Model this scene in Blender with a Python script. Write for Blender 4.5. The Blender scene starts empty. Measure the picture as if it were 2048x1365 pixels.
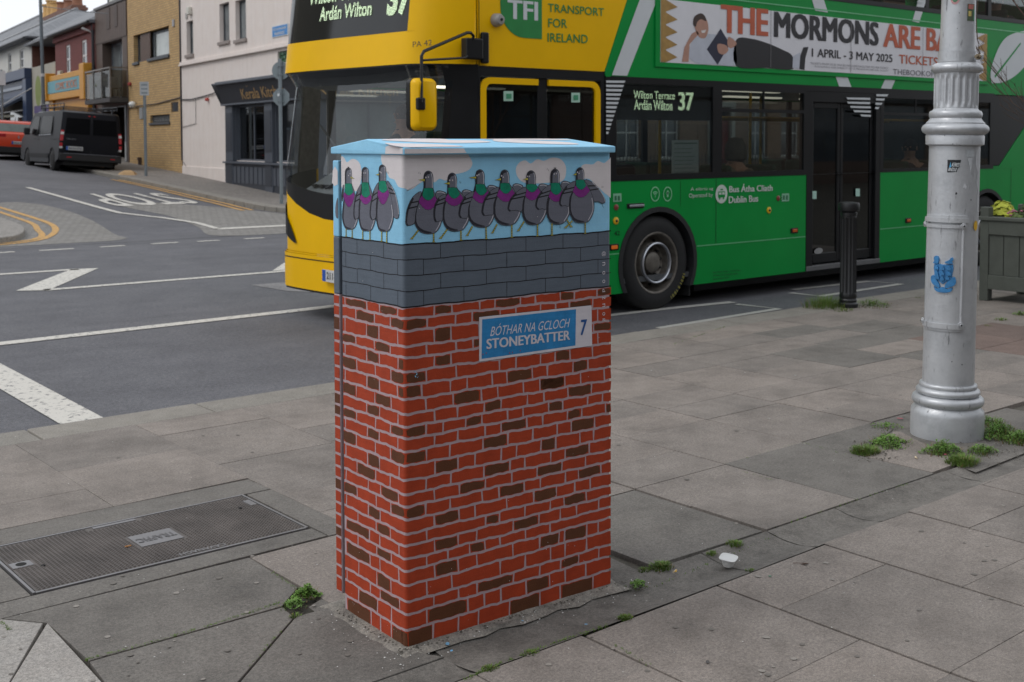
import bpy, bmesh, math, random
from mathutils import Vector, Matrix
R = math.radians
random.seed(7)
SC = bpy.context.scene
COL = SC.collection

# ------------------------------------------------------------------ camera, sky, sun, exposure
FL, PITCH, ROLL, YAW, CYP, EYE = 2354.07, .0467798, .00270969, .6910026, 391.91, 1.6
fw = Vector((math.sin(YAW)*math.cos(PITCH), math.cos(YAW)*math.cos(PITCH), -math.sin(PITCH)))
rt = Vector((math.cos(YAW), -math.sin(YAW), 0)); dn = fw.cross(rt)
cr = rt*math.cos(ROLL) + dn*math.sin(ROLL); cd = -rt*math.sin(ROLL) + dn*math.cos(ROLL)
EYEP = Vector((0, 0, EYE))
cam = bpy.data.cameras.new('camera'); camo = bpy.data.objects.new('camera', cam); COL.objects.link(camo)
camo.matrix_world = Matrix(((cr.x, -cd.x, -fw.x, 0), (cr.y, -cd.y, -fw.y, 0), (cr.z, -cd.z, -fw.z, EYE), (0, 0, 0, 1)))
cam.sensor_width = 36; cam.lens = FL/2048*36; cam.shift_y = -(682.5-CYP)/2048
cam.clip_start = .05; cam.clip_end = 2000
cam.dof.use_dof = True; cam.dof.focus_distance = 3.95; cam.dof.aperture_fstop = 7.5
SC.camera = camo
w = bpy.data.worlds.new('World'); SC.world = w; w.use_nodes = True
wn = w.node_tree.nodes; wl = w.node_tree.links
bg = wn['Background']; sky = wn.new('ShaderNodeTexSky'); sky.sky_type = 'NISHITA'; sky.sun_disc = False
SUN_EL, SUN_AZ = R(50), R(-62)     # azimuth measured from +Y towards +X
sky.sun_elevation = SUN_EL; sky.sun_rotation = SUN_AZ; sky.air_density = 1; sky.dust_density = 1; sky.ozone_density = 1.0
hs = wn.new('ShaderNodeHueSaturation'); hs.inputs['Saturation'].default_value = .18
wl.new(sky.outputs[0], hs.inputs['Color']); cl_ = wn.new('ShaderNodeMix'); cl_.data_type = 'RGBA'   # even cloud cover over the clear sky
cl_.inputs[0].default_value = .8; cl_.inputs[7].default_value = (9.2, 9.6, 10.2, 1); wl.new(hs.outputs[0], cl_.inputs[6])
wl.new(cl_.outputs[2], bg.inputs[0]); bg.inputs[1].default_value = .1
sl = bpy.data.lights.new('sun', 'SUN'); sl.energy = .85; sl.angle = R(25); sl.color = (1, .97, .93)
so = bpy.data.objects.new('sun', sl); COL.objects.link(so)
sd = Vector((math.sin(SUN_AZ)*math.cos(SUN_EL), math.cos(SUN_AZ)*math.cos(SUN_EL), math.sin(SUN_EL)))
so.rotation_euler = sd.to_track_quat('Z', 'Y').to_euler(); so.location = (0, 0, 30)
SC.view_settings.view_transform = 'Standard'; SC.view_settings.look = 'None'
SC.view_settings.exposure = .22; SC.view_settings.gamma = 1; SC.view_settings.use_curve_mapping = False

# ------------------------------------------------------------------ survey helpers: a measured sight line met with a real plane
def ray(x, y): return cr*((x-1024)/FL) + cd*((y-CYP)/FL) + fw
def G(x, y, z=0.):
    v = ray(x, y); return EYEP + v*((z-EYE)/v.z)
def PY(x, y, Y):
    v = ray(x, y); return EYEP + v*(Y/v.y)
def PX(x, y, X):
    v = ray(x, y); return EYEP + v*(X/v.x)
def PL(x, y, P, n):
    v = ray(x, y); return EYEP + v*((P-EYEP).dot(n)/v.dot(n))

# ------------------------------------------------------------------ colour and material helpers
def srgb(h):
    h = h.lstrip('#'); o = []
    for i in (0, 2, 4):
        c = int(h[i:i+2], 16)/255; o.append(c/12.92 if c <= .04045 else ((c+.055)/1.055)**2.4)
    return (*o, 1)
def newmat(name):
    m = bpy.data.materials.new(name); m.use_nodes = True
    return m, m.node_tree.nodes, m.node_tree.links, m.node_tree.nodes['Principled BSDF']
def coords(n, l, kind='Object', scale=None):
    tc = n.new('ShaderNodeTexCoord'); o = tc.outputs[kind]
    if scale:
        mp = n.new('ShaderNodeMapping'); mp.inputs['Scale'].default_value = scale; l.new(o, mp.inputs[0]); o = mp.outputs[0]
    return o
def noise(n, l, co, scale, detail=4, rough=.6):
    t = n.new('ShaderNodeTexNoise'); t.inputs['Scale'].default_value = scale
    t.inputs['Detail'].default_value = detail; t.inputs['Roughness'].default_value = rough
    l.new(co, t.inputs['Vector']); return t.outputs[0]
def ramp(n, l, f, stops):
    r = n.new('ShaderNodeValToRGB'); l.new(f, r.inputs[0]); e = r.color_ramp.elements
    while len(e) < len(stops): e.new(.5)
    for i, (p, c) in enumerate(stops): e[i].position = p; e[i].color = c
    return r.outputs[0]
def mixc(n, l, f, a, b, mode='MIX'):
    m = n.new('ShaderNodeMix'); m.data_type = 'RGBA'; m.blend_type = mode
    for k, v in ((0, f), (6, a), (7, b)):
        if hasattr(v, 'is_linked') or hasattr(v, 'links'): l.new(v, m.inputs[k])
        else: m.inputs[k].default_value = v
    return m.outputs[2]
def bump(n, l, p, h, s=.3, d=.01):
    b = n.new('ShaderNodeBump'); b.inputs['Strength'].default_value = s; b.inputs['Distance'].default_value = d
    l.new(h, b.inputs['Height']); l.new(b.outputs[0], p.inputs['Normal'])
def sc_(c, k): return (min(1, c[0]*k), min(1, c[1]*k), min(1, c[2]*k), 1)
_M = {}
def M(col, rough=.5, metal=0., var=.12, nscale=6., bmp=0., bscale=60., coat=0., spec=.5):
    """plain painted / coloured material: slight colour variation, grain and roughness variation"""
    key = (col, rough, metal, var, nscale, bmp, bscale, coat, spec)
    if key in _M: return _M[key]
    c = srgb(col) if isinstance(col, str) else (*col, 1)
    m, n, l, p = newmat('surface_%d' % len(_M))
    co = coords(n, l)
    nz = noise(n, l, co, nscale, 5)
    l.new(ramp(n, l, nz, [(.3, sc_(c, 1-var)), (.7, sc_(c, 1+var))]), p.inputs['Base Color'])
    p.inputs['Roughness'].default_value = rough; p.inputs['Metallic'].default_value = metal
    p.inputs['Coat Weight'].default_value = coat; p.inputs['Specular IOR Level'].default_value = spec
    if bmp: bump(n, l, p, noise(n, l, co, bscale, 3), bmp, .004)
    _M[key] = m; return m
def glow(col, e):
    m, n, l, p = newmat('lit_%s' % col.strip('#'))
    p.inputs['Base Color'].default_value = (0, 0, 0, 1)
    p.inputs['Emission Color'].default_value = srgb(col); p.inputs['Emission Strength'].default_value = e
    return m
def glass(name, tint, gl=.09, rough=.02, kk=.8):
    m = bpy.data.materials.new(name); m.use_nodes = True; n = m.node_tree.nodes; l = m.node_tree.links; n.clear()
    o = n.new('ShaderNodeOutputMaterial'); t = n.new('ShaderNodeBsdfTransparent'); t.inputs[0].default_value = (*tint, 1)
    g = n.new('ShaderNodeBsdfGlossy'); g.inputs['Roughness'].default_value = rough; g.inputs[0].default_value = (.9, .93, .95, 1)
    f = n.new('ShaderNodeLayerWeight'); f.inputs[0].default_value = .5      # reflectance of a thin pane, the same from both sides
    pw = n.new('ShaderNodeMath'); pw.operation = 'POWER'; pw.inputs[1].default_value = 4; l.new(f.outputs['Facing'], pw.inputs[0])
    mx = n.new('ShaderNodeMixShader'); ad = n.new('ShaderNodeMath'); ad.operation = 'MULTIPLY_ADD'; ad.inputs[1].default_value = kk; ad.inputs[2].default_value = gl
    l.new(pw.outputs[0], ad.inputs[0]); ad.use_clamp = True
    l.new(ad.outputs[0], mx.inputs[0]); l.new(t.outputs[0], mx.inputs[1]); l.new(g.outputs[0], mx.inputs[2]); l.new(mx.outputs[0], o.inputs[0])
    return m
def brickmat(name, c1, c2, mortar, bw, bh, ms=.012, axis='xz', rough=.85):
    m, n, l, p = newmat(name); co = coords(n, l)
    sx = n.new('ShaderNodeSeparateXYZ'); l.new(co, sx.inputs[0]); cb = n.new('ShaderNodeCombineXYZ')
    l.new(sx.outputs['X' if axis[0] == 'x' else 'Y'], cb.inputs[0]); l.new(sx.outputs[2], cb.inputs[1])
    b = n.new('ShaderNodeTexBrick'); l.new(cb.outputs[0], b.inputs['Vector'])
    b.inputs['Color1'].default_value = srgb(c1); b.inputs['Color2'].default_value = srgb(c2); b.inputs['Mortar'].default_value = srgb(mortar)
    b.inputs['Scale'].default_value = 1; b.inputs['Brick Width'].default_value = bw; b.inputs['Row Height'].default_value = bh
    b.inputs['Mortar Size'].default_value = ms; b.inputs['Mortar Smooth'].default_value = .2
    nz = noise(n, l, co, 1.3, 5)
    c = mixc(n, l, .5, b.outputs[0], ramp(n, l, nz, [(.3, (.45, .45, .45, 1)), (.7, (.62, .62, .62, 1))]), 'OVERLAY')
    l.new(c, p.inputs['Base Color']); p.inputs['Roughness'].default_value = rough
    bump(n, l, p, b.outputs['Fac'], -.5, .01)
    return m
def stonemat(name, c, k=.25, grain=220, rough=.85, rnd=.2, sp=.0, blotch=2.2, bm=.25):
    """stone/concrete: big stains, fine grain, pale and dark flecks, and a tone of its own for each piece"""
    m, n, l, p = newmat(name); co = coords(n, l); base = srgb(c)
    big = noise(n, l, co, blotch, 6, .65)
    c1 = ramp(n, l, big, [(.28, sc_(base, 1-k)), (.5, base), (.75, sc_(base, 1+k*.7))])
    g = noise(n, l, co, grain, 2, .7); g2 = noise(n, l, co, grain*.32, 4, .8)
    c2 = mixc(n, l, .8, c1, ramp(n, l, g, [(.3, (.3, .3, .3, 1)), (.5, (.5, .5, .5, 1)), (.72, (.68, .68, .68, 1))]), 'OVERLAY')
    c2 = mixc(n, l, .75, c2, ramp(n, l, g2, [(.33, (.30, .30, .30, 1)), (.5, (.5, .5, .5, 1)), (.68, (.70, .69, .67, 1))]), 'OVERLAY')
    g3 = noise(n, l, co, 9, 5, .7); c2 = mixc(n, l, .5, c2, ramp(n, l, g3, [(.3, (.38, .37, .36, 1)), (.6, (.56, .56, .56, 1))]), 'OVERLAY')
    oi = n.new('ShaderNodeObjectInfo'); rr = ramp(n, l, oi.outputs['Random'], [(0, (1-rnd, 1-rnd, 1-rnd, 1)), (1, (1, 1-rnd*.12, 1-rnd*.2, 1))])
    c3 = mixc(n, l, 1., c2, rr, 'MULTIPLY')
    if sp:
        v = n.new('ShaderNodeTexVoronoi'); v.inputs['Scale'].default_value = 17; l.new(co, v.inputs['Vector'])
        f = ramp(n, l, v.outputs['Distance'], [(.045, (1, 1, 1, 1)), (.065, (0, 0, 0, 1))])
        th = noise(n, l, co, 3.1, 2); f2 = ramp(n, l, th, [(.56, (0, 0, 0, 1)), (.6, (sp, sp, sp, 1))])
        f3 = mixc(n, l, 1., f, f2, 'MULTIPLY')
        c3 = mixc(n, l, f3, c3, (.5, .49, .46, 1))
    l.new(c3, p.inputs['Base Color']); p.inputs['Roughness'].default_value = rough
    bump(n, l, p, noise(n, l, co, grain*.7, 3), bm, .002)
    return m

# ------------------------------------------------------------------ geometry helpers
WM = {}
def tag(o, label=None, cat=None, group=None, kind=None):
    if label: o['label'] = label
    if cat: o['category'] = cat
    if group: o['group'] = group
    if kind: o['kind'] = kind
    return o
def thing(name, label, cat, loc=(0, 0, 0), rz=0., group=None, rot=None):
    o = bpy.data.objects.new(name, None); COL.objects.link(o); o.empty_display_size = .2
    o.location = loc; o.rotation_euler = rot or (0, 0, rz)
    WM[o.name] = Matrix.LocRotScale(Vector(loc), o.rotation_euler, None)
    return tag(o, label, cat, group)
class MB:
    def __init__(s): s.v = []; s.f = []; s.m = []
    def add(s, vs, fs, mi=0):
        b = len(s.v); s.v += [tuple(v) for v in vs]; s.f += [tuple(b+i for i in f) for f in fs]; s.m += [mi]*len(fs); return s
    def box(s, x0, x1, y0, y1, z0, z1, mi=0):
        vs = [(x, y, z) for z in (z0, z1) for y in (y0, y1) for x in (x0, x1)]
        return s.add(vs, [(0, 2, 3, 1), (4, 5, 7, 6), (0, 1, 5, 4), (2, 6, 7, 3), (0, 4, 6, 2), (1, 3, 7, 5)], mi)
    def quad(s, *p, mi=0): return s.add(p, [(0, 1, 2, 3)], mi)
    def poly(s, pts, mi=0): return s.add(pts, [tuple(range(len(pts)))], mi)
    def prism(s, pts, d, mi=0):
        """polygon (3-D points) pushed along vector d"""
        n = len(pts); d = Vector(d); a = [Vector(p) for p in pts]; b = [p+d for p in a]
        return s.add(a+b, [tuple(range(n))[::-1], tuple(range(n, 2*n))] + [(i, (i+1) % n, n+(i+1) % n, n+i) for i in range(n)], mi)
    def tube(s, pts, r, seg=8, mi=0, cap=True):
        pts = [Vector(p) for p in pts]; rr = r if isinstance(r, (list, tuple)) else [r]*len(pts); rings = []
        up = None
        for i, p in enumerate(pts):
            t = (pts[min(i+1, len(pts)-1)]-pts[max(i-1, 0)]).normalized()
            if up is None: up = Vector((0, 0, 1)) if abs(t.z) < .9 else Vector((1, 0, 0))
            a = t.cross(up).normalized(); b = a.cross(t).normalized(); up = b
            rings.append([p+(a*math.cos(2*math.pi*k/seg)+b*math.sin(2*math.pi*k/seg))*rr[i] for k in range(seg)])
        vs = [v for rg in rings for v in rg]; fs = []
        for i in range(len(pts)-1):
            for k in range(seg): fs.append((i*seg+k, i*seg+(k+1) % seg, (i+1)*seg+(k+1) % seg, (i+1)*seg+k))
        if cap: fs += [tuple(range(seg))[::-1], tuple(range((len(pts)-1)*seg, len(pts)*seg))]
        return s.add(vs, fs, mi)
    def lathe(s, prof, seg=32, c=(0, 0, 0), axis='z', mi=0, fl=None, cap=True):
        """prof: (r, h); fl(angle, h, r) -> r"""
        vs = []; c = Vector(c)
        for r, h in prof:
            for k in range(seg):
                a = 2*math.pi*k/seg; q = fl(a, h, r) if fl else r
                x, y = q*math.cos(a), q*math.sin(a)
                vs.append(c+Vector((x, y, h) if axis == 'z' else ((x, h, y) if axis == 'y' else (h, x, y))))
        fs = []
        for i in range(len(prof)-1):
            for k in range(seg): fs.append((i*seg+k, i*seg+(k+1) % seg, (i+1)*seg+(k+1) % seg, (i+1)*seg+k))
        if cap: fs += [tuple(range(seg))[::-1], tuple(range((len(prof)-1)*seg, len(prof)*seg))]
        return s.add(vs, fs, mi)
def obj(name, mb, mats, parent=None, world=True, smooth=False, bev=0., seg=2, label=None, cat=None, group=None, kind=None, fix=True):
    """one mesh object; geometry authored in world coordinates unless world=False (then in the parent's frame)"""
    me = bpy.data.meshes.new(name)
    vs = mb.v
    if parent is not None and world:
        inv = WM[parent.name].inverted(); vs = [inv @ Vector(v) for v in vs]
    me.from_pydata([tuple(v) for v in vs], [], mb.f)
    mats = mats if isinstance(mats, (list, tuple)) else [mats]
    for m in mats: me.materials.append(m)
    for p, mi in zip(me.polygons, mb.m): p.material_index = mi; p.use_smooth = smooth
    if fix:
        bm = bmesh.new(); bm.from_mesh(me); bmesh.ops.recalc_face_normals(bm, faces=bm.faces); bm.to_mesh(me); bm.free()
    o = bpy.data.objects.new(name, me); COL.objects.link(o)
    if parent is not None: o.parent = parent; WM[o.name] = WM[parent.name]
    else: WM[o.name] = Matrix()
    if bev:
        b = o.modifiers.new('bevel', 'BEVEL'); b.width = bev; b.segments = seg; b.limit_method = 'ANGLE'; b.angle_limit = R(35)
        if not smooth: b.harden_normals = False
    if smooth:
        a = me.attributes.get('sharp_edge')
        bm = bmesh.new(); bm.from_mesh(me)
        for e in bm.edges:
            if len(e.link_faces) == 2 and e.calc_face_angle(0) > R(38): e.smooth = False
        bm.to_mesh(me); bm.free()
    return tag(o, label, cat, group, kind)
def copy_tree(o, parent=None):
    c = o.copy(); COL.objects.link(c); c.parent = parent
    WM[c.name] = WM.get(o.name, Matrix())
    for ch in list(o.children): copy_tree(ch, c)
    return c
_FC = {}
def text_pts(s, bold=0., shear=0., space=1.):
    """flat outline faces of a word in unit size, as (verts2d, faces)"""
    k = (s, bold, shear, space)
    if k not in _FC:
        cu = bpy.data.curves.new('t', 'FONT'); cu.body = s; cu.offset = bold; cu.shear = shear; cu.space_character = space
        cu.resolution_u = 3
        to = bpy.data.objects.new('t', cu); me = bpy.data.meshes.new_from_object(to)
        _FC[k] = ([(v.co.x, v.co.y) for v in me.vertices], [tuple(p.vertices) for p in me.polygons])
        bpy.data.meshes.remove(me); bpy.data.objects.remove(to); bpy.data.curves.remove(cu)
    return _FC[k]
def put_text(mb, s, P0, P1, P2, bold=0., shear=0., mi=0, space=1., off=(0, 0, 0)):
    """lay a word on the parallelogram P0 (bottom left) P1 (bottom right) P2 (top left); fits width and cap height"""
    vs, fs = text_pts(s, 0., shear, space)
    if not vs: return mb
    x0 = min(v[0] for v in vs); x1 = max(v[0] for v in vs); y0 = min(v[1] for v in vs); y1 = max(v[1] for v in vs)
    P0, P1, P2, off = Vector(P0), Vector(P1), Vector(P2), Vector(off)
    k = bold if bold > 0 else 0.; n = (P1-P0).cross(P2-P0).normalized()*.00012; w_ = (x1-x0)+2*k
    for j, (dx, dy) in enumerate(((0, 0),) if not k else ((-k, -k*.3), (k, k*.3), (0, 0), (k, -k*.3), (-k, k*.3))):
        mb.add([P0+(P1-P0)*((x-x0+k+dx)/w_)+(P2-P0)*((y-y0+dy)/(y1-y0))+off+n*j for x, y in vs], fs, mi)
    return mb
def spline(pts, n=5, closed=True):
    out = []; N = len(pts); P = [Vector((*p, 0)) if len(p) == 2 else Vector(p) for p in pts]
    rng = range(N) if closed else range(N-1)
    for i in rng:
        a, b, c, d = (P[(i-1) % N], P[i], P[(i+1) % N], P[(i+2) % N]) if closed else (P[max(i-1, 0)], P[i], P[i+1], P[min(i+2, N-1)])
        for k in range(n):
            t = k/n
            out.append(.5*((2*b)+(c-a)*t+(2*a-5*b+4*c-d)*t*t+(3*b-a-3*c+d)*t*t*t))
    if not closed: out.append(P[-1])
    return [tuple(v) if len(pts[0]) == 3 else (v.x, v.y) for v in out]

# ------------------------------------------------------------------ materials shared by the setting
def asphaltmat():
    m, n, l, p = newmat('asphalt'); co = coords(n, l); base = srgb('#5b5b60')
    big = noise(n, l, co, .35, 6, .7)
    c1 = ramp(n, l, big, [(.3, sc_(base, .82)), (.7, sc_(base, 1.15))])
    g = noise(n, l, co, 130, 2, .8)
    c2 = mixc(n, l, .95, c1, ramp(n, l, g, [(.34, (.26, .26, .26, 1)), (.5, (.5, .5, .5, 1)), (.68, (.74, .73, .7, 1))]), 'OVERLAY')
    gm = noise(n, l, co, 38, 4, .85); c2 = mixc(n, l, .9, c2, ramp(n, l, gm, [(.34, (.30, .30, .30, 1)), (.5, (.5, .5, .5, 1)), (.68, (.70, .70, .68, 1))]), 'OVERLAY')
    gp = noise(n, l, co, 1.7, 6, .75); c2 = mixc(n, l, .6, c2, ramp(n, l, gp, [(.32, (.36, .36, .37, 1)), (.62, (.57, .57, .56, 1))]), 'OVERLAY')
    mp = coords(n, l, scale=(.15, 1.6, 1)); st = noise(n, l, mp, 1.2, 4)
    c3 = mixc(n, l, .5, c2, ramp(n, l, st, [(.35, (.43, .43, .43, 1)), (.65, (.56, .56, .56, 1))]), 'OVERLAY')
    l.new(c3, p.inputs['Base Color']); p.inputs['Roughness'].default_value = .82
    bump(n, l, p, g, .6, .004); return m
ASPH = asphaltmat()
SLAB = stonemat('slab_stone', '#827b75', .34, 260, rnd=.20, sp=.6)
SLABD = stonemat('slab_stone_dark', '#6c6863', .36, 240, rnd=.08, sp=.6)
SLABL = stonemat('slab_stone_pale', '#9b9792', .2, 200, rnd=.1)
SLABR = stonemat('slab_stone_red', '#6f5f58', .2, 240, rnd=.15)
CONC = stonemat('old_concrete', '#67635e', .38, 260, rnd=.05, sp=.6, blotch=4.5, bm=.5)
GRAN = stonemat('granite', '#85817a', .14, 330, rnd=.12, bm=.6)
SOIL = stonemat('joint_dirt', '#4d4941', .4, 200, rnd=0, bm=.6)
def linemat(name, c, wear=.5, sc=26):
    m, n, l, p = newmat(name); co = coords(n, l)
    a = noise(n, l, co, sc, 6, .75); b = noise(n, l, co, 210, 2)
    c1 = ramp(n, l, a, [(.5-wear*.15, srgb('#6d6c6c')), (.5-wear*.05, srgb(c)), (1, sc_(srgb(c), 1.04))])
    l.new(mixc(n, l, .5, c1, ramp(n, l, b, [(.3, (.38, .38, .38, 1)), (.6, (.55, .55, .55, 1))]), 'OVERLAY'), p.inputs['Base Color'])
    p.inputs['Roughness'].default_value = .8; return m
WHITE = linemat('road_white', '#c6c2ba', .8, 20); YELL = linemat('road_yellow', '#c79a55', .55)
WORN = linemat('road_white_worn', '#aeaca6', 1.15, 12)

RUB = M('#1b1b1c', .8, 0, .15, 20, .3, 80)
STEELB = M('#b9bcc2', .3, .8, .06)
DKT = M('#242227', .5)
# ------------------------------------------------------------------ ground
def sst(a, b, x):
    t = min(max((x-a)/(b-a), 0), 1); return t*t*(3-2*t)
def TZ(x, y):
    yy = min(y, 110)
    return -.1 + max(0, (yy-21)*.04) + .07*(13.8-min(max(x, 9), 13.8))*sst(24, 34, y)
def TP(px, py, off=0.):
    v = ray(px, py); lo, hi = 1, 200
    for _ in range(50):
        m = (lo+hi)/2; p = EYEP+v*m
        if p.z-TZ(p.x, p.y)-off > 0: lo = m
        else: hi = m
    return EYEP+v*lo
def axis(segs):
    o = []
    for a, b, st in segs:
        k = max(1, round((b-a)/st)); o += [a+(b-a)*i/k for i in range(k)]
    return o+[segs[-1][1]]
xs = axis([(-400, -20, 60), (-20, 4, 4), (4, 20, 1), (20, 60, 8), (60, 500, 80)])
ys = axis([(-300, -20, 60), (-20, 20, 5), (20, 60, 1), (60, 110, 5), (110, 700, 100)])
mb = MB(); nx = len(xs)
mb.v = [(x, y, TZ(x, y)) for y in ys for x in xs]
for j in range(len(ys)-1):
    for i in range(nx-1): mb.f.append((j*nx+i, j*nx+i+1, (j+1)*nx+i+1, (j+1)*nx+i)); mb.m.append(0)
ROAD = obj('road', mb, ASPH, kind='structure')

def drape(polys, off):
    bm = bmesh.new()
    for poly in polys:
        try: bm.faces.new([bm.verts.new((p[0], p[1], 0)) for p in poly])
        except ValueError: pass
    if any(p[1] > 21 for poly in polys for p in poly):
        for y in range(21, 62):
            g = bm.verts[:]+bm.edges[:]+bm.faces[:]; bmesh.ops.bisect_plane(bm, geom=g, plane_co=(0, y, 0), plane_no=(0, 1, 0), dist=1e-5)
        for x in range(4, 21):
            g = bm.verts[:]+bm.edges[:]+bm.faces[:]; bmesh.ops.bisect_plane(bm, geom=g, plane_co=(x, 0, 0), plane_no=(1, 0, 0), dist=1e-5)
    m = MB(); bm.verts.index_update()
    m.v = [(v.co.x, v.co.y, TZ(v.co.x, v.co.y)+off) for v in bm.verts]
    m.f = [tuple(v.index for v in f.verts) for f in bm.faces]; m.m = [0]*len(m.f); bm.free(); return m
def stripe(pts, wd):
    P = [Vector((p[0], p[1], 0)) for p in pts]; L = []; Rr = []
    for i, p in enumerate(P):
        t = (P[min(i+1, len(P)-1)]-P[max(i-1, 0)]).normalized(); q = Vector((-t.y, t.x, 0))*wd/2
        L.append(p+q); Rr.append(p-q)
    return [[L[i], L[i+1], Rr[i+1], Rr[i]] for i in range(len(P)-1)]
def mark(name, polys, m=WHITE, off=.006): return obj(name, drape(polys, off), m, ROAD, kind=None)
# white lines on the main road
mark('lane_line', stripe([(-14, 10.05), (2.95, 10.33), (6.3, 10.44), (24, 11.0)], .17))
mark('crossing_band', [[(2.36, 6.8), (2.62, 6.8), (2.70, 10.2), (2.44, 10.2)]])
mark('hatch_stroke', [[(5.43, 15.78), (5.75, 15.67), (4.45, 13.7), (4.15, 13.90)]])
mark('hatch_line', stripe([(-9, 15.6), (4.5, 15.78), (5.5, 15.72)], .16))
mark('hatch_line', stripe([(4.42, 13.76), (7.45, 13.7), (16, 13.55)], .15))
mark('hatch_stroke', [[(7.36, 13.83), (7.97, 14.63), (8.4, 14.6), (7.75, 13.78)]])
for a, b in [((4.4, 18.9), (5.63, 18.88)), ((5.99, 18.83), (6.52, 18.82)), ((6.94, 18.82), (7.35, 18.82)), ((7.8, 18.82), (8.27, 18.82)), ((8.58, 18.76), (8.97, 18.74)), ((9.43, 18.72), (9.80, 18.70)), ((10.3, 18.68), (10.7, 18.66)), ((11.2, 18.65), (11.6, 18.6))]:
    mark('dash', stripe([a, b], .13))
# side street markings
mark('stop_line', stripe([(10.05, 21.08), (11.5, 21.02), (13.0, 20.98)], .28), off=.012)
cl = [TP(*p) for p in ((55, 376), (120, 394), (180, 411), (240, 427), (328, 437), (394, 447), (437, 459))]
mark('centre_line', stripe([(p.x, p.y) for p in cl], .14), off=.012)
sp_ = MB(); put_text(sp_, 'STOP', (12.2, 28.9, 0), (10.05, 28.7, 0), (12.15, 26.25, 0), bold=.02)
bmv = [[sp_.v[i] for i in f] for f in sp_.f]
m_ = drape(bmv, .014); obj('stop_lettering', m_, WHITE, ROAD)
for k in (0, .22):
    mark('yellow_line', stripe([(12.45-k, 24.3), (12.62-k, 26.0), (12.82-k, 29.3), (13.1-k, 33.2), (13.2-k, 34.2)], .1), YELL, .012)
# bay markings beside the kerb under the bus
mark('bay_line', stripe([(7.2, 8.2), (8.68, 8.1), (9.6, 7.98)], .11), WORN)
mark('bay_line', stripe([(7.75, 7.3), (9.56, 7.36), (9.5, 7.85)], .085), WORN)
mark('bay_line', stripe([(10.66, 8.05), (10.68, 7.66), (12.3, 7.70), (12.25, 8.1), (10.9, 8.2)], .09), WORN)
# asphalt repairs and cobbled ramps
def cobble():
    m, n, l, p = newmat('cobble'); co = coords(n, l)
    b = n.new('ShaderNodeTexBrick'); mp = n.new('ShaderNodeMapping'); mp.inputs['Rotation'].default_value = (0, 0, 1.2); l.new(co, mp.inputs[0]); l.new(mp.outputs[0], b.inputs['Vector'])
    b.inputs['Color1'].default_value = srgb('#86837f'); b.inputs['Color2'].default_value = srgb('#77746f'); b.inputs['Mortar'].default_value = srgb('#5b5956')
    b.inputs['Scale'].default_value = 1; b.inputs['Brick Width'].default_value = .2; b.inputs['Row Height'].default_value = .1; b.inputs['Mortar Size'].default_value = .008
    l.new(b.outputs[0], p.inputs['Base Color']); p.inputs['Roughness'].default_value = .85; bump(n, l, p, b.outputs['Fac'], -.6, .008); return m
COB = cobble()
mark('cobbled_ramp', [spline([(10.2, 26.5), (11.3, 26.6), (12.4, 24.4), (12.9, 21.0), (11.5, 19.5), (9.4, 19.6), (9.9, 21.6), (10.3, 24)], 4)], COB, .005)
mark('cobbled_ramp', [spline([(6.0, 27), (8.3, 27.4), (8.75, 25), (8.1, 21.3), (7.7, 19.95), (5.6, 19.9), (-6, 19.9), (-6, 27)], 3)], COB, .005)
REP = stonemat('road_repair', '#7d7b7c', .2, 120, rnd=0, bm=.7)
mark('road_patch', [[(6.45, 12.65), (7.15, 12.6), (7.6, 11.5), (6.85, 11.3), (6.5, 11.85)]], REP, .004)
mark('road_patch', stripe([(-4, 19.6), (14, 19.4), (26, 19.3)], .05), M('#4c4b4b', .9), .003)

# traffic island with double yellow lines on the left
PAVE_FAR = stonemat('far_paving', '#8f8b86', .15, 60, rnd=.1)
isl = [(-14, 28), (-14, 20.27), (3.5, 20.27)]+spline([(4.6, 20.27), (5.3, 20.32), (5.85, 20.5), (6.3, 20.95), (6.62, 21.6), (6.82, 22.35), (6.92, 23.4), (6.93, 24.6)], 4, False)+[(6.9, 28)]
mb = MB(); k_ = len(isl); mb.add([(x, y, TZ(x, y)-.1) for x, y in isl]+[(x, y, TZ(x, y)+.11) for x, y in isl], [tuple(range(k_, 2*k_))]+[(i, (i+1) % k_, k_+(i+1) % k_, k_+i) for i in range(k_)])
obj('traffic_island', mb, [PAVE_FAR], bev=.02, kind='structure')
y1 = spline([(7.6, 27.2), (7.72, 25.42), (7.69, 23.67), (7.43, 22.4), (6.94, 21.3), (6.29, 20.5), (5.4, 20.14), (4.4, 20.08), (3, 20.06)], 4, False)+[(-6, 20.05)]
y2 = spline([(7.38, 27), (7.44, 25.2), (7.38, 23.6), (7.13, 22.5), (6.83, 21.35), (6.2, 20.68), (5.4, 20.30)], 4, False)
mark('yellow_line', stripe(y1, .12), YELL, .012); mark('yellow_line', stripe(y2, .11), YELL, .012)

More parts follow.
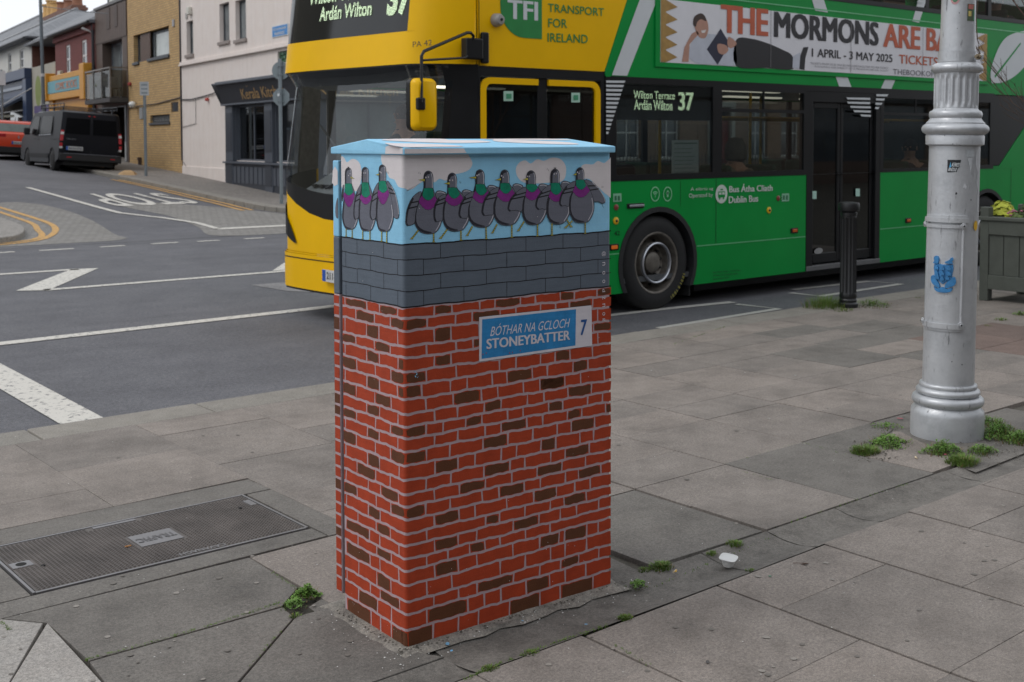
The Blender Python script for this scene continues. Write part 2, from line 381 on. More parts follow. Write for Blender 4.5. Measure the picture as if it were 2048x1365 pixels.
# pavement of the side street and the far side of the main road
def sheet(polyL, polyR, off, name, mat, side=.14):
    """strip between two matched lines following the ground, with a kerb face on the left line"""
    m = MB(); A = [Vector((x, y, TZ(x, y)+off)) for x, y in polyL]; B = [Vector((x, y, TZ(x, y)+off)) for x, y in polyR]
    for i in range(len(A)-1):
        m.quad(A[i], B[i], B[i+1], A[i+1]); m.quad(A[i], A[i+1], A[i+1]-Vector((0, 0, side+.1)), A[i]-Vector((0, 0, side+.1)))
    return obj(name, m, mat, kind='structure')
kerb = spline([(60, 22.3), (30, 22.3), (15.5, 22.35), (13.6, 22.75), (12.75, 23.7), (12.72, 25.7), (12.85, 28.1), (13.15, 32.5), (13.6, 37), (14.3, 42), (15.2, 50), (17.5, 68), (23, 110)], 4, False)
fac = spline([(60, 26.5), (30, 26.5), (17.5, 26.0), (16.2, 26.0), (15.6, 26.4), (15.5, 27.2), (15.75, 29.5), (16.2, 33), (17, 39), (17.6, 44), (18.6, 51), (21, 68), (27, 110)], 4, False)
PV2 = stonemat('far_pavement_concrete', '#75706b', .15, 40, rnd=0)
sheet(kerb, fac, .1, 'far_pavement', PV2)
kk = MB()
for i in range(len(kerb)-1):
    a = Vector((*kerb[i], 0)); b = Vector((*kerb[i+1], 0)); t = (b-a).normalized(); q = Vector((t.y, -t.x, 0))*-.0
    nrm = Vector((-t.y, t.x, 0)); inn = Vector((*fac[i], 0))-a; s_ = -1 if inn.dot(nrm) < 0 else 1
    L = (b-a).length; k = max(1, round(L/1.0))
    for j in range(k):
        p0 = a+(b-a)*(j/k)+t*.01; p1 = a+(b-a)*((j+1)/k)-t*.01; i0 = p0+nrm*s_*.28; i1 = p1+nrm*s_*.28
        z = lambda p, o: Vector((p.x, p.y, TZ(p.x, p.y)+o))
        o0 = p0-nrm*s_*.02; o1 = p1-nrm*s_*.02
        kk.add([z(o0, -.05), z(o1, -.05), z(i1, -.05), z(i0, -.05), z(o0, .115), z(o1, .115), z(i1, .118), z(i0, .118)], [(0, 1, 5, 4), (1, 2, 6, 5), (2, 3, 7, 6), (3, 0, 4, 7), (4, 5, 6, 7)])
fk = obj('far_kerb', kk, GRAN, kind='structure', bev=.012, seg=1)

# ------------------------------------------------------------------ near pavement: base, kerbstones, slabs
PAV = obj('pavement', MB().box(-40, 60, -9.4, 6.62, -.3, -.022), SOIL, kind='structure')
def kerb_in(x): return 6.44 if x < 3.9 else 6.44+min(1, (x-3.9)/2.9)*.13
def kerb_out(x): return 6.745 if x < 3.9 else 6.745+min(1, (x-3.9)/2.9)*.145
KER = tag(obj('kerb', MB().box(-40, 60, 6.45, 6.66, -.25, -.03), SOIL), kind='structure')
x = -6.95
for i in range(32):
    x0 = x+.004; x1 = x+.996; dz = random.uniform(-.002, .002)
    m = MB(); t = [(x0, kerb_in(x0)), (x1, kerb_in(x1)), (x1, kerb_out(x1)), (x0, kerb_out(x0))]
    m.prism([(a, b, -.2) for a, b in t], (0, 0, .2+dz)); obj('kerbstone', m, GRAN, KER, bev=.010, seg=2); x += 1
slabs = []
def col(x0, x1, ys, kinds=None, skew=0.):
    for i in range(len(ys)-1):
        k = (kinds or {}).get(i, 0); slabs.append(([(x0, ys[i]), (x1, ys[i]+skew), (x1, ys[i+1]+skew), (x0, ys[i+1])], k))
K0 = 6.435
# left of the cabinet, from the kerb towards the camera
col(-1.35, -.70, [5.05, 5.6, 6.1, K0]); col(-.70, -.05, [5.05, 5.4, 6.07, K0]); col(-.05, .6, [5.05, 5.75, K0]); col(.6, 1.25, [5.05, 5.39, 6.06, K0])
col(1.25, 1.90, [5.05, 5.39, 6.06, K0]); col(1.90, 2.555, [5.05, 5.76, K0], skew=.02)
col(2.555, 3.21, [4.40, 4.725, 5.38, 6.11, K0]); col(3.21, 3.84, [4.40, 4.74, 5.07, 5.41, 5.75, 6.10, K0])
# surround of the cover, slabs in front of it
slabs += [([(1.0, 4.86), (2.43, 4.84), (2.555, 4.84), (2.545, 5.045), (1.0, 5.045)], 1), ([(2.43, 4.11), (2.555, 4.11), (2.555, 4.835), (2.43, 4.835)], 1),
          ([(1.05, 4.095), (2.425, 4.115), (2.42, 4.235), (1.28, 4.235), (1.05, 4.235)], 1), ([(-.2, 4.095), (1.04, 4.095), (1.04, 5.045), (-.2, 5.045)], 1), ([(1.045, 4.24), (1.295, 4.24), (1.295, 4.85), (1.045, 4.85)], 1)]
slabs += [([(2.555, 3.72), (3.21, 3.74), (3.21, 4.395), (2.555, 4.395)], 0), ([(2.07, 3.47), (2.55, 3.5), (2.55, 4.1), (2.065, 4.09)], 0),
          ([(1.262, 3.583), (1.93, 3.583), (2.057, 3.70), (2.062, 4.088), (1.155, 4.09), (1.258, 3.96)], 1),
          ([(1.262, 3.578), (1.2425, 3.385), (1.05, 2.9), (1.29, 2.9), (1.56, 3.165), (1.915, 3.475), (1.93, 3.576)], 1),
          ([(1.294, 2.9), (2.12, 2.9), (2.058, 3.015), (2.06, 3.47), (1.921, 3.471), (1.565, 3.162)], 1),
          ([(1.258, 3.957), (1.2405, 3.387), (1.048, 2.9), (.694, 2.9), (1.0215, 3.571)], 2), ([(1.246, 3.963), (1.02, 3.575), (.6, 3.75), (.75, 4.088), (1.15, 4.088)], 2), ([(1.015, 3.565), (.69, 2.9), (.3, 2.9), (.6, 3.74)], 2),
          ([(.59, 3.76), (.74, 4.085), (-.2, 4.085), (-.4, 3.2), (.29, 2.95)], 1)]
# right of the cabinet
col(3.21, 3.835, [3.76, 4.09, 4.395], skew=0.)
slabs += [([(3.19, 3.03), (3.82, 3.01), (3.825, 3.75), (3.19, 3.75)], 1)]
col(3.845, 4.475, [3.01, 3.425, 3.76, 4.09, 4.43, 4.77, 5.11, 5.45, 5.80, 6.13, K0+.03])
col(4.480, 5.115, [3.01, 3.77, 4.10, 4.44, 4.78, 5.12, 5.46, 5.80, 6.14, K0+.06], {0: 1})
slabs += [([(5.12, 3.46), (5.72, 3.62), (5.745, 3.79), (5.12, 3.78)], 1)]
col(5.12, 5.775, [3.785, 4.12, 4.44, 4.775, 5.12, 5.46, 5.81, 6.15, K0+.09])
col(5.785, 6.42, [3.80, 4.15, 4.49, 4.80, 5.13, 5.47, 5.82, 6.17, K0+.11])
col(6.425, 7.055, [3.50, 3.82, 4.15, 4.49, 4.81, 5.15, 5.49, 5.84, 6.17, K0+.12])
col(7.06, 7.70, [3.17, 3.50, 3.83, 4.15, 4.50, 4.82, 5.18, 5.52, 5.86, 6.18, K0+.125], {5: 1, 6: 1})
col(7.705, 8.44, [3.15, 3.50, 3.83, 4.16, 4.52, 4.87, 5.20, 5.57, 5.88, 6.2, K0+.13], {4: 1, 6: 1, 8: 1})
col(8.445, 9.10, [3.1, 3.48, 3.85, 4.15, 4.6, 5.22, 5.60, 5.96, K0+.13], {4: 3, 5: 1, 3: 3, 6: 1})
col(9.105, 9.75, [3.1, 3.5, 4.15, 4.62, 5.21, 5.60, 6.0, K0+.13], {2: 3, 3: 3})
for i, x0 in enumerate([9.755, 10.41, 11.065, 11.72, 12.375, 13.03, 13.685, 14.34]):
    col(x0, x0+.645, [3.1+.07*(i % 2), 3.75, 4.3, 4.95, 5.5, 6.05-.05*(i % 2), K0+.13], {1: 3, 2: 3 if i < 3 else 0})
# small odd slabs round the lamp column
slabs += [([(5.13, 3.03), (5.40, 3.04), (5.72, 3.57), (5.70, 3.60), (5.13, 3.43)], 0), ([(6.0, 3.05), (6.7, 3.05), (6.7, 3.48), (6.42, 3.48), (6.1, 3.3)], 1)]
# in front of the channel
F1 = 2.742
col(.2, 1.05, [.9, 1.55, 2.2, F1]); col(1.055, 1.55, [1.2, 1.8, 2.3, F1]); col(1.555, 2.12, [1.5, 1.95, 2.40, F1])
col(2.125, 2.555, [1.3, 1.8, 2.12, 2.44, F1]); col(2.565, 3.215, [1.2, 1.82, 2.135, F1-.01], skew=.01)
col(3.225, 3.875, [1.15, 1.5, 1.835, 2.465, F1], skew=.01); col(3.885, 4.495, [1.2, 1.52, 1.955, 2.17, 2.765])
col(4.505, 5.11, [1.2, 1.6, 1.95, 2.25, 2.49, 2.775]); col(5.12, 5.77, [1.3, 1.7, 2.10, 2.50, 2.785]); col(5.78, 6.43, [1.3, 1.85, 2.15, 2.48, 2.785])
col(6.44, 7.09, [1.4, 2.1, 2.50, 2.785]); col(7.1, 7.75, [1.4, 2.1, 2.50, 2.785]); col(7.76, 8.4, [1.9, 2.50, 2.785])
J = .0009
for poly, k in slabs:
    c = Vector((sum(p[0] for p in poly)/len(poly), sum(p[1] for p in poly)/len(poly)))
    q = []
    for p in poly:
        v = Vector(p)-c; L = v.length; v = v*(1-J*1.4/max(L, .05)); q.append(c+v+Vector((random.uniform(-.0012, .0012), random.uniform(-.0012, .0012))))
    dz = random.uniform(-.0022, .0004); tx, ty = random.uniform(-.0012, .0012), random.uniform(-.0012, .0012)
    m = MB(); n_ = len(q); m.add([(v.x, v.y, -.05) for v in q]+[(v.x, v.y, dz+tx*(v.x-c.x)+ty*(v.y-c.y)) for v in q], [tuple(range(n_, 2*n_))]+[(i, (i+1) % n_, n_+(i+1) % n_, n_+i) for i in range(n_)])
    obj('paving_slab', m, (SLAB, SLABD, SLABL, SLABR)[k], PAV, bev=.002, seg=2)
# dished concrete channel between the two paved areas, in cast lengths
cx = [.6, 2.13, 3.43, 3.83, 4.30, 5.2, 6.3, 7.6, 9.0, 11]
for i in range(len(cx)-1):
    m = MB(); xa, xb = cx[i]+.003, cx[i+1]-.003; N = 8; rows_ = []
    for x in (xa, (2*xa+xb)/3, (xa+2*xb)/3, xb):
        fr = 2.745+.02*sst(3.2, 4.4, x); bk = 3.0 if x > 2.9 else (3.02 if x > 2.131 else 2.892)
        for k in range(N+1):
            t = k/N; rows_.append((x, fr+(bk-fr)*t, -.001-.016*math.sin(math.pi*t)+random.uniform(-.001, .001)))
    m.add(rows_, [(a*(N+1)+k, (a+1)*(N+1)+k, (a+1)*(N+1)+k+1, a*(N+1)+k+1) for a in range(3) for k in range(N)])
    obj('channel_length', m, CONC, PAV, smooth=True)
# rough screed round the cabinet foot
m = MB(); ring = []
th = R(-2.0); CC = Vector((2.059, 3.018, 0))
def CL(x, y, z=0.): return CC+Vector((x*math.cos(th)-y*math.sin(th), x*math.sin(th)+y*math.cos(th), z))
inner = [(-.0, -.0), (.87, 0), (.87, .44), (0, .44)]
def ringpts(d, z, jit):
    o = []
    for (a, b), (c_, e) in zip([(-d, -d*1.0), (.87+d*.8, -d), (.87+d*.8, .44+d), (-d, .44+d)], [(.87+d*.8, -d), (.87+d*.8, .44+d), (-d, .44+d), (-d, -d)]):
        for k in range(12):
            t = k/12; o.append(CL(a+(c_-a)*t+random.uniform(-jit, jit), b+(e-b)*t+random.uniform(-jit, jit), z+random.uniform(-.2, .2)*abs(z)))
    return o
r0 = ringpts(-.02, .009, 0); r1 = ringpts(.012, .007, .004); r2 = ringpts(.032, .0035, .012); r3 = ringpts(.055, -.006, .014); n_ = len(r0)
m.add(r0+r1+r2+r3, [(a*n_+i, a*n_+(i+1) % n_, (a+1)*n_+(i+1) % n_, (a+1)*n_+i) for a in range(3) for i in range(n_)])
obj('mortar_fillet', m, stonemat('fillet', '#7b766f', .35, 150, rnd=0, sp=.5, blotch=9, bm=1.), PAV, smooth=True)
# thin bed under the cabinet
obj('channel_bed', MB().add([(1.6, 2.70, -.0195), (3.4, 2.70, -.0195), (3.4, 3.05, -.0195), (1.6, 3.05, -.0195)], [(0, 1, 2, 3)]), CONC, PAV)
obj('cabinet_bed', MB().add([CL(-.1, -.012, -.004), CL(1.05, -.0, -.004), CL(1.1, .74, -.004), CL(.3, .7, -.004), CL(-.08, .5, -.004)], [(0, 1, 2, 3, 4)]), CONC, PAV)
obj('column_bed', MB().add([(5.3, 2.9, -.006), (6.5, 2.95, -.006), (6.5, 3.9, -.006), (5.6, 3.8, -.006)], [(0, 1, 2, 3)]), CONC, PAV)

# ------------------------------------------------------------------ cast iron cover
IRON = M('#5f5955', .55, .45, .30, 5, .2, 120)
IRONL = M('#7d7b7c', .45, .5, .1, 9)
COVP = [(1.31, 4.25), (2.405, 4.245), (2.41, 4.83), (1.31, 4.835)]
CV = thing('utility_cover', 'long studded cast iron cover set in the pavement left of the painted cabinet', 'manhole cover', (1.86, 4.54, 0))
m = MB(); m.box(1.318, 2.398, 4.262, 4.825, -.06, .0); obj('plate', m, IRON, CV)
m = MB(); m.box(1.303, 1.313, 4.25, 4.84, -.06, .002); m.box(2.403, 2.413, 4.25, 4.84, -.06, .002); m.box(1.3135, 2.4025, 4.245, 4.257, -.06, .0015); m.box(1.3135, 2.4025, 4.83, 4.842, -.06, .0015)
obj('frame', m, IRONL, CV)
m = MB()
for i in range(64):
    for j in range(33):
        x = 1.333+i*.0167; y = 4.275+j*.0167
        if 1.78 < x < 1.97 and 4.45 < y < 4.615: continue
        if (x < 1.40 and 4.53 < y < 4.60) or (x > 2.36 and 4.66 < y < 4.75) or (1.70 < x < 1.92 and y > 4.79) or (1.86 < x < 2.06 and y < 4.30): continue
        r = .0058; h = .0045
        m.add([(x-r, y-r, 0), (x+r, y-r, 0), (x+r, y+r, 0), (x-r, y+r, 0), (x-r*.5, y-r*.5, h), (x+r*.5, y-r*.5, h), (x+r*.5, y+r*.5, h), (x-r*.5, y+r*.5, h)], [(4, 5, 6, 7), (0, 1, 5, 4), (1, 2, 6, 5), (2, 3, 7, 6), (3, 0, 4, 7)])
obj('stud', m, IRON, CV, kind='stuff', fix=False)
m = MB().box(1.787, 1.963, 4.458, 4.607, 0, .003); obj('name_panel', m, IRONL, CV)
m = MB(); put_text(m, 'TRAFFIC', (1.955, 4.555, .0046), (1.797, 4.555, .0046), (1.955, 4.505, .0046), bold=.02); obj('lettering', m, M('#6b696a', .6, .4), CV)
m = MB(); put_text(m, 'CAVANAGH', (2.055, 4.292, .003), (1.865, 4.292, .003), (2.055, 4.262, .003), bold=.02); obj('lettering', m, IRONL, CV)
m = MB().box(1.72, 1.90, 4.797, 4.820, 0, .0025); obj('maker_panel', m, IRONL, CV)
m = MB().box(1.322, 1.398, 4.535, 4.598, 0, .003); obj('key_plate', m, IRONL, CV)
m = MB().lathe([(.02, .0), (.02, .0035)], 20, (1.36, 4.567, 0)); obj('key_hole', m, M('#121110', .9), CV)
m = MB().box(2.365, 2.395, 4.665, 4.745, 0, .003); obj('key_plate', m, IRONL, CV)
for q in ((2.31, 4.66, 0), (1.42, 4.5, 0)): obj('lifting_hole', MB().lathe([(.008, 0), (.008, .005)], 10, q), M('#121110', .9), CV)

MZ = [1083, 1047, 1009, 959, 923, 880, 837, 792, 747, 706, 668, 628, 583, 536, 493, 453, 411, 367, 328, 286, 249, 202, 150, 110, 58, 4]
# painted courses: vertical joints (mm along the faces, corner = 0, side face negative) and the dark painted bricks
ROWS = [([-368,-225,-147,-36,113,181,291,353,459,523,633,697,802],[(-384,-375),(-360,-231),(-140,-43),(117,178),(357,456),(636,693),(805,865)]),([-297,-178,-81,86,195,261,374,440,546,612,674,781],[(-291,-181),(-75,-3),(8,82),(265,370),(677,773)]),([-369,-229,-151,-38,112,177,288,805],[(-224,-156),(116,174)]),([-298,-180,-82,83,196,263,786],[(-386,-303),(-171,-87),(267,288),(788,865)]),([-371,-229,-150,-37,112,177,805],[(-387,-375),(-222,-156),(-32,-5),(117,173),(778,793)]),([-294,-175,-80,81,196,371,439,545,610,677,781],[(-388,-299),(-76,-5),(6,77),(614,673)]),([-372,-229,-150,-41,63,173,239,341,402,509,575,690,759],[(-223,-153),(-33,-6),(6,59),(405,505),(693,754)]),([-298,-180,-80,79,184,296,363,471,542,653,725,836],[(-384,-304),(-172,-85),(188,287),(545,649),(545,648)]),([-231,-150,-39,112,201,308,377,488,560,667,776],[(-225,-154),(311,375),(671,773)]),([-298,-176,-85,79,144,233,298,404,469,580,643,758,828],[(-384,-304),(-78,-8),(5,75),(236,293),(582,641)]),([-372,-228,-154,-41,111,201,311,376,485,554,665,730,843],[(-223,-158),(379,480),(668,722),(846,866)]),([-301,-179,-86,80,170,301,405,511,618,682,791],[(-385,-305),(-79,-3),(4,75),(305,399),(684,786)]),([-371,-229,-154,-35,112,202,270,377,441,547,612,722,786],[(-222,-155),(115,199),(550,608)]),([-298,-178,-89,78,173,305,413,476,590,655,765],[(-292,-183),(309,408),(657,761)]),([-372,-225,-148,-40,109,206,311,421,529,640,748],[(-385,-377),(-140,-43),(210,306),(531,638)]),([-298,-175,-86,76,170,297,367,473,543,655,715,821],[(-383,-301),(-82,-6),(3,70),(372,470),(717,816)]),([-370,-226,-152,108,204,268,399,515,614,698,770],[(-222,-154),(113,201),(518,613)]),([-295,-177,-90,79,311,369,476,587,649,752],[(-167,-95),(315,363),(651,745)]),([-374,-221,-156,-39,109,201,275,426,538,632,706,811],[(-368,-224),(113,196),(431,531)]),([-296,-175,-85,78,160,246,308,370,478,586],[(-171,-90),(251,304)]),([-376,-218,-156,-41,109,201,275,424,540,626,652,754,808],[(-368,-222),(114,195),(544,624),(654,749)]),([-292,-176,-89,78,174,371,477,588,653,753],[(-169,-95)]),([-371,-218,-156,-38,105,201,275,426,540,634,716,811],[(-152,-41),(281,421),(639,715)]),([-295,-173,-87,77,238,305,373,481,584,654,749],[(-289,-176),(85,231),(484,578)]),([-374,-299,-214,-155,-89,-35,101,199,281,409,540,632,783],[(-367,-220),(-81,-19),(-27,5),(7,97),(414,537),(639,779)])]

# ------------------------------------------------------------------ painted street cabinet
CW, CD, CH, CRAD = .868, .385, 1.557, .012
CAB = thing('street_cabinet', 'street cabinet painted with pigeons, grey blocks and red bricks', 'cabinet', tuple(CC), rot=(0, 0, th))
def MS(s, z, off=0.):
    """mural coordinates (along the two faces, height, paint thickness) to the cabinet's frame, round the rounded corner"""
    if s < -CRAD: return (-off, -s, z)
    if s > CRAD: return (s, -off, z)
    a = R(225)+(s/CRAD)*R(45); return (CRAD+(CRAD+off)*math.cos(a)*1.0, CRAD+(CRAD+off)*math.sin(a), z)
def paintmat(name, c, var=.07, rough=.5):
    m, n, l, p = newmat(name); co = coords(n, l); b = srgb(c)
    nz = noise(n, l, co, 14, 6, .7)
    c1 = ramp(n, l, nz, [(.3, sc_(b, 1-var)), (.7, sc_(b, 1+var))])
    st = noise(n, l, coords(n, l, scale=(2, 2, 40)), 3, 3); 
    l.new(mixc(n, l, .35, c1, ramp(n, l, st, [(.3, (.42, .42, .42, 1)), (.7, (.57, .57, .57, 1))]), 'OVERLAY'), p.inputs['Base Color'])
    p.inputs['Roughness'].default_value = rough; p.inputs['Specular IOR Level'].default_value = .25
    bump(n, l, p, noise(n, l, co, 190, 4, .7), .5, .0022); return m
P_SKY = paintmat('paint_sky', '#8fc8e6'); P_CLD = paintmat('paint_cloud', '#d9d2d3', .05); P_GRY = paintmat('paint_block', '#5d6671', .06)
P_MOR = paintmat('paint_mortar', '#ad979b', .08); P_RED = paintmat('paint_brick', '#a23d22', .15); P_BRN = paintmat('paint_dark_brick', '#5c3723', .12)
P_BLK = paintmat('paint_black', '#1d1c20'); P_PIG = paintmat('paint_pigeon', '#686a75', .06); P_PGD = paintmat('paint_pigeon_dark', '#2c2c34', .1)
P_PGW = paintmat('paint_highlight', '#c5c3ca'); P_GRN = paintmat('paint_green', '#0e7f63', .3); P_PUR = paintmat('paint_purple', '#7d2c7e', .25)
P_YEL = paintmat('paint_yellow', '#b9b04c', .1); P_BLU = paintmat('paint_sign_blue', '#2f7fb6', .2); P_WHT = paintmat('paint_white', '#cfcad0', .05); P_NAV = paintmat('paint_navy', '#26548f', .1)
P_UND = paintmat('paint_edge', '#2a2220')
def mural(name, polys, mat, off, label=None):
    """flat polygons in mural coordinates, cut along the rounded corner and laid on the faces"""
    bm = bmesh.new()
    for poly in polys:
        try: bm.faces.new([bm.verts.new((p[0], p[1], 0)) for p in poly])
        except ValueError: pass
    if any(p[0] < CRAD for q in polys for p in q) and any(p[0] > -CRAD for q in polys for p in q):
        for k in range(-3, 4):
            bmesh.ops.bisect_plane(bm, geom=bm.verts[:]+bm.edges[:]+bm.faces[:], plane_co=(CRAD*k/3, 0, 0), plane_no=(1, 0, 0), dist=1e-6)
    bm.verts.index_update(); m = MB()
    m.v = [MS(v.co.x, v.co.y, off) for v in bm.verts]; m.f = [tuple(v.index for v in f.verts) for f in bm.faces]; m.m = [0]*len(m.f); bm.free()
    return obj(name, m, mat, CAB, world=False, label=label, smooth=True, fix=False)
# body: bands of base paint, rounded near corner, side return and back
zs = [0, 1.083, 1.278, CH]; ss = [-CD, -CRAD]+[CRAD*k/4 for k in range(-3, 5)]+[CW-.012]
m = MB(); prof = [MS(s, 0)[:2] for s in ss]+[(CW-.004, .004), (CW, .012), (CW, CD)]
for i in range(3):
    for a, b in zip(prof[:-1], prof[1:]): m.quad((*a, zs[i]), (*b, zs[i]), (*b, zs[i+1]), (*a, zs[i+1]), mi=i)
    m.quad((*prof[-1], zs[i]), (*prof[0], zs[i]), (*prof[0], zs[i+1]), (*prof[-1], zs[i+1]), mi=3)
obj('body', m, [P_MOR, P_GRY, P_SKY, P_UND], CAB, world=False, smooth=True)
m = MB(); m.box(.012, CW-.012, CD+.001, .401, .05, 1.54); obj('dark_gap_frame', m, M('#171412', .7), CAB, world=False)  # inner frame coloured near black to stand for the shade in the gap
# back door: its painted edge shows at the far left
m = MB()
for i, (z0, z1) in enumerate([(.055, 1.083), (1.083, 1.278), (1.278, 1.535)]): m.box(-.004, CW+.004, .400, .438, z0, z1, mi=i)
DOOR = obj('back_door', m, [P_MOR, P_GRY, P_SKY], CAB, world=False, bev=.004)
# lid with a shallow ridge and turned-down lip
x0, x1, ya, yb_, ym = -.009, CW+.003, -.021, .442, .213
m = MB(); rz_, ez, bz = 1.6065, 1.5795, 1.557
A = [(x0, ya, bz), (x1, ya, bz), (x1, yb_, bz), (x0, yb_, bz), (x0, ya, ez), (x1, ya, ez), (x1, yb_, ez), (x0, yb_, ez), (x0+.006, ym, rz_), (x1-.02, ym, rz_)]
m.add(A, [(0, 3, 2, 1), (0, 1, 5, 4), (2, 3, 7, 6), (4, 5, 9, 8), (6, 7, 8, 9), (3, 0, 4, 8, 7), (1, 2, 6, 9, 5)])
LID = obj('lid', m, P_SKY, CAB, world=False, bev=.004, seg=3)
def lidpoly(pts, name='lid_cloud'):
    # pts: (x, y) on the front slope, y from lip (-.021) to ridge
    m = MB(); k = (rz_-ez)/(ym-ya); m.poly([(x, y, ez+(y-ya)*k+.0012) for x, y in pts]); return obj(name, m, P_CLD, LID, world=False, fix=False)
lidpoly(spline([(-.010, -.012), (.12, -.014), (.22, -.010), (.20, .03), (.14, .06), (.03, .085), (-.010, .09)], 4))
lidpoly(spline([(.03, .17), (.12, .12), (.22, .09), (.31, .085), (.42, .11), (.40, .16), (.3, .17), (.28, .208), (.1, .208)], 4))
lidpoly(spline([(.46, .12), (.6, .05), (.74, .03), (.74, .1), (.6, .16), (.5, .19)], 4)); lidpoly(spline([(.45, .2), (.62, .17), (.80, .16), (.82, .19), (.7, .207)], 4))
m = MB(); m.quad((-.007, ya-.0012, bz+.004), (.225, ya-.0012, bz+.004), (.215, ya-.0012, ez-.004), (-.007, ya-.0012, ez-.004))
m.poly([(x0-.0012, ya+.006, bz+.003), (x0-.0012, ya+.006, ez-.002), (x0-.0012, .06, ez+.0075), (x0-.0012, .085, ez+.002), (x0-.0012, .088, bz+.003)])
obj('lid_cloud', m, P_CLD, LID, world=False, fix=False)

# painted bricks, row by row, with wavering mortar lines
def wob(s, k): return .0013*math.sin(s*23+k*2.1)+.0011*math.sin(s*61+k*5.3)+.0008*math.sin(s*140+k)
red, brn, fringe = [], [], []
doorred = []
rb = random.Random(3)
def brickpoly(s0, s1, i, g=.0044, inset=0., rough=.0009):
    zt = lambda s: MZ[i]/1000-(.0065 if i == 0 else g)+wob(s, i)-inset; zb = lambda s: MZ[i+1]/1000+g+wob(s, i+1)+inset
    if i == 24: zb = lambda s: 0.0
    n = max(2, int((s1-s0)/.012)); t = [s0+(s1-s0)*k/n for k in range(n+1)]; j = lambda: rb.uniform(-rough, rough)
    lean = rb.uniform(-.0016, .0016)
    top = [(s+(lean if 0 < k < n else lean), zt(s)+j()) for k, s in enumerate(t)]; bot = [(s-lean, zb(s)+j()) for s in t[::-1]]
    if inset:   # rounded ends, brushed
        r = .004; top[0] = (top[0][0]+r*.2, top[0][1]-r); top[-1] = (top[-1][0]-r*.2, top[-1][1]-r); bot[0] = (bot[0][0]-r*.2, bot[0][1]+r); bot[-1] = (bot[-1][0]+r*.2, bot[-1][1]+r)
    return top+bot
for i, (js, bs) in enumerate(ROWS):
    e = [-.385]+[j/1000 for j in js]+[.868]
    for a, b in zip(e[:-1], e[1:]):
        ga, gb = rb.uniform(.0024, .0042), rb.uniform(.0024, .0042)
        if b-a < .012: continue
        red.append(brickpoly(a+(ga if a > -.385 else 0), b-(gb if b < .868 else 0), i))
    for a, b in bs:
        a, b = max(a/1000, -.385), min(b/1000, .867)
        if b-a > .02: brn.append(brickpoly(a+.0005, b-.0005, i, inset=.0014, rough=.0012))
    doorred.append((i, rb.random() < .3))
mural('painted_brickwork', red, P_RED, .0005)
for q in brn: mural('painted_dark_brick', [q], P_BRN, .0009)
for nm, mt, off, pick in (('painted_brickwork', P_RED, .0005, 0), ('painted_dark_brickwork', P_BRN, .0008, 1)):
    m = MB()
    for i, d in doorred:
        if MZ[i] < 65: continue
        zlo = max(MZ[i+1]/1000, .053)
        if pick and not d: continue
        m.quad((-.004-off, .402+.001*pick, zlo+.005), (-.004-off, .437-.001*pick, zlo+.004), (-.004-off, .437-.001*pick, MZ[i]/1000-.004), (-.004-off, .402+.001*pick, MZ[i]/1000-.005))
    obj(nm, m, mt, DOOR, world=False, fix=False)
# grey block wall: black joint lines
def wl_(z, k=0): return lambda s: z+.0012*math.sin(s*31+k)+.0006*math.sin(s*90+k*3)
bz = [1.278, 1.2295, 1.1805, 1.1315, 1.083]; lines = []
for k, z in enumerate(bz):
    f = wl_(z, k); t = [-.385+1.253*q/70 for q in range(71)]; h = .0012 if 0 < k < 4 else .0022
    for a, b in zip(t[:-1], t[1:]): lines.append([(a, f(a)-h), (b, f(b)-h), (b, f(b)+h), (a, f(a)+h)])
jo = [[-.285, -.118, .138, .318, .483, .645, .806], [-.36, -.2, -.035, .073, .228, .402, .567, .725]]
for k in range(4):
    for s in jo[k % 2]: lines.append([(s-.0009, bz[k+1]), (s+.0009, bz[k+1]), (s+.0009, bz[k]), (s-.0009, bz[k])])
mural('block_joints', lines, P_BLK, .0006)

# clouds
F8 = lambda x, y: fm(780+x/4.452, 300+y/4.452)
S8 = lambda x, y: sm(650+x/6.822, 300+y/6.822)
exv = Vector((math.cos(th), math.sin(th), 0)); eyv = Vector((-math.sin(th), math.cos(th), 0))
def fm(x, y):
    q = PL(x, y, CC, eyv)-CC; return (q.dot(exv), q.z)
def sm(x, y):
    q = PL(x, y, CC, exv)-CC; return (-q.dot(eyv), q.z)
TOPZ = 1.5565
def cz(p): return (max(-.385, min(p[0], .866)), min(p[1], TOPZ))
c1 = [S8(770, 60), S8(770, 150), S8(800, 230), S8(850, 320), S8(885, 385), S8(950, 410), S8(1000, 500), S8(1080, 530), S8(1110, 560)]+[F8(140, 367), F8(205, 345), F8(262, 300), F8(330, 270), F8(395, 290), F8(440, 257), F8(500, 275), F8(560, 225), F8(640, 205), F8(700, 180), F8(730, 140), F8(728, 100), F8(695, 45)]
c1 = [cz(p) for p in c1]; c1[0] = (c1[0][0], TOPZ); c1[-1] = (c1[-1][0], TOPZ)
cl1 = spline([(p[0], p[1]) for p in c1], 3, False)
cl2 = [cz(p) for p in spline([S8(*p) for p in [(215, 115), (265, 112), (300, 170), (370, 125), (440, 145), (485, 210), (500, 330), (480, 470), (435, 560), (400, 560), (300, 520), (225, 500)]], 4)]
cl3 = spline([F8(*p) for p in [(1120, 170), (1150, 115), (1205, 95), (1252, 122), (1310, 84), (1370, 98), (1440, 70), (1520, 85), (1565, 150), (1560, 240), (1520, 285), (1430, 292), (1300, 300), (1190, 290), (1135, 240)]], 4)
cl4 = [cz(p) for p in spline([F8(*p) for p in [(1700, 160), (1735, 128), (1805, 130), (1850, 100), (1905, 118), (1945, 90), (1990, 85), (1990, 412), (1930, 400), (1850, 330), (1775, 262), (1715, 250)]], 4)]
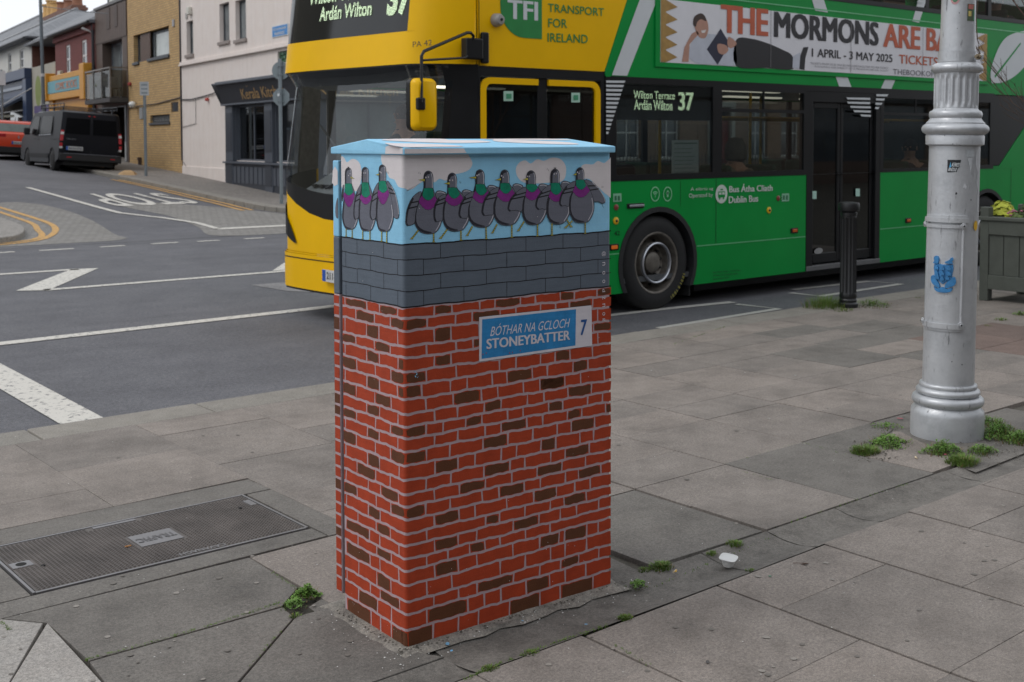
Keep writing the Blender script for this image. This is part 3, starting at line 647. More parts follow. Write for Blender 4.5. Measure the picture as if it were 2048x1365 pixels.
mural('painted_cloud', [[(p[0], min(p[1], TOPZ)) for p in cl1]], P_CLD, .0004); mural('painted_cloud', [cl2], P_CLD, .0004)
mural('painted_cloud', [cl3], P_CLD, .0004); mural('painted_cloud', [cl4], P_CLD, .0004)

# pigeons
def grow(poly, d):
    n = len(poly); o = []
    ar = sum(poly[i][0]*poly[(i+1) % n][1]-poly[(i+1) % n][0]*poly[i][1] for i in range(n)); sg = 1 if ar > 0 else -1
    for i in range(n):
        a, b = Vector(poly[i-1]), Vector(poly[(i+1) % n]); t = (b-a)
        if t.length < 1e-9: o.append(poly[i]); continue
        t.normalize(); o.append((poly[i][0]+t.y*d*sg, poly[i][1]-t.x*d*sg))
    return o
def seg_(a, b, w0, w1=None):
    a, b = Vector(a), Vector(b); t = (b-a).normalized(); q = Vector((-t.y, t.x)); w1 = w0 if w1 is None else w1
    return [tuple(a+q*w0), tuple(b+q*w1), tuple(b-q*w1), tuple(a-q*w0)]
def path_(pts, w_):
    o = []
    for a, b in zip(pts[:-1], pts[1:]):
        if (Vector(a)-Vector(b)).length > 1e-6: o.append(seg_(a, b, w_))
    return o
def scallop(a, b, c, n, d, T):
    """wavy feather edge from a over the low point c to b"""
    o = []
    for k in range(n*4+1):
        t = k/(n*4); p = [(1-t)**2*a[i]+2*t*(1-t)*(2*c[i]-(a[i]+b[i])/2)+t*t*b[i] for i in (0, 1)]
        o.append(T(p[0], p[1]+d*abs(math.sin(math.pi*n*t))))
    return o
class Lay:
    def __init__(s): s.L = []
    def __call__(s, polys, mat): s.L.append((polys if isinstance(polys[0][0], (tuple, list)) else [polys], mat))
OW = .0016
def pigeon(T, hx, hy, hw, ny, gb, pb, cx, bl, br, bb, legs, beak, eyes, wingL, wingR, hump, dep, lab, hair=False):
    """T maps sketch units to mural coordinates; the layers are painted one over another"""
    L = Lay(); h = hw/2; k = hw/80
    if hump:
        x, y = hump; hp = spline([T(*p) for p in [(x, y+20*k), (x+20*k, y-4*k), (x+60*k, y), (x+95*k, y+22*k), (x+70*k, y+80*k), (x+20*k, y+90*k)]], 3)
        L(grow(hp, OW), P_BLK); L(hp, P_PIG); L(path_(spline([T(*p) for p in [(x+14*k, y+8*k), (x+50*k, y+4*k), (x+85*k, y+20*k)]], 4, False), .001), P_PGW)
    for a, b in legs:
        L(seg_(T(*a), T(*b), .0030), P_BLK); L(seg_(T(*a), T(*b), .0019), P_YEL)
        for q in (.3, .5, .7):
            p = (a[0]+(b[0]-a[0])*q, a[1]+(b[1]-a[1])*q); L(seg_(T(p[0]-5*k, p[1]), T(p[0]+5*k, p[1]), .0007), P_BLK)
        f = [T(b[0]-13*k, b[1]+2), T(b[0], b[1]-14*k), T(b[0]+13*k, b[1]+2), T(b[0]+2, b[1]-2)]; L(grow(f, .0011), P_BLK); L(f, P_YEL)
    if wingR:
        w_ = spline([T(*p) for p in wingR], 3); L(grow(w_, OW), P_BLK); L(w_, P_PIG)
    mid = (ny+gb)/2
    body = [(hx, hy), (hx+h*.72, hy+h*.42), (hx+h, hy+h*1.5), (hx+h*1.02, ny), (cx+(br-cx)*.58, (gb+ny)/2+20*k), (br-6*k, pb+20*k), (br, (pb+bb)/2+10*k), (br-(br-cx)*.38, bb-18*k), (cx, bb), (bl+(cx-bl)*.38, bb-24*k), (bl, (pb+bb)/2), (bl+8*k, pb), (cx-(cx-bl)*.62, mid+30*k), (hx-h*1.02, ny), (hx-h, hy+h*1.5), (hx-h*.72, hy+h*.42)]
    B = spline([T(*p) for p in body], 4); L(grow(B, OW), P_BLK); L(B, P_PIG)
    # dark brushed side: crescent from crown down the left edge
    dk = [(hx, hy+2), (hx-h*.72, hy+h*.42), (hx-h, hy+h*1.5), (hx-h*1.0, ny), (cx-(cx-bl)*.62, mid+30*k), (bl+8*k, pb), (bl+1, (pb+bb)/2), (bl+(cx-bl)*.38, bb-25*k), (cx, bb-2), (cx+(br-cx)*.3, bb-12*k),
          (cx-4*k, bb-22*k), (bl+(cx-bl)*.45, bb-48*k), (bl+18*k, (pb+bb)/2), (bl+24*k, pb), (cx-(cx-bl)*.5, mid+40*k), (hx-h*.62, ny), (hx-h*.55, hy+h*1.5), (hx-h*.2, hy+h*.75), (hx+h*.5, hy+h*.5)]
    L(spline([T(*p) for p in dk], 2), P_PGD)
    hi = [(hx+h*.62, hy+h*.5), (hx+h*.84, hy+h*1.5), (hx+h*.86, ny-6)]; L(path_(spline([T(*p) for p in hi], 4, False), .0011), P_PGW)
    hi = [(br-18*k, pb+10*k), (br-8*k, (pb+bb)/2), (br-(br-cx)*.42, bb-26*k)]; L(path_(spline([T(*p) for p in hi], 4, False), .0012), P_PGW)
    # purple then green bib
    wp = (br-bl)*.36; gp = hw*.62
    pu = [T(cx-wp, gb+4)]+scallop((cx-wp, gb+8), (cx+wp, gb+8), (cx, pb), 7, 7*k, T)+[T(cx+gp, gb-40*k), T(cx-gp, gb-40*k)]
    L(grow(pu, .0010), P_BLK); L(pu, P_PUR)
    ge = [T(hx-h*.98, ny), T(hx, ny-5*k), T(hx+h*.98, ny)]+scallop((cx+gp, gb-38*k), (cx-gp, gb-38*k), (cx, gb), 6, 7*k, T)
    L(grow(ge, .0010), P_BLK); L(ge, P_GRN)
    if wingL:
        w_ = spline([T(*p) for p in wingL], 3); L(grow(w_, OW), P_BLK); L(w_, P_PIG)
        n_ = len(wingL); q = [wingL[j] for j in range(1, n_//2+1)]; L(path_(spline([T(p[0]+6*k, p[1]+4*k) for p in q], 4, False), .0032), P_PGD)
        lp = lambda p, q_, t: (p[0]+(q_[0]-p[0])*t, p[1]+(q_[1]-p[1])*t)
        for t, u in ((.45, .0), (.95, .45)): L(seg_(T(*lp(wingL[1], wingL[2], t)), T(*lp(wingL[-1], wingL[-2], u)), .0021), P_BLK)
    if wingR:
        L(path_(spline([T(*p) for p in wingR[1:5]], 4, False), .0011), P_PGW)
        lp = lambda p, q_, t: (p[0]+(q_[0]-p[0])*t, p[1]+(q_[1]-p[1])*t)
        for t, u in ((.5, .75), (.95, .25)): L(seg_(T(*lp(wingR[1], wingR[2], t)), T(*lp(wingR[0], wingR[-1], 1-u*.7)), .0021), P_BLK)
    bt, base = beak; bp = [T(*bt), T(base[0], base[1]-10*k), T(base[0]+2, base[1]+9*k)]
    L(grow(bp, .0012), P_BLK); L(bp, P_YEL)
    for ex_, ey_ in eyes:
        for r_, m_ in ((.0036, P_BLK), (.0028, P_WHT), (.0009, P_BLK)):
            c = T(ex_, ey_); L([(c[0]+r_*math.cos(a*.7854), c[1]+r_*math.sin(a*.7854)) for a in range(8)], m_)
    if hair:
        for d in (-9, 0, 9): L(seg_(T(hx, hy+2), T(hx+d*k, hy-16*k), .0008), P_BLK)
    # one object per pigeon; each layer a hair thicker than the one below
    bm_, mats, off = MB(), [], dep
    for polys, mt in L.L:
        if mt not in mats: mats.append(mt)
        for p in polys: bm_.add([MS(q[0], q[1], off) for q in p], [tuple(range(len(p)))], mats.index(mt))
        off += .000008
    obj('painted_pigeon', bm_, mats, CAB, world=False, fix=False, label=lab)
FB = [
 (340, 190, 82, 345, 445, 530, 338, 215, 455, 748, [((388, 742), (388, 822)), ((255, 712), (190, 795))], ((252, 268), (306, 270)), [(318, 247), (340, 243)], [(275, 372), (200, 425), (152, 530), (137, 640), (152, 672), (200, 664), (218, 640), (225, 560), (252, 460)], None, (405, 372), 0),
 (552, 208, 80, 340, 428, 495, 570, 465, 700, 725, [((630, 715), (630, 806)), ((512, 702), (448, 790))], ((478, 300), (528, 300)), [(530, 272), (555, 272)], [(490, 395), (430, 430), (395, 500), (388, 590), (402, 638), (440, 632), (465, 625), (468, 520), (490, 430)], None, (640, 362), 0),
 (798, 178, 78, 310, 400, 470, 812, 690, 925, 690, [((852, 690), (855, 795)), ((732, 680), (685, 765))], ((702, 247), (762, 248)), [(772, 229), (788, 222)], [(740, 372), (665, 415), (625, 490), (610, 570), (625, 602), (668, 608), (690, 595), (695, 510), (730, 420)], None, (865, 322), 0),
 (1018, 180, 78, 300, 385, 458, 1028, 918, 1155, 672, [((1082, 665), (1082, 780)), ((950, 662), (908, 742))], ((932, 270), (982, 262)), [(990, 232), (1005, 244)], [(960, 332), (885, 375), (835, 450), (815, 545), (830, 582), (885, 578), (915, 570), (918, 480), (955, 380)], None, (1090, 308), 0),
 (1252, 187, 80, 310, 372, 445, 1260, 1172, 1385, 667, [((1310, 655), (1310, 768)), ((1190, 638), (1138, 722))], ((1180, 262), (1222, 262)), [(1222, 237), (1238, 237)], [(1200, 332), (1115, 385), (1065, 445), (1045, 520), (1062, 542), (1120, 536), (1168, 545), (1178, 460), (1205, 380)], None, (1318, 310), 0),
 (1465, 172, 76, 298, 395, 458, 1475, 1390, 1592, 662, [((1438, 655), (1438, 762)), ((1568, 618), (1610, 688))], ((1472, 252), (1472, 232)), [(1457, 215), (1477, 212)], [(1420, 312), (1345, 370), (1305, 430), (1292, 500), (1315, 528), (1355, 522), (1383, 532), (1392, 450), (1422, 365)], None, (1520, 285), 1),
 (1687, 160, 70, 270, 350, 420, 1695, 1590, 1808, 648, [((1733, 640), (1733, 746)), ((1618, 632), (1556, 695))], ((1622, 222), (1652, 218)), [(1663, 200), (1678, 210)], [(1640, 280), (1565, 325), (1520, 395), (1503, 470), (1518, 498), (1555, 494), (1585, 500), (1595, 420), (1635, 335)], [(1728, 270), (1795, 290), (1855, 350), (1898, 420), (1910, 462), (1885, 476), (1850, 458), (1812, 456), (1782, 380)], None, 0)]
LABF = ['leftmost pigeon of the long row, big head bent low and leg kicked out', 'second pigeon of the long row, sunk lowest of all', 'third pigeon of the long row, beak stretched left', 'fourth pigeon of the long row', 'fifth pigeon of the long row, in front of the cloud', 'sixth pigeon of the long row, facing forward with a tuft on its head', 'rightmost pigeon of the long row with its right wing spread']
for i, q in enumerate(FB[::-1]):
    k = 6-i; pigeon(F8, q[0], q[1], q[2], q[3], q[4], q[5], q[6], q[7], q[8], q[9], q[10], q[11], q[12], q[13], q[14], q[15], .0008+.0004*k, LABF[k], q[16] == 1)
SB = [
 (322, 248, 90, 465, 615, 775, 330, 238, 452, 1085, [((290, 1080), (290, 1180)), ((373, 1080), (373, 1195))], ((408, 398), (352, 376)), [(325, 352), (345, 328)], [(262, 480), (240, 530), (232, 640), (236, 700), (250, 640)], None, None, 1, 'tufted pigeon leftmost of the three on the side, looking right'),
 (552, 240, 90, 450, 645, 740, 562, 462, 692, 1105, [((518, 1100), (518, 1215)), ((617, 1095), (617, 1230))], ((550, 402), (550, 352)), [(537, 318), (562, 315)], [(500, 470), (440, 570), (405, 720), (395, 880), (410, 942), (445, 935), (462, 900), (465, 760), (485, 600)], None, None, 0, 'middle pigeon of the three on the side, facing forward'),
 (788, 208, 90, 430, 580, 740, 800, 702, 935, 1110, [((778, 1105), (778, 1250)), ((847, 1100), (847, 1264))], ((698, 342), (742, 338)), [(757, 300), (773, 312)], [(735, 450), (670, 560), (632, 720), (618, 880), (640, 945), (680, 945), (700, 900), (702, 760), (725, 580)], [(850, 425), (915, 500), (965, 610), (1000, 760), (1012, 880), (995, 932), (945, 912), (930, 800), (895, 620)], None, 0, 'right pigeon of the three on the side, looking left, wing hanging')]
for i, q in enumerate(SB):
    k_ = i; pigeon(S8, *q[:16], .0008+.0005*i, q[17], q[16] == 1)
# movement ticks and the wing on the door edge
ticks = []
for x, y in ((258, 205), (270, 212), (622, 285), (630, 292), (1400, 172), (1412, 182), (1888, 330), (1898, 332), (1893, 500), (1903, 512), (1512, 688), (1522, 692)): ticks.append(seg_(F8(x, y-7), F8(x-3, y+7), .0006))
for x, y in ((853, 308), (868, 315)): ticks.append(seg_(S8(x, y-14), S8(x+3, y+14), .0006))
for q in ticks: mural('painted_tick', [q], P_BLK, .0007)
wpts = spline([S8(*p) for p in [(200, 665), (175, 700), (160, 800), (165, 900), (185, 930), (200, 915), (208, 850)]], 3)
for nm, mt, off, g_ in (('painted_wing', P_BLK, .0006, .0015), ('painted_wing', P_PIG, .0010, 0)):
    m = MB(); m.poly([(-.004-off, min(max(-p[0]+.0, .402), .437), p[1]) for p in grow(wpts, g_)]); obj(nm, m, mt, DOOR, world=False, fix=False)
m = MB(); m.poly([(-.0046, y, z) for y, z in [(.402, 1.50), (.42, 1.515), (.436, 1.50), (.437, 1.48), (.442, 1.46), (.425, 1.448), (.402, 1.455)]]); obj('painted_cloud', m, P_CLD, DOOR, world=False, fix=False)

# painted street name sign
A8 = lambda x, y: fm(800+x/4.763, 570+y/4.763)
sg = [A8(752, 733), A8(1828, 580), A8(1822, 195), A8(752, 308)]
mural('painted_sign', [grow(sg, .0012)], P_BLK, .0011); mural('painted_sign', [sg], P_WHT, .0014)
sb = [A8(774, 706), A8(1668, 578), A8(1674, 232), A8(780, 330)]; mural('painted_sign', [sb], P_BLU, .0017)
def sgtext(s, p0, p1, p2, mat, off, **k):
    m = MB(); put_text(m, s, MS(*p0, off), MS(*p1, off), MS(*p2, off), **k); obj('sign_lettering', m, mat, CAB, world=False, fix=False)
sgtext('BÓTHAR NA GCLOCH', A8(856, 490), A8(1600, 405), A8(880, 375), P_WHT, .0020, shear=0)
sgtext('STONEYBATTER', A8(820, 612), A8(1616, 522), A8(820, 518), P_WHT, .0020, bold=.03)
sgtext('7', A8(1712, 480), A8(1768, 474), A8(1722, 335), P_NAV, .0020, bold=.03)
# handle written downwards beside the sign
m = MB(); yy = [508, 528, 546, 563, 581, 596, 611, 628, 640]
for ch, y in zip('@noodznog', yy):
    w_ = .012 if ch != '@' else .017; h_ = .013 if ch != '@' else .019
    x_, z_ = fm(1207, y); o = .0017
    put_text(m, ch, MS(x_-h_/2, z_+w_/2, o), MS(x_-h_/2, z_-w_/2, o), MS(x_+h_/2, z_+w_/2, o), bold=-.012 if ch != '@' else 0)
obj('painted_handle', m, P_WHT, CAB, world=False, fix=False)
# chips in the paint
m = MB(); rc = random.Random(11)
for cx_, cz_, n_ in [(A8(160, 860)[0], A8(160, 860)[1], 9)]:
    for _ in range(n_):
        x, z, r = cx_+rc.uniform(-.008, .006), cz_+rc.uniform(-.01, .012), rc.uniform(.0008, .0028); m.poly([MS(x+r*math.cos(a*1.05)*rc.uniform(.5, 1.2), z+r*math.sin(a*1.05)*rc.uniform(.5, 1.2), .0019) for a in range(6)])
obj('paint_chip', m, P_SKY, CAB, world=False, fix=False)
m = MB()
for x, y in ((840, 612), (818, 650), (787, 662), (1040, 648), (1066, 644), (1142, 627)):
    c = A8(x, y); r = .003; m.poly([MS(c[0]+r*.6*math.cos(a*1.05)+.3*r*math.sin(a), c[1]+r*math.sin(a*1.05), .0023) for a in range(6)])
obj('paint_chip', m, P_RED, CAB, world=False, fix=False)
m = MB()
for _ in range(46):
    s = rc.choice([rc.uniform(.02, .86), rc.uniform(-.37, -.02)]); z = rc.uniform(.0, .22)**1 if rc.random() < .6 else rc.uniform(.2, 1.5); r = rc.uniform(.0007, .0018)
    m.poly([MS(s+r*math.cos(a*1.25)*rc.uniform(.6, 1.3), z+r*math.sin(a*1.25)*rc.uniform(.6, 1.3), .0031) for a in range(5)])
obj('paint_chip', m, P_CLD, CAB, world=False, fix=False)

# ------------------------------------------------------------------ side street buildings (frame: x along the street away from us, y out over the pavement, z up)
FP = Vector((15.27, 31.28, 0)); FA_ = math.atan2(math.cos(.12695), math.sin(.12695))
FX = Vector((math.cos(FA_), math.sin(FA_), 0)); FN = Vector((-math.sin(FA_), math.cos(FA_), 0))
def bld(name, label, a): return thing(name, label, 'building', tuple(FP+FX*a), rz=FA_)
def wall(x0, x1, z0, z1, holes, depth=8., y=0., rec=.16, m=None, top=True):
    """front wall with real openings (x0, x1, z0, z1) and their reveals, plus side and back faces"""
    mb = m or MB(); xs_ = sorted({x0, x1, *[min(max(v, x0), x1) for h in holes for v in h[:2]]}); zz = sorted({z0, z1, *[v for h in holes for v in h[2:4]]})
    for a, b in zip(xs_[:-1], xs_[1:]):
        for c, d in zip(zz[:-1], zz[1:]):
            mx, mz = (a+b)/2, (c+d)/2
            if any(h[0] < mx < h[1] and h[2] < mz < h[3] for h in holes): continue
            mb.quad((a, y, c), (b, y, c), (b, y, d), (a, y, d))
    for h in holes:
        a, b, c, d = h[:4]; r_ = y-rec
        mb.quad((a, y, c), (a, y, d), (a, r_, d), (a, r_, c)); mb.quad((b, y, c), (b, y, d), (b, r_, d), (b, r_, c)); mb.quad((a, y, d), (b, y, d), (b, r_, d), (a, r_, d)); mb.quad((a, y, c), (b, y, c), (b, r_, c), (a, r_, c))
    mb.quad((x0, y, z0), (x0, y, z1), (x0, y-depth, z1), (x0, y-depth, z0)); mb.quad((x1, y, z0), (x1, y, z1), (x1, y-depth, z1), (x1, y-depth, z0)); mb.quad((x0, y-depth, z0), (x1, y-depth, z0), (x1, y-depth, z1), (x0, y-depth, z1))
    if top: mb.quad((x0, y, z1), (x1, y, z1), (x1, y-depth, z1), (x0, y-depth, z1))
    return mb
def L_(name, mb, mat, par, **k): return obj(name, mb, mat, par, world=False, **k)
WGL = M('#4a5055', .06, 0, .3, 1.2); WGL2 = M('#767c7e', .08, 0, .35, 1.5); DGR = M('#43474d', .5, 0, .06); ROOM = M('#16171a', .9)
FRW = M('#c9c9c9', .5, 0, .04); CUR = M('#8d8a82', .9, 0, .2, 9)
def window(par, x0, x1, z0, z1, y=0., fr=FRW, gl=WGL, fw_=.05, mull=(), trans=(), rec=.11, sill=None, curtain=0.):
    yy = y-rec; m = MB()
    m.box(x0, x0+fw_, yy-.05, yy, z0, z1).box(x1-fw_, x1, yy-.05, yy, z0, z1).box(x0+fw_, x1-fw_, yy-.05, yy, z1-fw_, z1).box(x0+fw_, x1-fw_, yy-.05, yy, z0, z0+fw_)
    for q in mull: m.box(x0+(x1-x0)*q-fw_/2, x0+(x1-x0)*q+fw_/2, yy-.048, yy-.002, z0+fw_, z1-fw_)
    for q in trans: m.box(x0+fw_, x1-fw_, yy-.046, yy-.004, z0+(z1-z0)*q-fw_/2, z0+(z1-z0)*q+fw_/2)
    w_ = L_('window', m, fr, par); L_('pane', MB().box(x0+fw_*.5, x1-fw_*.5, yy-.03, yy-.025, z0+fw_*.5, z1-fw_*.5), gl, w_)
    if sill: L_('sill', MB().box(x0-.07, x1+.07, y-rec, y+.06, z0-.10, z0-.003), sill, w_, bev=.01)
    return w_
PINK = stonemat('pink_render', '#b3a7a1', .10, 60, rnd=0, blotch=.9, bm=.35)
def streaks(name, c):
    m, n, l, p = newmat(name); co = coords(n, l); b = srgb(c)
    nz = noise(n, l, coords(n, l, scale=(3.5, 3.5, .35)), 1.6, 6, .7); g = noise(n, l, co, 3, 5, .6)
    c1 = ramp(n, l, nz, [(.30, sc_(b, .93)), (.5, b), (.8, sc_(b, 1.03))]); c2 = mixc(n, l, .5, c1, ramp(n, l, g, [(.3, (.42, .41, .40, 1)), (.7, (.55, .55, .55, 1))]), 'OVERLAY')
    l.new(c2, p.inputs['Base Color']); p.inputs['Roughness'].default_value = .9; bump(n, l, p, noise(n, l, co, 50, 4), .35, .006); return m
PINK = streaks('pink_render', '#ddd3cd')
# --- pink corner building with the dark shopfront
P1 = bld('corner_building', 'pale pink rendered corner building with dark grey restaurant shopfront', 0.)
H1 = [(3.05, 3.72, 4.30, 5.33), (-.30, .55, 4.47, 5.56), (-1.68, -.83, 4.43, 5.52), (-4.85, -4.0, 3.60, 3.90), (-3.2, -.72, 1.06, 2.68), (-5.3, -3.82, 1.06, 2.68), (3.05, 3.72, 6.7, 7.8), (-.3, .55, 6.8, 7.9), (-1.68, -.83, 6.8, 7.9), (-4.9, -4.1, 6.8, 7.9)]
L_('wall', wall(-5.75, 4.31, -.2, 8.6, H1, 9.), PINK, P1)
for h, t in zip(H1[:3], (0, 0, 0)): window(P1, *h, fr=DGR, gl=WGL2, fw_=.06, mull=(.42,) if h[0] > 2 else (), trans=() , rec=.12, sill=M('#8f8580', .8))
for h in H1[6:]: window(P1, *h, fr=DGR, gl=WGL2, rec=.12)
L_('string_course', MB().box(-5.75, 4.36, .0, .09, 3.975, 4.03).box(-5.75, 4.34, .0, .06, 4.032, 4.10), PINK, P1, bev=.01)
L_('plinth', MB().box(.02, 4.31, .0, .03, .2, .82), PINK, P1, bev=.01)
SHOP = M('#363a42', .45, 0, .08, 3); SHOP2 = M('#2b2d33', .45, 0, .08, 3); SHL = M('#4a4f58', .45, 0, .06, 3)
# shopfront: fascia, cornice, pilasters, panelled stall riser, windows
def shopfront(par, x0, x1, zb, fa0, fa1, wins, pil, y=.0, zt=.2, text=True):
    L_('fascia', MB().prism([(x0, y+.16, fa0), (x0, y+.30, fa1), (x0, y, fa1), (x0, y, fa0)], (x1-x0, 0, 0)), SHOP2, par)
    L_('cornice', MB().box(x0-.05, x1+.05, y+.001, y+.40, fa1, fa1+.05).box(x0-.02, x1+.02, y+.001, y+.34, fa1+.051, fa1+.09), SHL, par, bev=.01)
    L_('fascia_moulding', MB().box(x0, x1, y+.001, y+.19, fa0-.05, fa0-.002), SHL, par, bev=.008)
    for a, b in pil:
        p_ = L_('pilaster', MB().box(a, b, y+.001, y+.10, zt, fa0-.052), SHL, par, bev=.006); L_('pilaster_panel', MB().box(a+.06, b-.06, y+.101, y+.112, zt+1.1, fa0-.25).box(a+.06, b-.06, y+.101, y+.112, zt+.2, zt+.85), SHOP, p_, bev=.004)
    L_('stall_riser', MB().box(x0, x1, y+.001, y+.07, zt, zb-.05), SHOP, par); L_('window_sill', MB().box(x0-.02, x1, y+.001, y+.15, zb-.05, zb), SHL, par, bev=.006)
    for a, b, mul in wins: L_('window_jamb', MB().box(a-.01, a+.025, y-.17, y+.015, zb, fa0-.055).box(b-.025, b+.01, y-.17, y+.015, zb, fa0-.055).box(a, b, y-.17, y+.01, zb-.02, zb+.015), SHL, par)
    n_ = int((x1-x0)/.32)
    for k in range(n_):
        a = x0+(x1-x0)*(k+.12)/n_; b = x0+(x1-x0)*(k+.88)/n_
        L_('riser_panel', MB().box(a, b, y+.0701, y+.085, zt+.22, zb-.13), SHL, par, bev=.004)
    for a, b, mul in wins:
        w_ = window(par, a, b, zb+.02, fa0-.06, y=y+.02, fr=SHL, gl=glass('shop_glass', (.5, .5, .5), .10), fw_=.06, mull=mul, rec=.10)
shopfront(P1, -5.72, .02, 1.03, 2.66, 3.19, [(-3.2, -.75, (.5,)), (-5.3, -3.84, ())], [(-.72, -.12), (-3.80, -3.24), (-5.72, -5.32)], zt=.22)
L_('fascia_end', MB().prism([(.021, .001, 2.64), (.33, .001, 3.22), (.33, .34, 3.22), (.021, .17, 2.64)], (-.0, -.0, .03)), SHOP2, P1)
L_('shop_interior', MB().box(-5.6, -.3, -3.0, -2.9, .3, 2.8).box(-5.6, -.3, -2.9, -.3, .25, .3).box(-5.6, -.3, -2.9, -.15, 2.75, 2.8), ROOM, P1)
m = MB()
for k in range(26): m.box(-2.6, -1.1, -.5, -.48, 1.1+k*.06, 1.14+k*.06)
L_('shop_shutter', m, M('#3b2f2b', .6), P1, kind='stuff'); L_('shop_curtain', MB().box(-1.25, -.85, -.42, -.40, 1.06, 2.66).box(-2.0, -1.96, -.46, -.42, 1.06, 2.66), M('#908c80', .8), P1)
L_('shop_curtain', MB().box(-4.3, -3.95, -.6, -.58, 1.1, 2.5), M('#6d6a2c', .7), P1)
GLD = M('#a8885a', .45, .2, .1)
def ftext(par, s, x0, x1, z0, z1, mat, y=.20, slope=.0, **k):
    m = MB(); put_text(m, s, (x0, y, z0), (x1, y, z0), (x0, y+slope, z1), **k); return L_('sign_lettering', m, mat, par, fix=False)
# text reads from the street: right hand of the reader is -x here
m = MB(); f_y = lambda z: .16+.14*(z-2.66)/.53+.006
put_text(m, 'Kerala Kitchen', (-1.85, f_y(2.74), 2.74), (-5.0, f_y(2.74), 2.74), (-1.85, f_y(3.02), 3.02), bold=.01); L_('sign_lettering', m, GLD, P1, fix=False)
m = MB()
for k in range(5):
    a = R(20+k*35); c = Vector((-2.45, f_y(3.06), 3.06)); t = Vector((math.cos(a), 0, math.sin(a)))
    m.poly([c, c+t*.09+Vector((-.02, 0, .02)), c+t*.15, c+t*.09+Vector((.03, 0, -.01))])
L_('sign_flower', m, GLD, P1, fix=False)
L_('alarm_light', MB().box(1.58, 1.73, .0, .10, 2.80, 2.90), M('#b1443a', .4), P1, bev=.03); L_('alarm_box', MB().box(3.1, 3.35, .0, .12, 5.50, 5.75), M('#c9c6bc', .5), P1, bev=.03); L_('vent_cover', MB().box(3.55, 3.72, .0, .03, 5.42, 5.60), M('#9a9692', .6), P1)
L_('street_sign', MB().box(-4.78, -3.68, .0, .02, 4.28, 4.57), M('#c3c9cf', .5), P1); L_('sign_field', MB().box(-4.74, -3.71, .021, .024, 4.30, 4.55), M('#3f86c6', .5), P1)
ftext(P1, 'PLÁS AN MHAINÉIR', -3.76, -4.69, 4.445, 4.52, FRW, .026, bold=.02); ftext(P1, 'MANOR PLACE', -3.88, -4.56, 4.325, 4.40, FRW, .026, bold=.03)
tm, tn, tl, tp = newmat('green_tiles'); b_ = tn.new('ShaderNodeTexChecker'); tl.new(coords(tn, tl), b_.inputs[0]); b_.inputs[1].default_value = srgb('#24402f'); b_.inputs[2].default_value = srgb('#5c7a5e'); b_.inputs[3].default_value = 11; tl.new(b_.outputs[0], tp.inputs[0]); tp.inputs['Roughness'].default_value = .2
for i in range(6):
    for j in range(3): L_('glass_block', MB().box(-4.83+i*.14, -4.71+i*.14, -.12, -.04, 3.61+j*.097, 3.695+j*.097), M(('#2f5a3c', '#5c7d63', '#254a33')[(i*2+j) % 3], .15), P1, bev=.008, seg=1)
def cable(par, pts, r=.012, name='cable'): return L_(name, MB().tube(pts, r, 5), M('#39363a', .7), par)
cable(P1, [(4.3, .03, 2.93), (3.2, .04, 2.90), (2.2, .03, 2.95), (1.2, .04, 3.0), (.3, .05, 3.08)], .018); cable(P1, [(2.85, .02, 2.93), (2.85, .02, 2.15), (4.3, .02, 2.05)], .008); cable(P1, [(4.2, .02, .95), (3.6, .02, .65), (2.9, .02, .5), (2.9, .02, .65)], .010)
cable(P1, [(4.33, .02, 1), (4.33, .02, 8.5)], .03, 'downpipe')
# main street front of the same building, seen through the bus
P1b = thing('corner_building_front', 'main street front of the pink corner building behind the bus', 'building', tuple(FP+FX*-5.96), rz=math.pi-.12695)
# frame here: x runs back along -X world, so use negative x going right
H1b = [(-2.9, -.5, 1.0, 2.58), (-5.6, -3.3, 1.0, 2.58), (-2.2, -1.2, 4.5, 5.7), (-4.8, -3.8, 4.5, 5.7), (-7.0, -6.1, .1, 2.4)]
mm_ = wall(-9.0, 0, -.2, 8.6, H1b, .19)
L_('wall', mm_, PINK, P1b)
for h in H1b[:4]: window(P1b, *h, fr=SHL if h[2] < 2 else DGR, gl=WGL2, mull=(.5,), rec=.12)
L_('door', MB().box(-7.0, -6.1, -.14, -.09, .1, 2.4), M('#5b8fb0', .4), P1b)
L_('fascia', MB().box(-6.0, -.05, .001, .2, 2.62, 3.25), SHOP2, P1b); L_('pilaster', MB().box(-.45, -.02, .001, .1, 0, 2.69), SHL, P1b); L_('stall_riser', MB().box(-5.7, -.46, .001, .08, .0, 1.0), SHOP, P1b)
for a, b in ((-6.0, -5.62), (-3.28, -2.92), (-8.8, -7.05)): L_('pilaster', MB().box(a, b, .001, .09, 0, 2.69), SHL, P1b)
m = MB(); put_text(m, 'Kerala Kitchen', (-.22, .206, 2.74), (-2.36, .206, 2.74), (-.22, .206, 2.97), bold=.01); L_('sign_lettering', m, GLD, P1b, fix=False)
for o in list(P1b.children):          # the two fronts are one building
    o.parent = P1; o.matrix_parent_inverse = WM[P1.name].inverted() @ WM[P1b.name]
bpy.data.objects.remove(P1b)

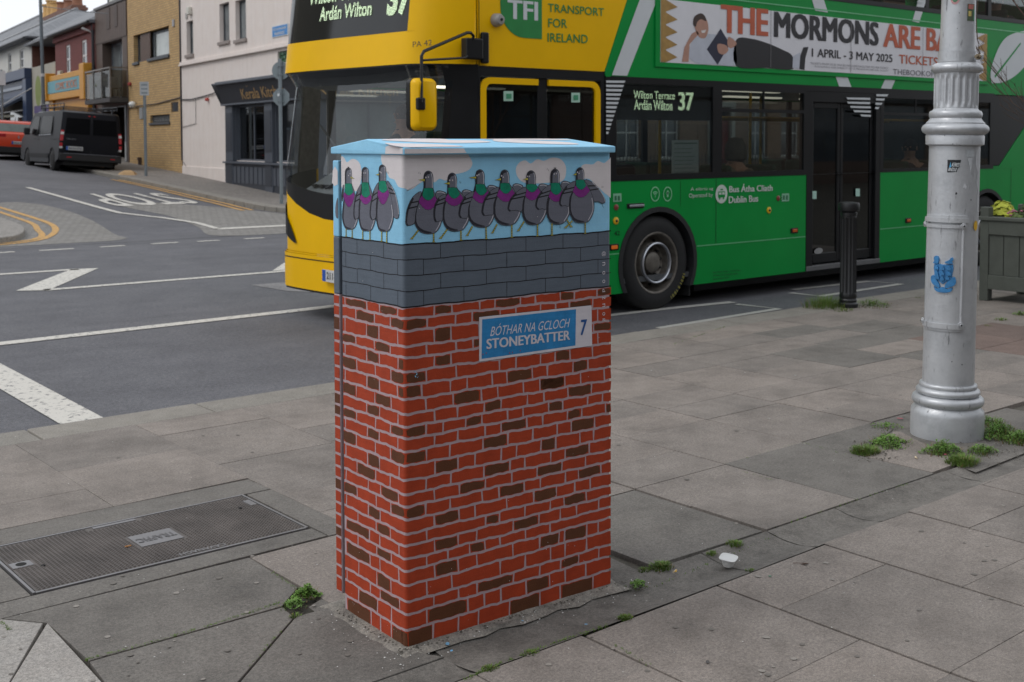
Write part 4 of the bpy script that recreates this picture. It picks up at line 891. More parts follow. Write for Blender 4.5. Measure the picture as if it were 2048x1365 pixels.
# --- yellow brick building
YBR = brickmat('yellow_brick', '#b08f60', '#c19f6c', '#8f7c62', .225, .080, .010)
P2 = bld('yellow_brick_building', 'plain yellow brick building with brown window panels', 4.4)
def o2(h): return (h[0]-4.4, h[1]-4.4, *h[2:])
H2 = [o2(h) for h in [(5.62, 10.0, 4.40, 5.38), (4.72, 5.50, 2.56, 2.87), (5.68, 8.0, 2.24, 2.50)]]
L_('wall', wall(0, 6.4, -.2, 10.5, H2, 9.), YBR, P2)
window(P2, *o2((5.64, 8.05, 4.44, 5.34)), fr=DGR, gl=M('#9aa09c', .1, 0, .45, .9), fw_=.07, mull=(.2, .9), rec=.15, sill=DGR); window(P2, *o2((9.32, 9.98, 4.42, 5.36)), fr=DGR, fw_=.05, rec=.15, sill=DGR)
BRC = M('#5d4a40', .6, 0, .15, 5)
m = MB()
for k in range(8): L_('cladding_board', MB().box(8.09-4.4+k*.152, 8.09-4.4+k*.152+.145, -.10, -.06, 4.41, 5.37), BRC, P2)
window(P2, *o2((5.70, 7.98, 2.25, 2.49)), fr=DGR, gl=M('#8b8d8b', .3, 0, .2, 3), fw_=.03, rec=.08); m = MB()
for k in range(13): m.box(5.75-4.4+k*.17, 5.765-4.4+k*.17, -.05, -.03, 2.27, 2.48)
L_('window_bar', m, DGR, P2, kind='stuff'); L_('window_sill', MB().box(5.62-4.4, 8.05-4.4, -.05, .05, 2.17, 2.235), DGR, P2)
m = MB()
for k in range(6): m.box(4.75-4.4, 5.47-4.4, -.08, -.02, 2.585+k*.048, 2.61+k*.048)
L_('vent_grille', m, DGR, P2); L_('vent_frame', MB().box(4.70-4.4, 5.52-4.4, -.10, -.085, 2.55, 2.88), DGR, P2)
L_('wall_box', MB().box(8.86-4.4, 9.29-4.4, .0, .03, 2.40, 2.80), M('#8a8c8d', .5), P2); L_('wall_light', MB().lathe([(.02, 2.80), (.10, 2.84), (.13, 2.92), (.10, 3.0), (.02, 3.03)], 14, (9.62-4.4, .18, 0)), M('#d8dad8', .4), P2, smooth=True); L_('light_arm', MB().tube([(9.75-4.4, .0, 2.97), (9.72-4.4, .15, 2.98)], .02, 6), DGR, P2)
L_('wall_box', MB().box(4.95-4.4, 5.12-4.4, .0, .04, 5.30, 5.52), M('#9a9ca0', .5), P2); L_('alarm_light', MB().box(10.35-4.4, 10.6-4.4, .0, .09, 3.62, 3.74), M('#9c3b34', .4), P2, bev=.03)
cable(P2, [(6.4, .03, 2.80), (4.5, .05, 2.86), (2.5, .03, 2.88), (0, .03, 3.0)], .018)
L_('cowl', MB().box(9.2-4.4, 9.35-4.4, .0, .12, .95, 1.05).box(9.22-4.4, 9.33-4.4, .0, .1, .78, .95), M('#5b4a40', .7), P2)
# --- brown clad building with the balcony
P3 = bld('brown_clad_building', 'brown timber clad building with a glass balcony over the door', 10.9)
CLD = M('#574840', .6, 0, .15, 3)
H3 = [(.70, 3.75, 3.30, 5.42), (.2, 3.9, .2, 2.95)]
L_('wall', wall(0, 4.75, -.2, 6.78, H3, 8., rec=.5), CLD, P3)
for k in range(15): L_('cladding_board', MB().box(.02+k*.316, .02+k*.316+.300, .001, .022, 5.46, 6.72), CLD, P3)
L_('louvre', MB().box(1.2, 1.65, .023, .04, 5.9, 6.7).box(2.35, 2.85, .023, .04, 5.9, 6.7), M('#4b3e38', .6), P3)
L_('roof_edge', MB().box(-.05, 4.85, -.4, .06, 6.78, 6.88), M('#6b6a6a', .6), P3); 
w_ = window(P3, .75, 3.70, 3.32, 5.40, fr=M('#5b6068', .4), gl=WGL2, fw_=.08, mull=(.3, .55), rec=.35); L_('curtain', MB().box(.9, 2.2, -.60, -.5, 3.35, 5.35), CUR, w_)
BALG = glass('balcony_glass', (.60, .58, .54), .05, .02, .22)
L_('balcony_floor', MB().box(-.05, 3.9, .0, .66, 3.04, 3.20), M('#3f3d3d', .6), P3)
m = MB()
for x in (0, 1.28, 2.56, 3.84): m.box(x-.02, x+.02, .60, .64, 3.2, 4.26)
m.box(-.02, 3.86, .59, .65, 4.26, 4.31).box(-.03, .02, .0, .62, 4.26, 4.31).box(3.82, 3.86, .0, .62, 4.26, 4.31)
L_('balcony_rail', m, M('#77706a', .4, .4), P3)
for x in (.03, 1.31, 2.59): L_('balcony_pane', MB().box(x, x+1.22, .605, .62, 3.24, 4.2), BALG, P3)
L_('balcony_pane', MB().box(-.01, .0, .03, .59, 3.24, 4.2), BALG, P3)
L_('balcony_chair', MB().box(.5, 1.0, .1, .5, 3.55, 3.6).box(.95, 1.0, .1, .5, 3.6, 4.0).box(.5, .54, .1, .14, 3.2, 3.55).box(.96, 1.0, .1, .14, 3.2, 3.55), M('#9aa0a6', .4), P3, bev=.01)
L_('balcony_box', MB().box(2.9, 3.5, .1, .5, 3.2, 3.5).box(3.55, 3.8, .1, .5, 3.2, 4.15), M('#a7abb0', .5), P3, bev=.02); L_('balcony_plant', MB().lathe([(.1, 3.2), (.16, 3.5), (.3, 3.7), (.25, 3.9), (.05, 4.0)], 9, (2.2, .35, 0)), M('#4b5238', .8, 0, .4, 9), P3)
L_('door', MB().box(.75, 1.75, -.45, -.40, .3, 2.9), M('#4a2c26', .5, 0, .2, 4), P3); L_('door_frame', MB().box(.55, .72, -.46, -.05, .3, 2.95).box(.55, 1.9, -.46, -.1, 2.9, 3.0), M('#6f757c', .4), P3); L_('intercom', MB().box(.25, .42, .0, .04, .9, 1.6), M('#a5a7a8', .4), P3)
L_('balustrade_pane', MB().box(.1, 3.9, -.3, -.28, 6.9, 7.9), BALG, P3); L_('balustrade_rail', MB().box(.1, 3.9, -.32, -.26, 7.9, 7.95).box(.1, .16, -.32, -.26, 6.88, 7.9).box(3.84, 3.9, -.32, -.26, 6.88, 7.9).box(2.0, 2.05, -.32, -.26, 6.88, 7.9), M('#9aa0a2', .4), P3)
# --- maroon brick building with the orange shopfront
MAR = brickmat('maroon_brick', '#6b3c3a', '#743f3d', '#5e3735', .225, .075, .006)
P4 = bld('maroon_brick_building', 'maroon brick building with orange and blue comic book shopfront', 15.7)
def o4(a): return a-15.7
H4 = [(o4(20.38), o4(21.2), 4.58, 5.80), (o4(17.25), o4(18.15), 4.52, 5.80), (o4(17.2), o4(22.2), .5, 2.85)]
L_('wall', wall(0, 7.75, -.2, 6.32, H4, 7., rec=.2), MAR, P4)
for h in H4[:2]: window(P4, *h, fr=FRW, gl=WGL, fw_=.09, trans=(.5,), mull=(), rec=.03, sill=FRW)
SLT = brickmat('slate', '#62656b', '#6d7075', '#4b4d52', .3, .18, .008, axis='xz', rough=.55)
def slate(name, c):
    m, n, l, p = newmat(name); co = coords(n, l); b = n.new('ShaderNodeTexBrick'); sx = n.new('ShaderNodeSeparateXYZ'); l.new(co, sx.inputs[0]); cb = n.new('ShaderNodeCombineXYZ')
    l.new(sx.outputs[0], cb.inputs[0]); l.new(sx.outputs[1], cb.inputs[1]); l.new(cb.outputs[0], b.inputs[0]); b.inputs['Scale'].default_value = 1; b.inputs['Brick Width'].default_value = .4; b.inputs['Row Height'].default_value = .28; b.inputs['Mortar Size'].default_value = .016
    b.inputs['Color1'].default_value = srgb('#66686d'); b.inputs['Color2'].default_value = srgb('#73757a'); b.inputs['Mortar'].default_value = srgb('#505257'); nz = noise(n, l, co, .8, 5)
    l.new(mixc(n, l, .7, b.outputs[0], ramp(n, l, nz, [(.3, (.4, .4, .4, 1)), (.7, (.6, .6, .58, 1))]), 'OVERLAY'), p.inputs['Base Color']); p.inputs['Roughness'].default_value = .6; bump(n, l, p, b.outputs['Fac'], -.6, .02); return m
SLT = slate('slate', '')
def gable_roof(par, x0, x1, ze, zr, yf, yr, yb, hipL=0., hipR=0., name='roof'):
    m = MB(); A = [(x0, yf, ze), (x1, yf, ze), (x1, yb, ze), (x0, yb, ze), (x0+hipL, yr, zr), (x1-hipR, yr, zr)]
    B = [(a, b, c-.12) for a, b, c in A]
    m.add(A, [(0, 1, 5, 4), (2, 3, 4, 5), (3, 0, 4), (1, 2, 5)]); m.add(B[:4], [(0, 1, 2, 3)]); m.add(A[:4]+B[:4], [(0, 1, 5, 4), (1, 2, 6, 5), (2, 3, 7, 6), (3, 0, 4, 7)])
    r_ = L_(name, m, SLT, par)
    L_('ridge', MB().tube([(x0+hipL, yr, zr+.04), (x1-hipR, yr, zr+.04)], .10, 6), M('#8f9092', .7, 0, .3, 3), r_); return r_
rf = gable_roof(P4, -.05, 14, 6.45, 9.1, .25, -4.5, -9, hipL=6.0); L_('gutter', MB().tube([(-.05, .30, 6.36), (7.8, .30, 6.36)], .07, 6), M('#2f3033', .5), rf); L_('downpipe', MB().tube([(.12, .08, .3), (.12, .08, 6.3)], .06, 8), M('#2f3033', .5), P4)
L_('corbel', MB().box(0, 7.75, .001, .10, 6.05, 6.3), MAR, P4); L_('alarm_box', MB().box(6.1, 6.7, .0, .15, 4.35, 4.75), M('#b8b4a4', .5), P4, bev=.03); L_('lamp_bracket', MB().tube([(.5, .0, 6.0), (.6, .4, 6.15)], .05, 6), FRW, P4)
ORY = M('#c98f2a', .5, 0, .08, 3); TUR = M('#5b9aa6', .5, 0, .06); ORL = M('#d9752c', .5)
L_('shop_frame', MB().box(.2, 1.0, .0, .45, 3.3, 4.75).box(7.75, 8.5, .0, .45, 3.45, 4.7).box(.2, 8.5, .0, .30, 4.3, 4.55).box(.3, 8.4, .0, .35, 3.45, 3.75).box(.45, 1.05, .0, .25, .3, 3.3).box(7.3, 8.1, .0, .25, .3, 3.45).box(1.05, 7.3, .0, .15, 2.85, 3.45), ORY, P4, bev=.03)
L_('shop_mullion', MB().box(4.0, 4.35, -.05, .1, .3, 2.85).box(2.4, 2.5, -.05, .05, .3, 2.85).box(5.6, 5.7, -.05, .05, .3, 2.85), ORY, P4); L_('shop_sign', MB().box(1.02, 7.72, .02, .36, 3.76, 4.29), TUR, P4)
ftext(P4, 'COMIC BOOKS', 6.0, 1.8, 3.86, 4.18, ORL, .37, bold=.0); L_('shop_glass', MB().box(1.5, 6.5, -.2, -.19, .5, 2.85), WGL, P4)
L_('hanging_sign', MB().box(-.25, .1, .5, 1.4, 2.0, 2.6), ORY, P4)
# --- low wall with mural, white house with the blue shop, further roofs
P5 = thing('mural_wall', 'low cream garden wall painted with a green oval and stripes', 'wall', tuple(FP+FX*23.5), rz=FA_)
CRM = streaks('cream_render', '#aaa69b')
L_('wall', MB().box(0, 5.75, -.3, 0, -.2, 5.25), CRM, P5)
m = MB(); m.poly([(4.1+.72*math.cos(6.2832*k/28), .004, 4.05+.75*math.sin(6.2832*k/28)) for k in range(28)]); L_('mural_oval', m, M('#7f8a4c', .7), P5, fix=False)
L_('mural_block', MB().box(1.6, 5.2, .0, .004, 3.0, 3.35), M('#5a4f78', .7), P5); L_('mural_block', MB().box(2.6, 5.1, .0, .005, 2.55, 2.99), M('#96654c', .7), P5); L_('mural_block', MB().box(2.6, 5.1, .0, .005, 1.9, 2.54), M('#55613a', .7), P5); L_('mural_block', MB().prism([(1.0, .0, 1.2), (4.6, .0, 1.2), (2.5, .0, 2.7), (1.2, .0, 3.0)], (0, .004, 0)), M('#5b4f86', .7), P5)
P6 = bld('white_building', 'off white rendered building with a dark blue shopfront at the left edge', 29.1)
WHT = streaks('white_render', '#cfcec8')
def o6(a): return a-29.1
H6 = [(2.1, 3.2, 5.40, 6.34), (5.7, 6.7, 5.41, 6.35), (9.5, 10.6, 5.41, 6.35), (.8, 9.0, .9, 3.3)]
L_('wall', wall(0, 16, -.2, 6.75, H6, 9., rec=.25), WHT, P6)
for h in H6[:3]: window(P6, *h, fr=FRW, gl=WGL, fw_=.07, trans=(.5,), rec=.06, sill=M('#8f8a80', .8))
RBR = brickmat('red_brick', '#744a3d', '#6b4238', '#655148', .225, .075, .008, axis='yz'); L_('gable_wall', MB().box(-.05, -.002, -9, -.02, 5.3, 6.72), RBR, P6)
gable_roof(P6, -.3, 40, 6.78, 9.4, .35, -4.5, -10, hipL=11.0); L_('gutter', MB().tube([(-.3, .38, 6.7), (16, .38, 6.7)], .08, 6), M('#2f3033', .5), P6); L_('bargeboard', MB().tube([(-.3, .3, 6.72), (-.3, -9.5, 6.72)], .09, 6), M('#3a3a3e', .6), P6)
NAVY = M('#2a3a58', .45, 0, .1, 3)
L_('shop_frame', MB().box(-.0, 16, .0, .35, 4.75, 5.25).box(.0, .9, .0, .3, .3, 4.75).box(.9, 16, .0, .2, 3.7, 4.0).box(.9, 16, .0, .12, 4.0, 4.75), NAVY, P6, bev=.02); L_('fascia_trim', MB().box(1.6, 16, .121, .2, 4.3, 4.45), M('#7d8694', .4), P6)
L_('awning', MB().prism([(1.5, .2, 3.9), (1.5, 1.9, 2.95), (1.5, 1.9, 2.85), (1.5, .2, 3.75)], (12, 0, 0)), M('#333d4d', .8), P6); L_('awning_arm', MB().tube([(1.5, .2, 3.2), (1.5, 1.85, 2.95)], .03, 5).tube([(-1.5, .3, 4.2), (1.4, 1.9, 3.0)], .025, 5), FRW, P6)
L_('red_sign', MB().lathe([(.3, 0), (.3, .1)], 18, (9.0, 1.0, 4.2), 'y'), M('#b1382f', .5), P6); L_('shop_glass', MB().box(.9, 9, -.24, -.22, .9, 3.3), WGL, P6); L_('shop_door', MB().box(3.0, 4.0, -.2, -.15, .6, 2.9), M('#2d5170', .5), P6); L_('shop_door', MB().box(4.3, 5.0, -.2, -.15, .6, 2.9), M('#9b4a34', .5), P6)
PB = thing('market_parasol', 'cream flat canopy outside the blue shop at the left edge', 'parasol', tuple(FP+FX*33+FN*1.6+Vector((0, 0, 1.1))), rz=FA_)
L_('canopy', MB().prism([(-2.4, -1, 1.75), (2.4, -1, 1.75), (2.4, 1, 1.65), (-2.4, 1, 1.65)], (0, 0, .12)), M('#a7a597', .8), PB); L_('pole', MB().tube([(0, 0, 0), (0, 0, 1.75)], .03, 8), DGR, PB)
P7 = bld('far_building', 'distant slate roofed house higher up the side street', 52.); L_('wall', wall(0, 60, -.2, 8.0, [], 6., y=-4.6), WHT, P7); gable_roof(P7, -1, 60, 8.0, 11.9, -4.3, -8, -12, hipL=17)
CHB = brickmat('chimney_brick', '#7a5546', '#6b4a3e', '#6a5b52', .225, .08, .01)
ch = bld('chimney_stack', 'wide brick chimney stack with a row of clay pots', 57.5); ch['category'] = 'chimney'
L_('stack', MB().box(-2.6, 9.0, -8.4, -7.4, 7.0, 11.35).box(-2.75, 9.15, -8.5, -7.3, 11.0, 11.2), CHB, ch)
POT = M('#8c5f48', .8, 0, .2, 3); POTY = M('#c29a62', .8, 0, .2, 3)
for x, mt, h in ((-2.1, POT, .6), (.5, POT, .65), (3.0, POT, .75), (5.4, POTY, 1.0), (7.0, POTY, 1.3), (8.4, POTY, 1.1)): L_('chimney_pot', MB().lathe([(.42, 11.35), (.36, 11.5), (.34, 11.35+h-.12), (.42, 11.35+h-.1), (.42, 11.35+h)], 14, (x, -7.9, 0)), mt, ch, smooth=True)
P8 = bld('end_terrace', 'pale terrace further up the side street', 46.); L_('wall', wall(0, 40, -.2, 7.4, [(3+6*k, 4.2+6*k, 4.6, 6) for k in range(6)], 8.), streaks('grey_render', '#9b9a98'), P8)
for k in range(6): window(P8, 3+6*k, 4.2+6*k, 4.6, 6, rec=.12)

# --- terrace across the main street, seen through the bus windows
RBK = brickmat('terrace_brick', '#6b5546', '#7a6150', '#7d7468', .225, .075, .010); GRN_ = M('#9a9a94', .8)
for i in range(5):
    x0 = 24.2+i*6.6; t = thing('terrace_house', ('brick terraced house with a blue door', 'brick terraced house next to the blue doored one', 'brick terraced house in the middle of the terrace', 'brick terraced house with pale door surround', 'last brick terraced house of the row')[i]+' across the main street', 'building', (x0+6.6, 27.2, 0), rz=math.pi)
    hs_ = [(.9, 2.0, 1.0, 2.7), (2.8, 3.9, 1.0, 2.7), (4.9, 5.9, .3, 2.6), (.9, 2.0, 4.1, 5.6), (2.8, 3.9, 4.1, 5.6), (4.9, 5.9, 4.1, 5.6)]
    L_('wall', wall(.0, 6.58, -.2, 7.2+.2*(i % 2), hs_, 7.), RBK, t)
    for h in hs_[:2]+hs_[3:]: window(t, *h, trans=(.5,), mull=(.5,), sill=GRN_)
    L_('door', MB().box(4.9, 5.9, -.13, -.08, .3, 2.4), M(('#4f86ac', '#6b2f2b', '#2d4a3a', '#3a3c44', '#7d7a70')[i], .4), t); L_('door_surround', MB().box(4.7, 4.895, .0, .08, .0, 2.75).box(5.905, 6.1, .0, .08, .0, 2.75).box(4.7, 6.1, .0, .1, 2.76, 2.95), GRN_, t)
    gable_roof(t, 0, 6.6, 7.4, 9.6, .3, -3.5, -7.2); L_('chimney', MB().box(-.35, .35, -4.2, -2.9, 8.2, 10.6), CHB, t)
    m = MB()
    for k in range(44): m.box(.05+k*.15, .068+k*.15, 1.7, 1.718, .1, 1.15)
    m.box(.0, 6.6, 1.69, 1.73, .95, .98).box(0, 6.6, 1.69, 1.73, .25, .28)
    rl = thing('railing', 'black iron railing before the '+t['label'].replace(' across the main street', ''), 'railing', (x0+6.6, 27.2, 0), rz=math.pi); L_('bars', m, M('#15161a', .5), rl, kind='stuff')

# --- buildings behind the photographer (they shade the pavement and stand in the bus's windows)
BB = brickmat('back_brick', '#5b4a42', '#66524a', '#6b655d', .225, .075, .010)
for i in range(7):
    x0 = -16+i*10.; t = thing('back_building', 'brick building behind the camera with a %s shop fascia' % ('grey green', 'maroon', 'navy', 'olive', 'charcoal', 'black', 'brown')[i], 'building', (x0, -9.5, 0))
    hs_ = [(1.0+3*k, 2.4+3*k, 4.6, 6.4) for k in range(3)]+[(1, 8.8, .8, 2.9)]
    L_('wall', wall(0, 9.96, -.2, 7.4+.5*(i % 3), hs_, 7.), BB, t)
    for h in hs_[:3]: window(t, *h, trans=(.5,))
    L_('shop_window', MB().box(1, 8.8, -.12, -.1, .8, 2.9), WGL, t); L_('fascia', MB().box(.5, 9.4, .0, .15, 3.0, 3.6), M(('#3c4a44', '#4a3430', '#2f3440', '#54503c', '#3a3a3a', '#1c1c1e', '#463a30')[i], .5), t)

# --- west side of the side street, outside the picture to the left (it stands in the windscreen, van and shop glass)
for i in range(5):
    t = thing('west_building', ('cream', 'grey', 'brick red', 'pale blue', 'brown')[i]+' building on the west side of the side street', 'building', (.2+i*.9, 26.5+i*13., 0), rz=-math.pi/2-.127*0)
    hs_ = [(-11+3.6*k, -9.6+3.6*k, 4.4+.5*i, 6+.5*i) for k in range(3)]+[(-11, -2, 1+.5*i, 3+.5*i)]
    L_('wall', wall(-12.9, 0, -.2, 8.6+.5*i, hs_, 8.), streaks('west_render', ('#a09a8c', '#8b8b8a', '#6e4a42', '#8b979f', '#6b5d50')[i]), t)
    for h in hs_[:3]: window(t, *h, trans=(.5,))
    L_('shop_window', MB().box(-11, -2, -.2, -.18, 1+.5*i, 3+.5*i), WGL, t); L_('fascia', MB().box(-11.5, -1.5, .0, .15, 3.1+.5*i, 3.7+.5*i), SHOP, t)

# ------------------------------------------------------------------ street furniture across the junction
GAL = M('#7d858a', .45, .4, .1, 8)
q = TP(563, 408, .1); S1 = thing('sign_post', 'grey pole with the backs of a round sign and an octagonal sign', 'sign post', tuple(q))
pole_h = 1.6+(286-122)/2354*27.4-q.z
L_('pole', MB().tube([(0, 0, -.1), (0, 0, pole_h)], .042, 12), GAL, S1, smooth=True)
vd = Vector((-q.x, -q.y, 0)).normalized(); vt = Vector((-vd.y, vd.x, 0))
def disc_sign(par, z, r, n, nm, yoff, colr, rot=0., back=True):
    nn = (vd*.94-vt*.34).normalized(); tt_ = Vector((-nn.y, nn.x, 0)); m = MB(); c = Vector((0, 0, z))+nn*yoff
    m.prism([c+tt_*r*math.cos(rot+6.2832*k/n)+Vector((0, 0, r*math.sin(rot+6.2832*k/n))) for k in range(n)], nn*.02)
    o = L_(nm, m, M(colr, .5, .2, .06), par, bev=.004)
    return o
zc1 = 1.6+(286-145)/2354*27.4-q.z; zc2 = 1.6+(286-198)/2354*27.4-q.z
disc_sign(S1, zc1, .215, 32, 'round_sign', -.07, '#7e888c'); disc_sign(S1, zc2, .215, 8, 'octagonal_sign', -.07, '#7e888c', R(22.5))
for z in (zc1+.1, zc1-.1, zc2+.1, zc2-.1): L_('clip', MB().box(-.055, .055, -.055, .055, z-.015, z+.015), GAL, S1)
L_('pole_sticker', MB().box(-.05, -.0425, -.05, .05, zc2+.02, zc2+.12), M('#c9cfd2', .5), S1)
q2 = Vector((14.12, 34.4, 0)); q2.z = TZ(q2.x, q2.y)+.1; S2 = thing('parking_sign_post', 'slim grey pole with a small white parking sign before the yellow brick wall', 'sign post', tuple(q2))
L_('pole', MB().tube([(0, 0, -.1), (0, 0, 2.85)], .045, 10), GAL, S2, smooth=True); L_('sign_plate', MB().prism([Vector((0, 0, 2.45))+vt*.13+vd*.05, Vector((0, 0, 2.45))-vt*.13+vd*.05, Vector((0, 0, 2.86))-vt*.13+vd*.05, Vector((0, 0, 2.86))+vt*.13+vd*.05], vd*.01), M('#a9adb0', .4), S2)
m = MB()
for k in range(3): m.add([Vector((0, 0, 2.50+k*.12))+vt*.09+vd*.0615, Vector((0, 0, 2.50+k*.12))-vt*.09+vd*.0615, Vector((0, 0, 2.55+k*.12))-vt*.09+vd*.0615, Vector((0, 0, 2.55+k*.12))+vt*.09+vd*.0615], [(0, 1, 2, 3)])
L_('sign_print', m, M('#7d8488', .5), S2, fix=False)
q3 = Vector((15.2, 52.2, 0)); q3.z = TZ(q3.x, q3.y)+.1; S3 = thing('far_sign_post', 'pole with a small white sign before the blue shop at the left edge', 'sign post', tuple(q3))
L_('pole', MB().tube([(0, 0, -.1), (0, 0, 3.4)], .05, 8), GAL, S3); L_('sign_plate', MB().prism([Vector((0, 0, 2.75))+vt*.17+vd*.06, Vector((0, 0, 2.75))-vt*.17+vd*.06, Vector((0, 0, 3.35))-vt*.17+vd*.06, Vector((0, 0, 3.35))+vt*.17+vd*.06], vd*.01), FRW, S3)
q4 = Vector((15.35, 47.4, 0)); q4.z = TZ(q4.x, q4.y)+.1; S4 = thing('street_lamp', 'tall grey street lamp post before the low mural wall', 'street lamp', tuple(q4))
L_('post', MB().tube([(0, 0, 0), (.0, 0, 3.2), (-.22*.3, 0, 9.5)], [.075, .07, .05], 12), M('#6d757b', .5, .3, .1), S4, smooth=True); L_('band', MB().lathe([(.078, 3.1), (.082, 3.15), (.078, 3.22)], 12), FRW, S4); L_('bracket', MB().box(-.2, .1, -.06, .06, 6.35, 6.5), M('#4d5358', .5), S4)
for (x0, y0, z0), (x1, y1, z1), lb in (((15.3, 47.4, 7.2), (4, 52, 8.6), 'upper'), ((15.3, 47.4, 6.9), (20.5, 38.6, 6.5), 'lower')):
    pts = [Vector((x0+(x1-x0)*k/8, y0+(y1-y0)*k/8, z0+(z1-z0)*k/8-.35*math.sin(math.pi*k/8))) for k in range(9)]
    tag(obj('overhead_cable', MB().tube(pts, .014, 4), M('#6b7075', .6)), lb+' thin overhead cable from the street lamp', 'cable')
q = TP(257, 358, .0); BAG = tag(obj('paper_bag', MB().lathe([(.02, .0), (.26, .02), (.30, .10), (.22, .2), (.10, .26), (.02, .24)], 9, (q.x, q.y, q.z+.0), fl=lambda a, h, r: r*(1+.22*math.sin(3*a)+.1*math.cos(5*a+h*9))), M('#a98a63', .8, 0, .15, 6)), 'crumpled brown paper bag in the gutter of the side street', 'bag')

# ------------------------------------------------------------------ parked van
VB = M('#191a1f', .35, 0, .06, 3, 0, 60, .0, .12); VG = M('#0b0c0f', .25, 0, .2, 2, 0, 60, 0, .06); VP = M('#1a1b1d', .6); RED = M('#a8232b', .25); 
VLOC = Vector((12.85, 38.6, 0)); VLOC.z = .655
VAN = thing('parked_van', 'black panel van with a roof rack parked facing up the side street', 'van', tuple(VLOC), rot=(0, R(4.2), R(-5.0)))
# frame: x right, y forward, z up; origin at the rear left wheel contact
VW, VL = 1.94, 5.35
def prof_van():   # (y, z) side outline, rear at -.85
    return [(-.86, .42), (-.88, .75), (-.86, 1.15), (-.80, 1.75), (-.74, 1.90), (-.60, 1.96), (2.6, 1.98), (3.05, 1.93), (3.85, 1.30), (4.15, 1.20), (4.45, 1.02), (4.50, .70), (4.46, .36), (3.93, .30)]+[(3.50+.42*math.cos(R(a)), .36+.40*math.sin(R(a))) for a in range(0, 181, 20)]+[(3.05, .28), (.45, .28)]+[(.42*math.cos(R(a)), .36+.40*math.sin(R(a))) for a in range(0, 181, 20)]+[(-.45, .30)]
def vbody(mb, x0, x1, tumble=.10):
    P = prof_van(); n = len(P); rows_ = []
    for t in (0, .03, .1, .9, .97, 1):
        x = x0+(x1-x0)*t; e = 0 if .02 < t < .98 else 1; s_ = []
        for y, z in P:
            tz = max(0, (z-1.05)/.95); xx = x0+(x1-x0)*t; mid = (x0+x1)/2; xx = mid+(xx-mid)*(1-tumble*tz); yy = y
            if e: yy = 1.8+(y-1.8)*.985; z = min(z, 1.93) if z > 1.5 else z
            s_.append((xx, yy, z))
        rows_ += s_
    k = 6; mb.add(rows_, [tuple(range(n))[::-1], tuple(range((k-1)*n, k*n))]+[(i*n+j, i*n+(j+1) % n, (i+1)*n+(j+1) % n, (i+1)*n+j) for i in range(k-1) for j in range(n)])
    return mb
L_('van_body', vbody(MB(), -.15, VW-.15), VB, VAN, smooth=True)
xl, xr = -.15, VW-.15
def side_x(z): return (xl+xr)/2-(xr-xl)/2*(1-.10*max(0, (z-1.05)/.95))-.004
def vside(name, pts, mat, off=.0):   # pts (y, z) on the left side
    m = MB(); m.poly([(side_x(z)-off, y, z) for y, z in pts]); return L_(name, m, mat, VAN, fix=False)
vside('side_window', [(.35, 1.22), (.40, 1.78), (1.75, 1.80), (1.85, 1.20)], VG, .006); vside('door_window', [(2.15, 1.20), (2.20, 1.80), (2.85, 1.80), (3.35, 1.40), (3.45, 1.22)], VG, .006)
vside('waist_trim', [(.33, 1.17), (.33, 1.20), (1.95, 1.18), (1.95, 1.15)], M('#8d9096', .3, .4), .007); 
for y in (.28, 2.05): vside('door_gap', [(y, .45), (y+.012, .45), (y+.012, 1.85), (y, 1.85)], VP, .008)
vside('door_slide_rail', [(-.55, 1.02), (-.55, 1.035), (.3, 1.035), (.3, 1.02)], VP, .008); vside('lower_trim', [(.5, .42), (.5, .56), (3.0, .56), (3.0, .42)], VP, .008); vside('door_handle', [(2.2, 1.02), (2.2, 1.06), (2.42, 1.06), (2.42, 1.02)], VP, .02)
def rear_y(z): return -.885+.0 if z < 1.15 else -.865+.065*(z-1.15)/.6
def vrear(name, x0, x1, z0, z1, mat, off=.0, th=.012, bev=.01, lab=None):
    tb = lambda x, z: (xl+xr)/2+(x-(xl+xr)/2)*(1-.10*max(0, (z-1.05)/.95)); m = MB()
    P = [(tb(x0, z0), rear_y(z0)-off, z0), (tb(x1, z0), rear_y(z0)-off, z0), (tb(x1, z1), rear_y(z1)-off, z1), (tb(x0, z1), rear_y(z1)-off, z1)]
    m.prism(P, (0, -th, 0)); return L_(name, m, mat, VAN, bev=bev, seg=2)
cxv = (xl+xr)/2
vrear('rear_window', xl+.14, cxv-.05, 1.22, 1.72, VG, .0, .010); vrear('rear_window', cxv+.05, xr-.14, 1.22, 1.72, VG, .0, .010); vrear('rear_seam', cxv-.008, cxv+.008, .50, 1.85, VP, .0, .008, 0)
vrear('tail_lamp', xl+.0, xl+.10, .98, 1.32, RED, -.01, .035, .01); vrear('tail_lamp', xr-.10, xr-.0, .98, 1.32, RED, -.01, .035, .01); vrear('tail_lamp_lens', xl+.0, xl+.10, 1.18, 1.26, FRW, .03, .01, .004); vrear('tail_lamp_lens', xr-.10, xr, 1.18, 1.26, FRW, .03, .01, .004)
vrear('tail_lamp', xl+.0, xl+.09, .80, .92, RED, -.01, .03, .008); vrear('tail_lamp', xr-.09, xr, .80, .92, RED, -.01, .03, .008); vrear('tail_lamp_lens', xl+.0, xl+.09, .74, .80, FRW, -.01, .03, .008); vrear('tail_lamp_lens', xr-.09, xr, .74, .80, FRW, -.01, .03, .008)
vrear('rear_bumper', xl-.0, xr+.0, .36, .60, VP, .0, .09, .03); vrear('bumper_step', xl+.12, xr-.12, .585, .60, M('#70727a', .4, .3), .092, .01, 0); vrear('reflector', xl+.22, xl+.36, .46, .49, RED, .092, .006, 0); vrear('reflector', xr-.36, xr-.22, .46, .49, RED, .092, .006, 0)
